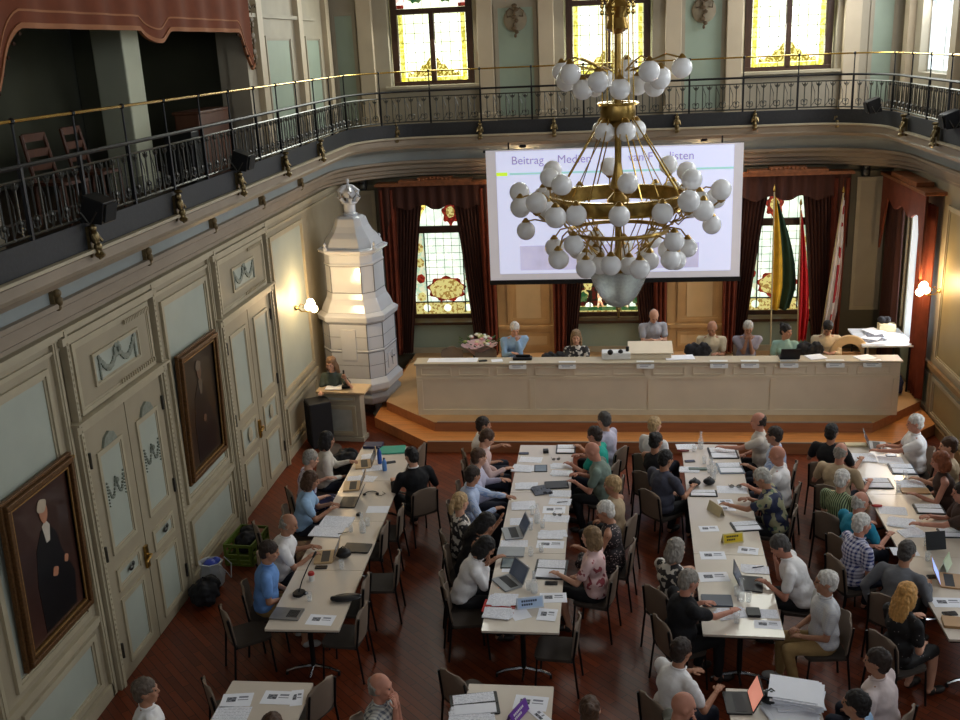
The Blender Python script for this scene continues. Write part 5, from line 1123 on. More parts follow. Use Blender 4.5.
for k in range(7):
    a = 2*math.pi*(k+.6)/7; globe(.33, a, 4.5, False, .3, 4.72, .085)
for k in range(15):
    a = 2*math.pi*(k+.35)/15; globe((.62, .5, .36)[k % 3], a, 6.4-.08*(k % 3), False, .16, 6.4, .088, .22)
for k in range(5):
    a = 2*math.pi*(k+.1)/5; globe(.18, a, 5.82, False, .12, 5.95, .085)
MB().lathe([(.03, 3.98), (.12, 4.02), (.2, 4.11), (.27, 4.25), (.32, 4.4), (.3, 4.43), (.001, 4.45)], (0, 0, 0), 16).build('crystal_bowl', crystal, ch)
MB().lathe([(.29, 4.41), (.33, 4.42), (.33, 4.45), (.29, 4.46)], (0, 0, 0), 24).build('bowl_rim', brass, ch)
MB().lathe([(.003, 3.86), (.015, 3.88), (.012, 3.93), (.03, 3.96), (.02, 4.0), (.04, 4.03)], (0, 0, 0), 10).build('finial', oldbrass, ch)
# ------------------------------------------------------------------ portraits
def portrait(y0, y1, z0, z1, label, fig):
    cy = (y0+y1)/2; e = empty('portrait_painting', (XL, cy, z0), 0, label, 'painting', None); W, H = y1-y0, z1-z0; tilt = .03
    u, v = Vector((0, 1, 0)), Vector((math.sin(tilt), 0, math.cos(tilt))); n = Vector((math.cos(tilt), 0, -math.sin(tilt))); o = Vector((.01, 0, 0))
    fw_ = .13; b = MB()
    for k, (w_, d0, d1) in enumerate(((0, 0, .05), (.035, 0, .09), (.09, 0, .06))):
        ww = (.035, .055, .04)[k]
        for (x0, x1, q0, q1) in ((-W/2+w_, W/2-w_, w_, w_+ww), (-W/2+w_, W/2-w_, H-w_-ww, H-w_), (-W/2+w_, -W/2+w_+ww, w_+ww, H-w_-ww), (W/2-w_-ww, W/2-w_, w_+ww, H-w_-ww)):
            b.slab([(x0, q0), (x1, q0), (x1, q1), (x0, q1)], o, u, v, n, d0, d1)
    b.build('frame', gold, e, smooth=0, bevel=.008)
    b = MB(); 
    for (x0, x1, q0, q1) in ((-W/2+fw_-.012, W/2-fw_+.012, fw_-.012, fw_), (-W/2+fw_-.012, W/2-fw_+.012, H-fw_, H-fw_+.012), (-W/2+fw_-.012, -W/2+fw_, fw_, H-fw_), (W/2-fw_, W/2-fw_+.012, fw_, H-fw_)):
        b.slab([(x0, q0), (x1, q0), (x1, q1), (x0, q1)], o, u, v, n, .0, .065)
    b.build('inner_slip', gold_light, e, smooth=0)
    S = lambda pts, m, nm, d: MB().slab([(x*W, q*H) for x, q in pts], o, u, v, n, d-.004, d).build(nm, m, e, smooth=0)
    S([(-.42, .08), (.42, .08), (.42, .92), (-.42, .92)], mat('canvas_'+fig, (62, 38, 32) if fig == 'a' else (44, 34, 26), .35, var=.3, scale=1.5, coat=.2), 'canvas', .03)
    coat = mat('painted_coat', (18, 17, 20), .35, var=.2); skin = mat('painted_skin_'+fig, (180, 124, 96) if fig == 'a' else (104, 76, 58), .4, var=.12, scale=10); lace = mat('painted_lace_'+fig, (200, 190, 176) if fig == 'a' else (96, 84, 70), .4)
    hairp = mat('painted_hair', (176, 160, 140), .4)
    sx = .03 if fig == 'a' else 0
    S([(-.2+sx, .1), (.26+sx, .1), (.3+sx, .3), (.16+sx, .5), (.12+sx, .62), (.02+sx, .7), (-.08+sx, .69), (-.17+sx, .6), (-.22+sx, .4)], coat, 'painted_coat', .033)
    S([(-.03+sx, .6), (.02+sx, .6), (.045+sx, .69), (.0+sx, .73), (-.06+sx, .71)], lace, 'painted_cravat', .036)
    S([(x+sx, q) for x, q in blob_outline(-.015, .78, .055, .06, 20, .03, 3)], skin, 'painted_face', .039)
    S([(x+sx, q) for x, q in blob_outline(-.03, .825, .065, .04, 20, .08, 4)], hairp if fig == 'a' else mat('painted_grey', (110, 96, 80), .4), 'painted_hair', .041)
    S([(x+sx, q) for x, q in blob_outline(.03, .4, .04, .03, 14, .12, 4)], skin, 'painted_hand', .039)
    if fig == 'a': S([(x+sx, q) for x, q in blob_outline(.2, .42, .03, .025, 14, .12, 4)], skin, 'painted_hand', .039)
    MB().slab([(-.02, 0), (.02, 0), (.02, .03), (-.02, .03)], (0, W/2+.02, H*.95), (0, 1, 0), (0, 0, 1), (1, 0, 0), 0, .12).build('wall_hook', oldbrass, e, smooth=0)
portrait(7.6, 8.86, 1.24, 2.98, 'large gilt-framed portrait of a person in a dark coat, nearest the camera', 'a')
portrait(11.58, 12.88, 1.34, 3.13, 'very dark gilt-framed portrait hanging between the two panelled doors', 'b')
# ------------------------------------------------------------------ stage desk and what stands on the stage
dk = empty('stage_desk', (0, 0, .36), 0, 'long greige panelled desk across the stage', 'desk')
x0, x1, yf = -3.4, 4.9, 16.9
MB().box(((x0+x1)/2, yf+.03, .47), (x1-x0, .06, .94)).box((x0+.03, yf+.42, .35), (.06, .84, .7)).box((x1-.03, yf+.42, .35), (.06, .84, .7)).build('front_board', desk_m, dk, smooth=0)
MB().box(((x0+x1)/2, yf+.14, .96), (x1-x0+.06, .36, .035)).build('counter', mat('counter_top', (186, 172, 148), .5, var=.05), dk, smooth=0, bevel=.006)
MB().box(((x0+x1)/2, yf+.56, .73), (x1-x0-.1, .56, .035)).build('worktop', desk_l, dk, smooth=0, bevel=.006)
b = MB(); npan = 12
for k in range(npan):
    a = x0+.08+(x1-x0-.1)*k/npan; rect_frame(b, (0, yf, 0), BU, BV, BN, a, a+(x1-x0-.1)/npan-.13, .74, .89, .02, .018)
b.build('upper_panel_moulding', desk_l, dk, smooth=0)
b = MB()
for k in range(5):
    a = x0+(x1-x0)*k/4; b.box((min(max(a, x0+.05), x1-.05), yf-.006, .38), (.1, .016, .56))
b.box(((x0+x1)/2, yf-.008, .05), (x1-x0, .018, .1)).box(((x0+x1)/2, yf-.006, .69), (x1-x0, .014, .05)); b.build('lower_panel_moulding', desk_l, dk, smooth=0)
def top_thing(name, label, cat, group=None, loc=(0, 0, 0), rz=0): return empty(name, loc, rz, label, cat, group)
whos = ['below the black telephone', 'in front of the black and white patterned top', 'below the desktop lectern', 'in front of the cream shirt', 'in front of the grey-lilac shirt', 'in front of the mint top', 'in front of the ivory shirt', 'at the right end of the desk']
for k, x in enumerate((-1.57, -.7, .65, 1.9, 2.42, 3.07, 3.83, 4.43)):
    e = top_thing('name_card', 'white name card on the desk front '+whos[k], 'name card', 'white name cards on the stage desk', (x, 16.885, 1.3), 0)
    MB().box((0, -.028, -.014), (.3, .004, .11), (-.3, 0, 0)).box((0, .03, .0415), (.3, .09, .003)).build('card', white, e, smooth=0)
    MB().box((0, -.0285, -.005), (.2, .002, .014), (-.3, 0, 0)).box((-.02, -.036, -.03), (.14, .002, .012), (-.3, 0, 0)).build('print', mat('card_print', (150, 150, 156), .7), e, smooth=0)
# ------------------------------------------------------------------ chairs
def chair_proto(name='stacking_chair', m1=taupe, m2=taupe_d):
    e = empty(name); b = MB(); n = 10
    # curved back shell, rounded outline
    vs = []; fs = []; nu, nv = 12, 8
    for side in (0, 1):
        for j in range(nv+1):
            t = j/nv; z = .47+.40*t; wv = .21*(1-max(0, (t-.72)/.28)**2.2*.55)*(1-max(0, (.12-t)/.12)*.12)
            for i in range(nu+1):
                s = -1+2*i/nu; vs.append((wv*s, -.2-.045*t+.035*s*s-(.014 if side else 0), z-(.02*s*s if j == nv else 0)))
    m_ = (nu+1)*(nv+1); w_ = nu+1
    for j in range(nv):
        for i in range(nu):
            a = j*w_+i; fs.append((a, a+1, a+w_+1, a+w_)); fs.append((m_+a, m_+a+w_, m_+a+w_+1, m_+a+1))
    per = [i for i in range(w_)]+[j*w_+nu for j in range(1, nv+1)]+[nv*w_+i for i in range(nu-1, -1, -1)]+[j*w_ for j in range(nv-1, 0, -1)]
    for k in range(len(per)): a, c = per[k], per[(k+1) % len(per)]; fs.append((a, a+m_, c+m_, c))
    b.add(vs, fs).build('backrest', m1, e)
    MB().rbox((0, .02, .45), (.44, .43, .03), .07).build('seat', m2, e)
    for s in (-1, 1):
        MB().tube([(s*.2, .2, .44), (s*.215, .23, .0)], .012, 6).build('leg', black, e)
        MB().tube([(s*.19, -.235, .8), (s*.2, -.19, .46), (s*.21, -.24, 0)], .013, 6).build('leg', black, e)
    MB().tube([(-.2, .2, .43), (-.2, -.19, .43)], .01, 5).tube([(.2, .2, .43), (.2, -.19, .43)], .01, 5).tube([(-.2, .2, .43), (.2, .2, .43)], .01, 5).build('frame', black, e)
    note_kids(e); return e
chair0 = chair_proto(); used = False
def place_chair(x, y, face, label, z=0, group='taupe stacking chairs'):
    global used
    if not used:
        c = chair0; used = True; c.location = (x, y, z); c.rotation_euler.z = R(face); c['label'] = label; c['group'] = group
    else: c = dup(chair0, (x, y, z), R(face), label, group)
    c['category'] = 'chair'; return c
for x, y, face, label in EMPTY_CHAIRS:
    d = Vector((-math.sin(R(face)), math.cos(R(face)))); place_chair(x+d.x*.22, y+d.y*.22, face, label)
# two empty chairs on the stage at the left, one draped beige one at the right
for x, lab in ((-2.95, 'empty taupe chair at the left end of the stage desk'), (-2.3, 'empty taupe chair on the stage in front of the bouquet')): place_chair(x, 18.05, 180, lab, .36)
e = top_thing('beige_armchair', 'round-backed beige chair at the right end of the stage desk', 'chair', None, (4.35, 17.95, .36), math.pi)
b = MB()
n = 16; pts = [(.34*math.cos(math.pi*k/n), .34*math.sin(math.pi*k/n)) for k in range(n+1)]
inn = [(.2*math.cos(math.pi*k/n), .2*math.sin(math.pi*k/n)-.02) for k in range(n, -1, -1)]
b.slab([(x, z+.72) for x, z in pts+inn], (0, -.24, 0), (1, 0, 0), (0, 0, 1), (0, 1, 0), 0, .07); b.build('backrest', mat('beige_upholstery', (206, 178, 138), .8), e, bevel=.015)
MB().slab([(-.3, .45), (.3, .45), (.3, .74), (-.3, .74)], (0, -.23, 0), (1, 0, 0), (0, 0, 1), (0, 1, 0), 0, .05).build('back_panel', mat('beige_panel', (150, 110, 70), .7), e, smooth=0)
MB().rbox((0, .02, .44), (.6, .5, .1), .08).build('seat', mat('beige_upholstery', (206, 178, 138)), e)
for sx in (-1, 1):
    for sy in (-1, 1): MB().cyl((sx*.24, sy*.2, 0), (sx*.24, sy*.2, .4), .02).build('leg', darkwood, e)
# desktop lectern
e = top_thing('desktop_lectern', 'beige desktop lectern box in the middle of the stage desk', 'lectern', None, (.75, 17.25, 1.11), 0)
MB().slab([(-.18, 0), (.2, 0), (.2, .38), (-.18, .3)], (0, 0, 0), (0, 1, 0), (0, 0, 1), (1, 0, 0), -.36, .36).build('body', desk_l, e, smooth=0, bevel=.008)
MB().box((0, .03, .37), (.78, .46, .025), (.2, 0, 0)).build('top_board', desk_m, e, smooth=0, bevel=.005)
# things on the counter / worktop
def flat(name, label, cat, x, y, z, sx, sy, sz, m, rz=0, group=None): return tag(MB().rbox((0, 0, sz/2), (sx, sy, sz), .008).build(name, m, loc=(x, y, z), rz=rz), label, cat, group)
flat('paper_sheet', 'long white sheet on the left end of the stage desk', 'paper', -2.75, 17.06, 1.338, .9, .24, .004, paper_m)
flat('white_card', 'white card lying left of the light blue shirt on the stage desk', 'paper', -1.95, 17.02, 1.338, .2, .15, .004, paper_m, .2)
flat('phone', 'black phone on the left part of the stage desk', 'phone', -2.2, 17.0, 1.338, .15, .08, .012, black, .3)
for k, (x, y, z, lab) in enumerate(((1.3, 17.4, 1.11, 'stack of white papers right of the desktop lectern'), (1.25, 17.12, 1.338, 'white papers on the counter right of the desktop lectern'), (2.75, 17.4, 1.11, 'white sheet between the grey-lilac shirt and the mint top'), (3.55, 17.1, 1.338, 'white sheet in front of the ivory shirt'), (4.35, 17.05, 1.338, 'sheet of paper at the right end of the stage desk'))):
    flat('paper_stack', lab, 'paper', x, y, z, .5 if k < 2 else .3, .26, .05 if k == 0 else .012, paper_m, .1*k)
e = top_thing('speakerphone', 'black telephone in front of the light blue shirt on the stage desk', 'telephone', None, (-1.5, 17.1, 1.338)); MB().rbox((0, 0, .02), (.34, .16, .04), .02).build('base', black, e); MB().cap((-.1, .02, .06), (.12, .02, .06), .022).build('handset', black, e)
e = top_thing('video_switcher', 'white equipment box with black knobs left of the desktop lectern', 'equipment', None, (.15, 17.15, 1.338)); MB().box((0, 0, .06), (.5, .24, .12)).build('case', white, e, smooth=0, bevel=.01)
MB().ball((-.1, -.1, .13), .05).build('knob', black, e); MB().ball((.08, -.08, .13), .045).build('knob', black, e); MB().cyl((.2, 0, .12), (.2, 0, .2), .03).build('knob', black, e)
for x, lab in ((-.95, 'black bag beside the patterned top on the stage desk'), (1.62, 'dark jacket on the chair beside the cream shirt'), (3.58, 'black jacket on the chair beside the ivory shirt')):
    b = MB(); 
    for k in range(5): b.ball((.07*(k-2), .02*math.sin(k*2), .12+.02*(k % 2)), (.1, .1, .13), seg=10, ring=7)
    tag(b.build('jacket' if x > 0 else 'handbag', mat('black_fabric', (22, 22, 28), .8, var=.3), loc=(x, 17.75 if x > 0 else 17.35, 1.12 if x < 0 else 1.15)), lab, 'jacket' if x > 0 else 'bag')
def laptop(loc, rz, label, m, screen=None, ang=115, group='laptops'):
    e = top_thing('laptop', label, 'laptop', group, loc, rz)
    MB().rbox((0, 0, .009), (.33, .23, .018), .012).build('base', m, e, smooth=0)
    MB().box((0, .02, .0185), (.28, .1, .003)).build('keyboard', mat('keyboard_dark', (40, 40, 44), .6), e, smooth=0)
    a = R(ang-90); y = .115; dv = Vector((0, math.sin(a), math.cos(a)))
    MB().slab([(-.165, 0), (.165, 0), (.165, .22), (-.165, .22)], (0, y, .018), (1, 0, 0), dv, Vector((0, math.cos(a), -math.sin(a))), 0, .008).build('lid', m, e, smooth=0)
    MB().slab([(-.152, .012), (.152, .012), (.152, .205), (-.152, .205)], (0, y, .018), (1, 0, 0), dv, Vector((0, math.cos(a), -math.sin(a))), -.002, 0).build('screen', screen or mat('laptop_screen', (70, 80, 96), .25, emit=.1), e, smooth=0)
    return e
laptop((3.1, 17.1, 1.338), math.pi, 'open black laptop in front of the mint top on the stage desk', colm('black'))
laptop((2.3, 17.35, 1.11), math.pi, 'open grey laptop in front of the grey-lilac shirt on the stage desk', colm('slate'))
# bouquet
e = top_thing('flower_bouquet', 'bouquet of cream and pink flowers in pink paper on the left of the stage', 'flowers', None, (-2.45, 18.5, .36))
MB().lathe([(.1, 0), (.13, .25), (.11, .5), (.13, .62)], (0, 0, 0), 14).build('vase', black, e)
MB().lathe([(.08, .6), (.2, .72), (.34, .84), (.36, .85), (.2, .74)], (0, 0, 0), 12).build('paper_wrap', mat('pink_wrap', (214, 180, 180), .7), e)
random.seed(5)
for k in range(22):
    r = .28*math.sqrt(random.random()); a = random.random()*6.28; z = .88+.14*(1-(r/.3)**2)+.02*random.random(); c = Vector((r*math.cos(a), r*math.sin(a), z)); b = MB()
    for j in range(6): aa = j*1.05; b.ball(c+Vector((.022*math.cos(aa), .022*math.sin(aa), .008*math.sin(aa*2))), (.024, .024, .02), seg=6, ring=4)
    b.ball(c+Vector((0, 0, .015)), .018, seg=6, ring=4)
    b.build('flower', [mat('flower_cream', (226, 214, 178), .7), mat('flower_pink', (216, 150, 150), .7), mat('flower_white', (232, 232, 222), .7), mat('flower_lime', (150, 160, 90), .7)][k % 4], e)
b = MB()
for k in range(34):
    a = random.random()*6.28; r = .25+.14*random.random(); b.ball((r*math.cos(a), r*math.sin(a), .86+.1*random.random()), (.05, .015, .01), Euler((0, -.4, a)).to_matrix(), 6, 4)
b.build('leaves', mat('leaf_green', (70, 96, 48), .6, var=.3, scale=20), e)
# flags
def flag(x, y, ztop, lean, cloth_m, label, cw, zlow, ph, stripes=None):
    e = top_thing('flag', label, 'flag', None, (x, y, .36)); H = ztop-.36
    MB().lathe([(.16, 0), (.15, .03), (.04, .06), (.03, .1)], (0, 0, 0), 16).build('base', darkwood, e)
    MB().cyl((0, 0, .03), (lean, 0, H), .014).build('pole', mat('pale_pole', (190, 176, 140), .4), e)
    MB().lathe([(.01, 0), (.03, .03), (.022, .08), (.002, .14)], (lean, 0, H), 8).build('finial', brass, e)
    for part, (t0, t1, m) in enumerate(cloth_m):
        nu, nv = 26, 20; vs = []; fs = []
        for j in range(nv+1):
            t = j/nv; z = H-.06-(H-zlow)*t; px_ = lean*z/H
            wid = cw*(.14+.86*math.sin(min(1, t*1.25)*math.pi/2))
            if t > .8: wid *= 1-(t-.8)*2.2*.6
            for i in range(nu+1):
                s = t0+(t1-t0)*i/nu; vs.append((px_+.01+wid*s, .05*math.sin(s*13+ph+t*2)*(.3+t), z-.12*s*(1-t)))
        for j in range(nv):
            for i in range(nu): a = j*(nu+1)+i; fs.append((a, a+1, a+nu+2, a+nu+1))
        o = MB().add(vs, fs).build('cloth', m, e, smooth=60); o.modifiers.new('thickness', 'SOLIDIFY').thickness = .004
flag(3.28, 20.1, 3.75, -.06, [(0, .42, mat('flag_yellow', (214, 166, 40), .7, var=.2)), (.42, 1, mat('flag_green', (26, 56, 40), .7, var=.2))], 'green and yellow flag on a pole in front of the right stage window', .46, 1.1, 0)
flag(3.78, 19.95, 3.5, -.08, [(0, 1, mat('flag_red', (186, 30, 36), .7, var=.12))], 'plain red flag hanging in the middle of the three flags', .2, .5, 1)
flag(4.2, 20.05, 3.7, .3, [(0, .5, mat('flag_white', (220, 214, 210), .7)), (.5, .8, patt('flag_red_white', 'blob', (170, 36, 44), (220, 214, 210), 5, .52)), (.8, 1, mat('flag_white', (220, 214, 210), .7))], 'white flag with red charges, rightmost of the three flags', .2, .5, 2)
# side table with papers
e = top_thing('side_table', 'white-topped table standing in the right corner of the stage', 'table', None, (5.0, 18.6, .36))
MB().rbox((0, 0, .88), (.92, 1.15, .03), .01).build('tabletop', mat('white_tabletop', (206, 214, 226), .35), e, smooth=0)
for sx in (-1, 1):
    for sy in (-1, 1): MB().cyl((sx*.38, sy*.5, 0), (sx*.38, sy*.5, .87), .02).build('leg', black, e)
random.seed(3)
for k in range(5):
    flat('newspaper', 'open printed spread in the paper heap on the side table, %s from the wall' % ordn[k], 'paper', 4.75+.05*k, 18.55+.16*(k-2), 1.262+.006*k, .42, .3, .005, picture_m if k % 2 else paper_m, .5*k, 'papers on the side table')
tag(MB().box((0, 0, .07), (.3, .2, .14)).build('cream_box', colm('cream'), smooth=0, bevel=.005, loc=(5.2, 19.0, 1.257)), 'cream cardboard box on the back of the side table', 'box')
tag(MB().ball((0, 0, .06), (.12, .09, .07)).ball((.1, .02, .05), (.07, .06, .05)).build('dark_pouch', mat('black_fabric', (22, 22, 28)), loc=(5.15, 19.05, 1.4)), 'dark pouch lying on the cream cardboard box', 'bag')
tag(MB().ball((0, 0, .16), (.14, .2, .16)).ball((.03, .1, .2), (.1, .12, .14)).build('blue_bag', mat('navy_bag', (34, 40, 76), .7), loc=(5.15, 18.0, .36)), 'navy bag on the stage floor at the right end of the desk', 'bag')
# ------------------------------------------------------------------ things by the left wall
e = top_thing('plastic_crate', 'olive green plastic crate on the floor by the left wall', 'crate', None, (-5.02, 12.2, 0), R(-4)); cg = mat('crate_green', (86, 104, 34), .5)
MB().box((0, 0, .02), (.4, .6, .03)).build('bottom', cg, e, smooth=0)
for s in (-1, 1):
    b = MB()
    for z in (.08, .16, .26, .31): b.box((s*.2, 0, z), (.02, .6, .04))
    for k in range(5): b.box((s*.2, -.28+.14*k, .17), (.025, .03, .3))
    b.build('long_side', cg, e, smooth=0)
    b = MB()
    for z in (.08, .16, .31): b.box((0, s*.3, z), (.4, .02, .04))
    for k in range(3): b.box((-.18+.18*k, s*.3, .17), (.03, .025, .3))
    b.build('short_side', cg, e, smooth=0)
tag(MB().ball((0, 0, .14), (.16, .22, .15)).ball((0, .12, .2), (.12, .12, .12)).build('black_backpack', mat('black_fabric', (22, 22, 28)), loc=(-5.05, 12.3, .04)), 'black bag lying in the green crate', 'bag')
e = top_thing('plastic_shopping_bag', 'pale plastic bag with blue contents next to the green crate', 'bag', None, (-5.2, 11.35, 0))
b = MB(); b.lathe([(.08, 0), (.15, .05), (.18, .18), (.14, .3), (.17, .38), (.14, .38), (.12, .3)], (0, 0, 0), 7, None, 1, .85); b.build('bag_body', mat('pale_plastic', (176, 180, 184), .3, alpha=.85, bump=.5, scale=8), e)
MB().ball((0, 0, .33), (.1, .1, .08)).ball((.06, .05, .37), (.06, .05, .05)).build('blue_contents', mat('blue_plastic', (60, 80, 180), .3), e)
MB().tube([(.15, -.1, .4), (.24, -.1, .3), (.26, 0, .15), (.24, .1, .3), (.15, .1, .4)], .008, 5).build('handle', mat('pale_plastic', (176, 180, 184)), e)
tag(MB().ball((0, 0, .15), (.2, .22, .16)).ball((.05, .1, .24), (.12, .12, .1)).tube([(-.05, -.1, .28), (0, 0, .38), (.05, .1, .28)], .014).build('black_bag', mat('black_fabric', (22, 22, 28)), loc=(-5.15, 10.95, 0)), 'black bag on the floor in front of the pale plastic bag', 'bag')
e = top_thing('floor_loudspeaker', 'black loudspeaker cabinet standing on the floor between the left door and the stove', 'loudspeaker', None, (-5.1, 16.35, 0), R(-60))
MB().box((0, 0, .42), (.4, .4, .84)).build('cabinet', mat('dark_cabinet', (36, 36, 38), .6), e, smooth=0, bevel=.02); MB().box((0, -.205, .42), (.34, .012, .76)).build('grille', mat('grille_cloth', (16, 16, 18)), e, smooth=0)
b = MB()
for k in range(9): b.ball((.07*math.sin(k*1.7), .09*math.cos(k*2.3), .62+.05*math.sin(k)), (.14, .13, .16), seg=10, ring=7)
tag(b.build('black_coat', mat('black_fabric', (22, 22, 28)), loc=(-4.05, 14.1, 0)), 'black coats heaped over a chair at the stage end of the left table', 'coat')
place_chair(-4.1, 14.1, -120, 'chair under the heap of black coats')
# ------------------------------------------------------------------ tables
def table(cx, cy, rz, L, label, W=.83):
    e = top_thing('conference_table', label, 'table', 'beige conference tables', (cx, cy, 0), rz)
    MB().rbox((0, 0, .7275), (W, L, .025), .012).build('tabletop', tabletop, e, smooth=0)
    MB().box((0, 0, .705), (W-.02, L-.02, .02)).build('underframe', black, e, smooth=0)
    for s in (-1, 1):
        y = s*(L/2-.3); MB().cyl((0, y, .08), (0, y, .7), .03).box((0, y, .69), (.6, .06, .02)).build('leg', black, e)
        b = MB()
        for t in (-1, 1):
            b.tube([(0, y, .1), (t*.2, y+.03*s, .08), (t*.3, y+.05*s, .05)], [.022, .018, .014], 6)
        b.tube([(0, y, .1), (0, y+s*.2, .06)], .016, 6)
        b.build('foot', chrome, e)
        b = MB()
        for t in (-1, 1): b.cyl((t*.3-.012, y+.05*s, .025), (t*.3+.012, y+.05*s, .025), .025, n=10)
        b.build('casters', black, e)
    return e
def row(pa, pb, n, names, W=.83):   # pa near-end centre, pb far-end centre
    pa, pb = Vector(pa), Vector(pb); d = pb-pa; rz = math.atan2(d.y, d.x)-math.pi/2; L = d.length/n
    for k in range(n):
        c = pa+d*(k+.5)/n; table(c.x, c.y, rz, L-.008, names[k], W)
o3 = ['nearest the camera', 'second from the camera', 'third from the camera', 'closest to the stage']
row((-3.31, 9.24), (-3.43, 14.45), 4, ['beige table in the left row, '+t for t in o3])
row((-.94, 9.32), (-.935, 14.54), 3, ['beige table in the middle row, '+t for t in ('nearest the camera', 'middle one', 'closest to the stage')])
row((1.385, 9.36), (1.53, 14.6), 3, ['beige table in the centre right row, '+t for t in ('nearest the camera', 'middle one', 'closest to the stage')])
row((3.84, 9.4), (3.86, 14.6), 3, ['beige table in the right row, '+t for t in ('nearest the camera', 'middle one', 'closest to the stage')])
table(-3.32, 7.45, R(.5), 1.72, 'front beige table at the bottom left with leaflets'); table(-.95, 7.52, 0, 1.74, 'front beige table at the bottom centre with a purple sign'); table(1.5, 7.58, R(-1), 1.74, 'front beige table at the bottom right with the paper pile')
table(-.03, 6.75, 0, 1.6, 'beige table cut off by the lower photo edge beside the purple sign', .7)
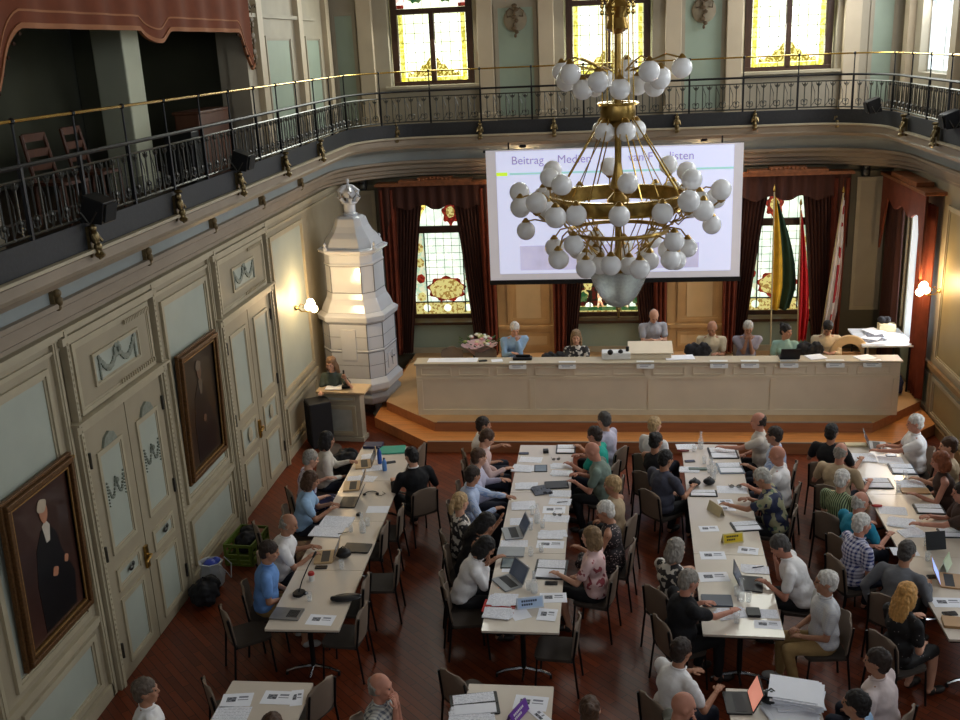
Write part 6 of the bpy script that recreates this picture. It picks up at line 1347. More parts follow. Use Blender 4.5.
# ------------------------------------------------------------------ things on the tables
TZ = .7405
cnt = {}
def z_at(x, y):   # small lifts so that overlapping sheets do not share a plane
    k = (round(x*4), round(y*4)); cnt[k] = cnt.get(k, 0)+1; return TZ+.0022*(cnt[k]-1)+.0006*(len(cnt) % 3)
proto = {}
def item(kind, x, y, rot, prm, label):
    rz = R(rot); z = z_at(x, y)
    if kind == 'paper':
        typ, a, c = prm; e = MB().box((0, 0, .0006), (a, c, .0012)).build('paper_sheet', lines_m if typ == 'lines' else paper_m, loc=(x, y, z), rz=rz, smooth=0); tag(e, label, 'paper')
        if typ == 'leaflet':
            MB().box((-a*.18, c*.05, .0016), (a*.3, c*.34, .0008)).build('picture', picture_m, e, smooth=0)
            MB().box((a*.2, c*.2, .0016), (a*.3, c*.12, .0008)).box((a*.2, 0, .0016), (a*.34, c*.05, .0008)).build('text_block', mat('print_grey', (130, 132, 146), .7), e, smooth=0)
    elif kind == 'papers':
        a, c, n = prm; b = MB(); random.seed(int(x*100)); h = 0
        for k in range(min(n, 14)):
            t = .0022 if n < 14 else .009; b.box((random.uniform(-.03, .03), random.uniform(-.03, .03), h+t/2), (a*.88, c*.88, t*.9), (0, 0, random.uniform(-.16, .16) if n < 14 else random.uniform(-.32, .32))); h += t
        tag(b.build('paper_stack', lines_m if n < 9 else paper_m, loc=(x, y, z), rz=rz, smooth=0), label, 'paper')
    elif kind == 'folder':
        c_, a, d, h = prm; tag(MB().rbox((0, 0, h/2), (a, d, h), .012).build('folder', colm(c_), loc=(x, y, z), rz=rz), label, 'folder')
    elif kind == 'box':
        c_, a, d, h = prm; tag(MB().rbox((0, 0, h/2), (a, d, h), .01).build('small_box', colm(c_), loc=(x, y, z), rz=rz), label, 'box')
    elif kind == 'pouch':
        c_, a, d, h = prm; b = MB().cap((-a/2+h/2, 0, h/2), (a/2-h/2, 0, h/2), h/2); b.ball((0, 0, h/2), (a/2, d/2, h/2), seg=14, ring=8); tag(b.build('pouch', colm(c_), loc=(x, y, z), rz=rz), label, 'pouch')
    elif kind == 'bag':
        c_, r = prm; tag(MB().ball((0, 0, r*.35), (r*.6, r*.45, r*.35)).tube([(-r*.4, 0, r*.5), (0, .02, r*.8), (r*.4, 0, r*.5)], .008, 5).build('small_bag', colm(c_), loc=(x, y, z), rz=rz), label, 'bag')
    elif kind == 'openfolder':
        c_, a, d = prm; e = top_thing('open_folder', label, 'folder', None, (x, y, z), rz)
        MB().rbox((0, 0, .006), (a, d, .012), .015).box((0, 0, .014), (a*.96, .025, .01)).build('cover', colm(c_), e, smooth=0)
        for s in (-1, 1): MB().box((0, s*d*.24, .0165), (a*.86, d*.42, .008), (0, 0, .02*s)).build('sheets', lines_m if s > 0 else paper_m, e, smooth=0)
    elif kind == 'laptop':
        sc_ = {'blackred': mat('reddish_screen', (226, 150, 130), .3, emit=.5), 'tanwood': mat('bright_screen', (150, 170, 230), .3, emit=.8)}.get(prm[0])
        laptop((x, y, z), rz, label, colm(prm[0]), sc_)
    elif kind == 'laptopc':
        e = top_thing('closed_laptop', label, 'laptop', None, (x, y, z), rz); MB().rbox((0, 0, .006), (.33, .23, .012), .014).build('base', colm(prm[0]), e, smooth=0); MB().rbox((0, 0, .017), (.33, .23, .008), .014).build('lid', colm(prm[0]), e, smooth=0)
    elif kind == 'netbook':
        e = top_thing('keyboard_tablet', label, 'tablet', None, (x, y, z), rz); MB().rbox((0, 0, .008), (.34, .24, .016), .012).build('case', mat('grey_metal', (128, 128, 130), .35, metal=.5), e); b = MB()
        for i in range(7):
            for j in range(5): b.box((.02+.018*i, -.06+.03*j, .018), (.015, .024, .004))
        b.build('keys', mat('keyboard_dark', (40, 40, 44)), e, smooth=0)
    elif kind == 'tablet':
        e = top_thing('tablet', label, 'tablet', None, (x, y, z), rz); MB().rbox((0, 0, .004), (.19, .25, .008), .014).build('case', black, e); MB().box((0, 0, .0088), (.16, .21, .001)).build('screen', mat('tablet_screen', (110, 124, 130), .2), e, smooth=0)
    elif kind == 'stand':
        e = top_thing('tablet', label, 'tablet', None, (x, y, z), rz); MB().box((0, 0, .12), (.24, .01, .22), (-.35, 0, 0)).build('case', black, e, smooth=0, bevel=.003); MB().box((0, .06, .08), (.1, .008, .17), (.5, 0, 0)).build('kickstand', black, e, smooth=0)
    elif kind == 'phone':
        e = top_thing('mobile_phone', label, 'phone', None, (x, y, z), rz); MB().rbox((0, 0, .005), (.15, .075, .01), .012).build('case', black, e); MB().box((0, 0, .0105), (.13, .065, .001)).build('screen', mat('phone_screen', (30, 34, 42), .1), e, smooth=0)
    elif kind in ('mouse',): tag(MB().ball((0, 0, .018), (.035, .055, .02)).build('computer_mouse', black, loc=(x, y, z), rz=rz), label, 'mouse')
    elif kind == 'remote': tag(MB().rbox((0, 0, .009), (.05, .15, .018), .012).build('remote_control', black, loc=(x, y, z), rz=rz), label, 'remote')
    elif kind == 'pen': tag(MB().cyl((-.07, 0, .006), (.065, 0, .006), .005).cyl((.065, 0, .006), (.078, 0, .006), .005, .001).box((-.05, 0, .012), (.04, .004, .003)).build('pen', colm(prm[0]), loc=(x, y, z+.005), rz=rz), label, 'pen')
    elif kind in ('keys', 'sunglasses'):
        e = top_thing('spectacles' if kind == 'keys' else 'sunglasses', label, 'glasses', None, (x, y, z+.004), rz); s_ = 1 if kind == 'keys' else 1.4
        b = MB()
        for s in (-1, 1):
            b.tube([(s*.035*s_+.025*s_*math.cos(t), -.0, .02*s_+.018*s_*math.sin(t)) for t in [k*.785 for k in range(8)]], .003, 4, True); b.tube([(s*.062*s_, 0, .028), (s*.06*s_, .06, .02), (s*.055*s_, .12, .005)], .003, 4)
        b.tube([(-.012, 0, .024), (.012, 0, .024)], .003, 4); b.build('frame', black, e)
        MB().ball((-.035*s_, 0, .02*s_), (.023*s_, .002, .017*s_)).ball((.035*s_, 0, .02*s_), (.023*s_, .002, .017*s_)).build('lenses', mat('smoked_lens', (40, 42, 50), .1, alpha=.9 if kind != 'keys' else .5), e)
    elif kind == 'glass':
        if 'glass' not in proto:
            e = empty('drinking_glass'); MB().lathe([(.026, 0), (.028, .005), (.034, .11), (.032, .11), (.026, .008), (.001, .008)], (0, 0, 0), 14).build('tumbler', glass_m, e)
            MB().lathe([(.025, .009), (.029, .05), (.001, .05)], (0, 0, 0), 12).build('water', glass_m, e); note_kids(e); proto['glass'] = e; e.location = (x, y, z)
        else: e = dup(proto['glass'], (x, y, z))
        tag(e, label, 'glass', 'drinking glasses')
    elif kind == 'carafe':
        if 'carafe' not in proto:
            e = empty('water_carafe'); MB().lathe([(.04, 0), (.045, .01), (.045, .12), (.02, .19), (.018, .25), (.022, .27), (.019, .27), (.015, .2), (.04, .12), (.04, .01), (.001, .01)], (0, 0, 0), 14).build('body', glass_m, e)
            MB().lathe([(.038, .011), (.04, .1), (.001, .1)], (0, 0, 0), 12).build('water', glass_m, e); note_kids(e); proto['carafe'] = e; e.location = (x, y, z)
        else: e = dup(proto['carafe'], (x, y, z))
        tag(e, label, 'carafe', 'glass water carafes')
    elif kind == 'bottle':
        c_, h = prm; e = top_thing('water_bottle', label, 'bottle', None, (x, y, z)); MB().lathe([(.03, 0), (.034, .01), (.034, h*.7), (.02, h*.85), (.014, h*.88), (.014, h*.95)], (0, 0, 0), 14).build('body', colm(c_), e); MB().lathe([(.018, h*.93), (.018, h), (.001, h)], (0, 0, 0), 12).build('cap', colm('navy'), e)
    elif kind == 'redlid':
        e = top_thing('beaker', label, 'cup', None, (x, y, z)); MB().lathe([(.03, 0), (.036, .08), (.001, .08)], (0, 0, 0), 14).build('cup', white, e); MB().lathe([(.04, .08), (.04, .1), (.03, .115), (.001, .115)], (0, 0, 0), 14).build('lid', colm('red'), e)
    elif kind == 'microphone':
        e = top_thing('gooseneck_microphone', label, 'microphone', None, (x, y, z), rz); MB().rbox((0, 0, .018), (.12, .14, .036), .04).build('base', black, e)
        MB().tube([(0, 0, .03), (.02, .05, .15), (.05, .16, .3), (.07, .24, .38)], .007).build('neck', black, e); MB().cap((.07, .24, .38), (.08, .28, .42), .014).build('capsule', black, e)
    elif kind == 'headset':
        e = top_thing('headset', label, 'headset', None, (x, y, z), rz); b = MB(); b.tube([(.09*math.cos(t), .09*math.sin(t), .012) for t in [k*math.pi/10 for k in range(11)]], .007).build('headband', black, e)
        MB().ball((.09, -.01, .015), (.025, .03, .015)).ball((-.09, -.01, .015), (.025, .03, .015)).build('ear_cushions', black, e); MB().tube([(.09, -.03, .005), (.15, -.06, .005), (.2, 0, .005), (.16, .06, .005)], .004, 4).build('cable', black, e)
    elif kind == 'booklet':
        a, d = prm; e = top_thing('open_programme', label, 'booklet', None, (x, y, z), rz)
        for s in (-1, 1): MB().box((.02*s, s*d*.25, .005), (a, d*.48, .006), (.02*s, 0, 0)).build('page', lines_m, e, smooth=0)
        MB().box((0, 0, .003), (a, .01, .006)).build('fold', paper_m, e, smooth=0)
    elif kind == 'cloth':
        b = MB(); nu = 14; vs = []; random.seed(4)
        for j in range(nu+1):
            for i in range(nu+1): u_, v_ = i/nu-.5, j/nu-.5; vs.append((u_*.26, v_*.3, .012+.05*abs(noise.noise(Vector((u_*6, v_*6, 1))))*(1-3*(u_*u_+v_*v_)) ))
        o = b.add(vs, [(j*(nu+1)+i, j*(nu+1)+i+1, (j+1)*(nu+1)+i+1, (j+1)*(nu+1)+i) for j in range(nu) for i in range(nu)]).build('grey_cloth', mat('grey_cloth', (96, 100, 112), .8), loc=(x, y, z), rz=rz); o.modifiers.new('t', 'SOLIDIFY').thickness = .008; tag(o, label, 'cloth')
    elif kind == 'sign':
        c_, w_, h, t1, t2 = prm; e = top_thing('name_sign', label, 'sign', None, (x, y, z), rz)
        inner = {'yellow': (226, 196, 40), 'blue': (190, 214, 250), 'purple': (112, 60, 160), 'cream': (214, 200, 162), 'whitegreen': (224, 238, 210)}[c_]
        rim = {'yellow': (224, 210, 150), 'blue': (214, 226, 246)}.get(c_, inner)
        for s in (-1, 1): MB().slab([(-w_/2, 0), (w_/2, 0), (w_/2, h), (-w_/2, h)], (0, s*.045, 0), (1, 0, 0), Vector((0, -s*.33, .94)), Vector((0, s*.94, .33)), -.003, 0).build('side', mat('sign_rim_'+c_, rim, .5), e, smooth=0)
        MB().slab([(-w_*.45, h*.12), (w_*.45, h*.12), (w_*.45, h*.88), (-w_*.45, h*.88)], (0, -.045, 0), (1, 0, 0), Vector((0, .33, .94)), Vector((0, -.94, .33)), 0, .002).build('field', mat('sign_'+c_, inner, .5), e, smooth=0)
        if t1:
            b = MB(); random.seed(9)
            for row_, (q, n_) in enumerate(((.6, 7), (.3, 5))):
                for k in range(n_): xx = -w_*.32+k*w_*.085; b.slab([(xx, h*q), (xx+w_*.06, h*q), (xx+w_*.06, h*(q+.17)), (xx, h*(q+.17))], (0, -.045, 0), (1, 0, 0), Vector((0, .33, .94)), Vector((0, -.94, .33)), .002, .004)
            b.build('lettering', white if c_ == 'purple' else colm('navy' if c_ == 'blue' else 'black'), e, smooth=0)
for it in ITEMS: item(*it)
# ------------------------------------------------------------------ people
SKIN = {'fair': mat('skin_fair', (206, 156, 130), .55, var=.06, scale=8), 'tan': mat('skin_tan', (172, 124, 98), .55, var=.06, scale=8), 'ruddy': mat('skin_ruddy', (192, 134, 112), .55, var=.08, scale=8)}
def hairm(n, c): return mat('hair_'+n, c, .6, var=.35, scale=40, stretch=(1, 1, .3), bump=.4)
HAIR = dict(black=hairm('black', (24, 20, 20)), brown=hairm('brown', (74, 50, 34)), darkbrown=hairm('darkbrown', (44, 32, 26)), grey=hairm('grey', (140, 134, 126)), greybrown=hairm('greybrown', (92, 80, 70)),
            darkgrey=hairm('darkgrey', (72, 68, 66)), white=hairm('white', (206, 202, 196)), whitegrey=hairm('whitegrey', (172, 168, 160)), blond=hairm('blond', (176, 146, 104)),
            darkblond=hairm('darkblond', (132, 106, 76)), goldblond=hairm('goldblond', (196, 146, 82)), auburn=hairm('auburn', (134, 74, 44)), lightbrown=hairm('lightbrown', (118, 88, 62)))
def cl(n, c, **k): return mat('cloth_'+n, c, .85, var=.07, bump=.35, scale=9, bscale=26, **k)
CLOTH = dict(white=cl('white', (232, 230, 230)), white_knit=cl('white_knit', (204, 196, 184)), dark_jeans=cl('dark_jeans', (34, 38, 52)), black_cloth=cl('black_cloth', (20, 20, 24)), black_suit=cl('black_suit', (14, 15, 20)),
    pale_blue=cl('pale_blue', (152, 184, 216)), blue_polo=cl('blue_polo', (104, 146, 206)), khaki=cl('khaki', (150, 122, 78)), lavender=cl('lavender', (192, 188, 208)), teal=cl('teal', (34, 156, 140)), sage=cl('sage', (112, 128, 118)),
    beige=cl('beige', (178, 156, 126)), slate=cl('slate', (66, 68, 82)), teal_blue=cl('teal_blue', (34, 130, 160)), grey_shirt=cl('grey_shirt', (104, 106, 112)), pinkwhite=cl('pinkwhite', (214, 198, 196)), brown_cloth=cl('brown_cloth', (66, 46, 38)),
    cream=cl('cream', (206, 192, 164)), grey_lilac=cl('grey_lilac', (150, 144, 156)), mint=cl('mint', (150, 182, 170)), ivory=cl('ivory', (210, 192, 162)), dark_green=cl('dark_green', (74, 84, 78)), grey_green=cl('grey_green', (98, 98, 90)),
    purple_floral=patt('floral_purple', 'blob', (206, 198, 214), (74, 58, 120), 11, .52), navy_print=patt('navy_print', 'blob', (40, 40, 84), (170, 160, 200), 14, .6), pink_white=cl('pink_white', (206, 178, 174)),
    light_blue=patt('stripe_blue', 'stripes', (196, 206, 226), (150, 172, 212), 22, .5, axis='X'), leaf_print=patt('leaf_print', 'blob', (44, 42, 44), (206, 200, 190), 15, .53), plaid_grey=patt('plaid_grey', 'plaid', (92, 96, 108), (196, 194, 186), 7, .5),
    plaid_blue=patt('plaid_blue', 'plaid', (40, 52, 120), (214, 214, 230), 7, .45), dots=patt('dots', 'spots', (40, 34, 38), (170, 150, 146), 34, .28), pink_floral=patt('pink_floral', 'blob', (222, 188, 186), (150, 66, 74), 13, .6),
    hawaii=patt('hawaii', 'blob', (34, 42, 72), (150, 148, 116), 6.5, .55, c3=(96, 118, 84)), pale_check=patt('pale_check', 'plaid', (190, 192, 200), (206, 206, 206), 14, .5), green_stripe=patt('green_stripe', 'stripes', (44, 60, 44), (150, 164, 120), 12, .5, axis='X'),
    black_dots=patt('black_dots', 'spots', (16, 15, 18), (150, 140, 140), 22, .12), grey_stripe=patt('grey_stripe', 'stripes', (186, 186, 192), (132, 134, 144), 16, .5, axis='X'))
shoe_m = mat('shoe_dark', (40, 34, 32), .5); shoe_w = mat('shoe_pale', (170, 168, 164), .6); eye_m = mat('eye_dark', (26, 20, 18), .3); lip_m = mat('lips', (140, 70, 62), .5)
PENDING = []
TEX = bpy.data.textures.new('folds', 'CLOUDS'); TEX.noise_scale = .11; TEX.noise_depth = 1
TEX2 = bpy.data.textures.new('locks', 'CLOUDS'); TEX2.noise_scale = .03; TEX2.noise_depth = 1
def remesh(mb, name, m, parent, voxel, smooth_it=3, noise_amp=0, extra=None):
    me = mb.mesh(name); me.materials.append(m); o = bpy.data.objects.new(name, me); C.objects.link(o); o.parent = parent
    r = o.modifiers.new('remesh', 'REMESH'); r.mode = 'VOXEL'; r.voxel_size = voxel; r.use_smooth_shade = True
    if smooth_it: s = o.modifiers.new('smooth', 'SMOOTH'); s.factor = .5; s.iterations = smooth_it
    if noise_amp:
        d = o.modifiers.new('folds', 'DISPLACE'); d.texture = TEX2 if name == 'hair' else TEX; d.strength = noise_amp*3.2; d.mid_level = .5
    PENDING.append((o, extra, 0)); return o
def spine(lean, hz):
    a1, a2 = R(lean*.7), R(lean*1.15)
    P = Vector((0, 0, hz)); M = P+.25*Vector((0, math.sin(a1), math.cos(a1))); N = M+.28*Vector((0, math.sin(a2), math.cos(a2))); return P, M, N, a1, a2
def hand(b, w, fwd, nrm, side, curl=.35, s=1.0):
    """palm, four unequal bent fingers and a thumb; w wrist, fwd finger direction, nrm back of the hand"""
    fwd = fwd.normalized(); x = fwd.cross(nrm).normalized(); nrm = x.cross(fwd).normalized(); M = Matrix((x, fwd, nrm)).transposed()
    pc = w+fwd*.045*s; b.ball(pc, (.04*s, .052*s, .017*s), M, 10, 8); b.cap(w-fwd*.03*s, w+fwd*.015*s, .026*s, .024*s, 8)
    for k, (off, L) in enumerate(((-.029, .062), (-.01, .075), (.01, .07), (.028, .055))):
        p0 = w+fwd*.078*s+x*off*s; p = [p0-fwd*.02*s, p0]; d = fwd.copy(); ang = 0
        for j, f in enumerate((.45, .32, .25)):
            ang += curl*(.6+.5*j); d = (fwd*math.cos(ang)-nrm*math.sin(ang)).normalized(); p.append(p[-1]+(d+x*off*2.0).normalized()*L*f*s)
        b.tube(p, [.0095*s, .0095*s, .0085*s, .008*s, .006*s], 6)
    t0 = w+fwd*.02*s-x*side*.028*s
    b.tube([t0, t0-x*side*.022*s+fwd*.018*s-nrm*.004*s, t0-x*side*.032*s+fwd*.045*s-nrm*.012*s, t0-x*side*.026*s+fwd*.066*s-nrm*.02*s], [.012*s, .0115*s, .01*s, .007*s], 6)
def person(x, y, face, lean, hp, ht, aL, aR, shirt, sleeve, legs, ltype, hair, hcol, skin, bulk, hz, opts, label, who):
    W = .93 if bulk < .96 else 1.0; B = bulk
    P, M, N, a1, a2 = spine(lean, hz); h_ang = R(lean*.9+hp*.5); Hc = N+.178*Vector((0, math.sin(h_ang), math.cos(h_ang)))
    d = Vector((-math.sin(R(face)), math.cos(R(face)), 0)); root = empty('person', (x-d.x*Hc.y, y-d.y*Hc.y, 0), R(face), label, 'person')
    fz = .36 if y > 16.8 and x > -4.1 else 0; stand = 'stand' in opts
    e2 = Vector((0, math.sin(a2), math.cos(a2))); e1 = Vector((0, math.sin(a1), math.cos(a1)))
    sk = SKIN[skin]; Hr = Euler((-R(lean*.5+hp*.9), 0, 0)).to_matrix() if True else None
    Hr = Matrix.Rotation(-R(lean*.45+hp), 3, 'X'); Hr = Matrix.Rotation(R(ht), 3, 'Z') @ Hr
    HS = 1.07; hv = lambda v: Hc+Hr @ (Vector(v)*HS); hb = lambda c, r, q=14, k=10: b.ball(hv(c), tuple(v*HS for v in r), Hr, q, k)
    sh = [N-e2*.07+Vector((s*.2*W*(.45+.55*B), -.005, 0)) for s in (-1, 1)]
    # arm targets
    def target(name, s):
        base = {'table': (s*.19, .40, hz+.27), 'wide': (s*.33, .34, hz+.27), 'keys': (s*.085, .42, hz+.28), 'lap': (s*.09, .26, hz+.12), 'reach': (s*.12, .60, hz+.29), 'down': (s*.27, .02, hz-.02)}.get(name)
        if name == 'chin': v = hv((s*.028, .13, -.16)); return v
        if name == 'raise': return N+Vector((s*.36, .24, -.02))
        return Vector(base)
    arms = []
    for s, nm, S in ((-1, aL, sh[0]), (1, aR, sh[1])):
        T = target(nm, s); la, lb = .29, .255; D = T-S; L = D.length
        if L > la+lb-.01: T = S+D.normalized()*(la+lb-.01); D = T-S; L = D.length
        q = (la*la-lb*lb+L*L)/(2*L); hgt = math.sqrt(max(0, la*la-q*q)); u = D.normalized()
        pole = Vector((s*.45, -.35, -1)) if nm not in ('down',) else Vector((s*1, -.6, 0)); pole = (pole-u*pole.dot(u)).normalized()
        arms.append((S, S+u*q+pole*hgt, T, nm, s))
    # legs
    hips = [P+Vector((s*.085, .01, -.02)) for s in (-1, 1)]; L_ = []
    for s, hp_ in zip((-1, 1), hips):
        if 'perch' in opts: k = Vector((s*.1, .21, .42)); a = Vector((s*.1, .08, .09)); t = a+Vector((s*.02, .15, -.045))
        elif stand: k = Vector((s*.1, .03, fz+.5)); a = Vector((s*.1, 0, fz+.09)); t = a+Vector((s*.02, .15, -.05))
        else:
            sp = .12 if ltype != 'skirt' else .085
            k = Vector((s*sp, .42, fz+.52)); a = Vector((s*(sp+.01), .36+.05*s, fz+.085)); t = a+Vector((s*.02, .15, -.045))
            if 'legout' in opts and s > 0: k = Vector((.1, .47, fz+.5)); a = Vector((.12, .82, fz+.2)); t = a+Vector((.0, .1, .08))
        L_.append((hp_, k, a, t))
    # ---- body, one continuous surface
    b = MB()
    b.ball(P+Vector((0, 0, 0)), (.145*B, .115*B, .12), seg=16, ring=10); b.ball(P.lerp(M, .55), (.15*B, .122*B, .15), Matrix.Rotation(-a1, 3, 'X'), 16, 10)
    b.ball(M+e2*.12, (.175*W*(.5+.5*B), .122*B, .17), Matrix.Rotation(-a2, 3, 'X'), 16, 10)
    for S in sh: b.cap(N-e2*.04, S, .05, .052)
    b.cap(N-e2*.04, hv((0, -.02, -.075)), .062, .056, 12)
    hb((0, -.012, .022), (.077, .097, .1), 20, 14); hb((0, .022, -.042), (.06, .07, .082)); hb((0, .06, -.098), (.028, .024, .022))
    b.cap(hv((0, .087, .012)), hv((0, .106, -.024)), .009, .0145, 8); hb((0, .078, .03), (.05, .018, .014)); hb((0, .082, -.06), (.026, .014, .014))
    for s in (-1, 1): hb((s*.079, -.008, -.004), (.01, .02, .032)); hb((s*.042, .066, -.02), (.022, .02, .02))
    hands = MB()
    for S, E, T, nm, s in arms:
        b.cap(S, E, .045*(.4+.6*B), .037); b.cap(E, T, .038, .025)
        fd = (T-E).normalized(); nrm = Vector((0, 0, 1))
        if nm in ('table', 'wide', 'keys', 'reach'): fd = Vector((fd.x*.6-s*.25, fd.y, fd.z*.2)).normalized(); c = .3 if nm != 'keys' else .45
        elif nm == 'chin': fd = (hv((s*.02, .11, -.04))-T).normalized(); nrm = Vector((0, 1, .2)); c = .55
        elif nm == 'raise': fd = (fd+Vector((0, .2, .8))).normalized(); nrm = Vector((0, -1, 0)); c = .12
        elif nm == 'lap': fd = Vector((-s*.5, .7, -.1)); c = .5
        else: fd = Vector((0, .2, -1)); nrm = Vector((s, 0, 0)); c = .4
        hands_start = len(hands.v); hand(hands, T, fd, nrm, s, c, .95*W)
    for hp_, k, a, t in L_:
        b.cap(hp_, k, .074*(.4+.6*B), .052, 12); b.cap(k, k.lerp(a, .35), .05, .052, 12); b.cap(k.lerp(a, .35), a, .052, .034, 12); b.cap(a+Vector((0, -.02, -.035)), t, .033, .028)
    remesh(b, 'body', sk, root, .0115, 3, 0, hands)
    for s in (-1, 1):
        MB().ball(hv((s*.03, .083, .008)), (.0125, .007, .0065), Hr, 8, 6).build('eye', eye_m, root)
    MB().ball(hv((0, .094, -.062)), (.021, .006, .005), Hr, 8, 6).build('mouth', lip_m, root)
    # ---- shirt
    b = MB(); g = .017
    b.ball(P+Vector((0, 0, .03)), (.166*B+g, .136*B+g, .11), seg=18, ring=10); b.ball(P.lerp(M, .55), (.158*B+g, .134*B+g, .16), Matrix.Rotation(-a1, 3, 'X'), 18, 10)
    b.ball(M+e2*.12, (.178*W*(.5+.5*B)+g, .126*B+g, .175), Matrix.Rotation(-a2, 3, 'X'), 18, 10)
    b.cap(P+Vector((0, 0, .05)), M+e2*.08, .135*B, .135*B, 16)
    if B > 1.07: b.ball(P.lerp(M, .6)+Vector((0, .045*B, -.01)), (.13*B, .11, .15), seg=16, ring=10)
    if bulk < .96:
        for s in (-1, 1): b.ball(M+e2*.1+Vector((s*.07, .085, 0)), (.06, .055, .06))
    for S in sh: b.cap(N-e2*.058, S, .058, .066 if sleeve != 'sleeveless' else .05, 12)
    b.cap(N-e2*.06, N-e2*.005+Vector((0, .0, 0)), .085, .066, 14)
    for S, E, T, nm, s in arms:
        if sleeve == 'short': b.cap(S, S.lerp(E, .62), .07*(.5+.5*B), .064, 12)
        elif sleeve == 'long':
            b.cap(S, E, .07*(.5+.5*B), .056, 12); b.cap(E, E.lerp(T, .9), .052, .037, 12)
            if (shirt == 'light_blue' or shirt == 'pink_white'): pass
    st_ = remesh(b, 'shirt' if ltype != 'skirt' else 'dress_top', CLOTH[shirt], root, .0125, 9, .007)
    if 'collar' in opts or shirt in ('white', 'light_blue', 'pale_check', 'plaid_grey', 'plaid_blue', 'cream', 'ivory', 'pinkwhite', 'grey_stripe', 'blue_polo', 'grey_lilac'):
        cm = CLOTH['white'] if 'collar' in opts else CLOTH[shirt]
        c0 = N+e2*.012+Vector((0, .004, 0)); pts = []
        for k in range(13): t = R(-150+300*k/12)-math.pi/2; pts.append(c0+Vector((.071*math.cos(t), .071*math.sin(t)*1.0, .012-.02*math.cos(R(-150+300*k/12)+math.pi)*.5-.0)))
        MB().tube(pts, .0095, 6).build('collar', cm, st_)
    # ---- trousers / shorts / skirt, shoes
    b = MB(); b.ball(P+Vector((0, .0, -.01)), (.153*B+.012, .125*B+.01, .115), seg=16, ring=10)
    for hp_, k, a, t in L_:
        b.cap(hp_, k, .082*(.4+.6*B)+.012, .066, 12)
        if ltype == 'long': b.cap(k, k.lerp(a, .5), .066, .06, 12); b.cap(k.lerp(a, .5), a+Vector((0, 0, .02)), .06, .05, 12)
    if ltype == 'skirt':
        b.ball(P.lerp(L_[0][1].lerp(L_[1][1], .5), .5)+Vector((0, 0, -.01)), (.17*B, .27, .085), seg=16, ring=10)
    remesh(b, {'long': 'trousers', 'shorts': 'shorts', 'skirt': 'skirt'}[ltype], CLOTH[legs], root, .014, 3, .006)
    for hp_, k, a, t in L_:
        m = MB(); f = (t-a); f = Vector((f.x, f.y, 0)).normalized() if 'legout' not in opts or k.y < .45 else (t-a).normalized(); c0 = Vector(((a.x+t.x)/2, (a.y+t.y)/2, min(a.z, t.z)-.0)) if k.y < .45 or stand else a.lerp(t, .5)
        m.ball(c0+f*.03, (.046, .085, .042), Matrix((f.cross(Vector((0, 0, 1))), f, Vector((0, 0, 1)))).transposed() if abs(f.z) < .1 else None, 12, 8); m.ball(c0-f*.06, (.042, .055, .048), seg=12, ring=8)
        m.build('shoe', shoe_w if shirt in ('blue_polo', 'pale_check') else shoe_m, root)
    # ---- hair
    if hair != 'bald':
        b = MB(); hm = HAIR[hcol]
        rr = lambda c, r: hb(c, r, 16, 12)
        if hair in ('short', 'bob', 'long', 'bun', 'ponytail'):
            rr((0, -.02, .038), (.086, .104, .094)); rr((0, -.052, -.018), (.076, .062, .078))
        if hair in ('bob', 'long'):
            for s in (-1, 1): rr((s*.073, -.01, -.045), (.026, .055, .095))
            rr((0, -.065, -.05), (.085, .062, .11))
        if hair == 'long':
            rr((0, -.085, -.16), (.1, .04, .17)); rr((.05, -.07, -.12), (.05, .045, .15)); rr((-.05, -.07, -.12), (.05, .045, .15))
        if hair == 'bun': rr((0, -.105, .085), (.045, .045, .042))
        if hair == 'ponytail': rr((0, -.125, .03), (.032, .032, .035)); rr((0, -.15, -.05), (.03, .03, .085))
        if hair == 'fringe':
            for k in range(17):
                t = R(176+(364-176)*k/16); f_ = max(0, -math.sin(t))
                for z in (-.055, -.03, -.005, .02, .045, .062):
                    if z > .015+.05*f_ or z < -.03-.03*f_: continue
                    q = math.sqrt(max(.05, 1-((z-.022)/.1)**2)) if z > -.02 else .93; rr(((.077*q-.011)*math.cos(t), -.012+(.097*q-.011)*math.sin(t), z), (.019, .019, .02))
        remesh(b, 'hair', hm, root, .0095, 2, .006)
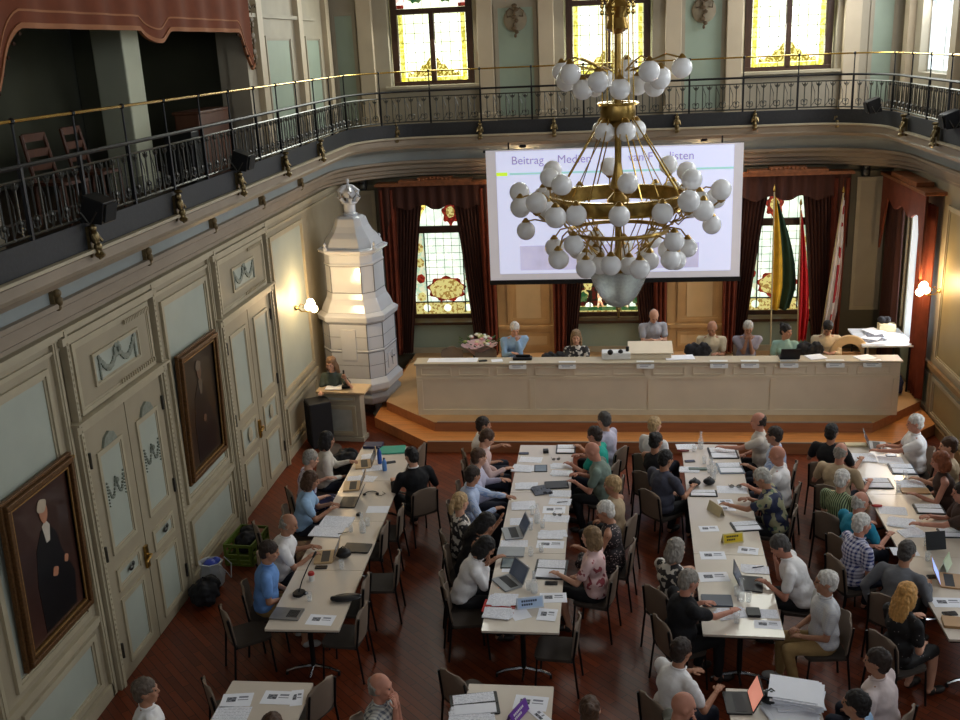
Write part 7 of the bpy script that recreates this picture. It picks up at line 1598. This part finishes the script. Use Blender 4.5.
    if not stand:
        if fz: place_chair(root.location.x, root.location.y, face, 'chair on the stage under the '+who.replace(' on stage', ''), .36, 'chairs behind the stage desk')
        elif hz < .6: place_chair(root.location.x, root.location.y, face, 'taupe stacking chair under the '+who)
        else:
            e = empty('bar_stool', (root.location.x, root.location.y, 0), R(face), 'stool behind the wooden lectern under the speaker', 'stool'); MB().lathe([(.001, hz-.16), (.17, hz-.16), (.18, hz-.13), (.17, hz-.1), (.001, hz-.1)], (0, 0, 0), 16).build('seat', darkwood, e)
            for sx in (-1, 1):
                for sy in (-1, 1): MB().cyl((sx*.1, sy*.1, hz-.14), (sx*.17, sy*.17, 0), .015).build('leg', darkwood, e)
    return root
for q in PEOPLE: person(*q)
# cup in the hand at the bottom edge, phone held up
bpy.context.view_layer.update(); dg = bpy.context.evaluated_depsgraph_get()
NEW = [(o, bpy.data.meshes.new_from_object(o.evaluated_get(dg)), ex, amp) for o, ex, amp in PENDING]
for o, me, ex, amp in NEW:
    o.modifiers.clear(); old = o.data; nm = old.name
    seed = Vector(o.parent.location)*3
    if amp:
        for v in me.vertices:
            n_ = v.normal; c = v.co; v.co = c+n_*amp*noise.noise(Vector((c.x*9, c.y*9, c.z*6))+seed)+n_*amp*.5*noise.noise(Vector((c.x*26, c.y*26, c.z*12))+seed)
    if ex is not None:
        bm = bmesh.new(); bm.from_mesh(me); em = ex.mesh('x'); bm.from_mesh(em); bm.to_mesh(me); bm.free(); bpy.data.meshes.remove(em)
    me.polygons.foreach_set('use_smooth', [True]*len(me.polygons)); me.update()
    o.data = me
# lectern microphone
e = top_thing('lectern_microphone', 'black microphone on the top of the wooden lectern', 'microphone', None, (-4.62, 16.58, .99), .3)
MB().rbox((0, 0, .02), (.16, .12, .04), .04).build('base', black, e); MB().tube([(0, 0, .03), (0, .03, .15), (-.02, .08, .24)], .008).build('neck', black, e); MB().cap((-.02, .08, .24), (-.02, .11, .28), .018).build('capsule', black, e)
tag(MB().box((0, 0, .003), (.3, .21, .006), (.1, 0, 0)).build('paper_sheet', paper_m, loc=(-4.85, 16.62, .982), smooth=0), 'white sheet lying on the top of the wooden lectern', 'paper')

# soft bags and heaped cloth: lumpy surfaces
for o in list(bpy.data.objects):
    if o.name.split('.')[0] in ('black_bag', 'black_backpack', 'jacket', 'handbag', 'black_coat', 'blue_bag', 'dark_pouch'):
        r = o.modifiers.new('remesh', 'REMESH'); r.mode = 'VOXEL'; r.voxel_size = .014; r.use_smooth_shade = True
        d = o.modifiers.new('folds', 'DISPLACE'); d.texture = TEX; d.strength = .09; d.mid_level = .5
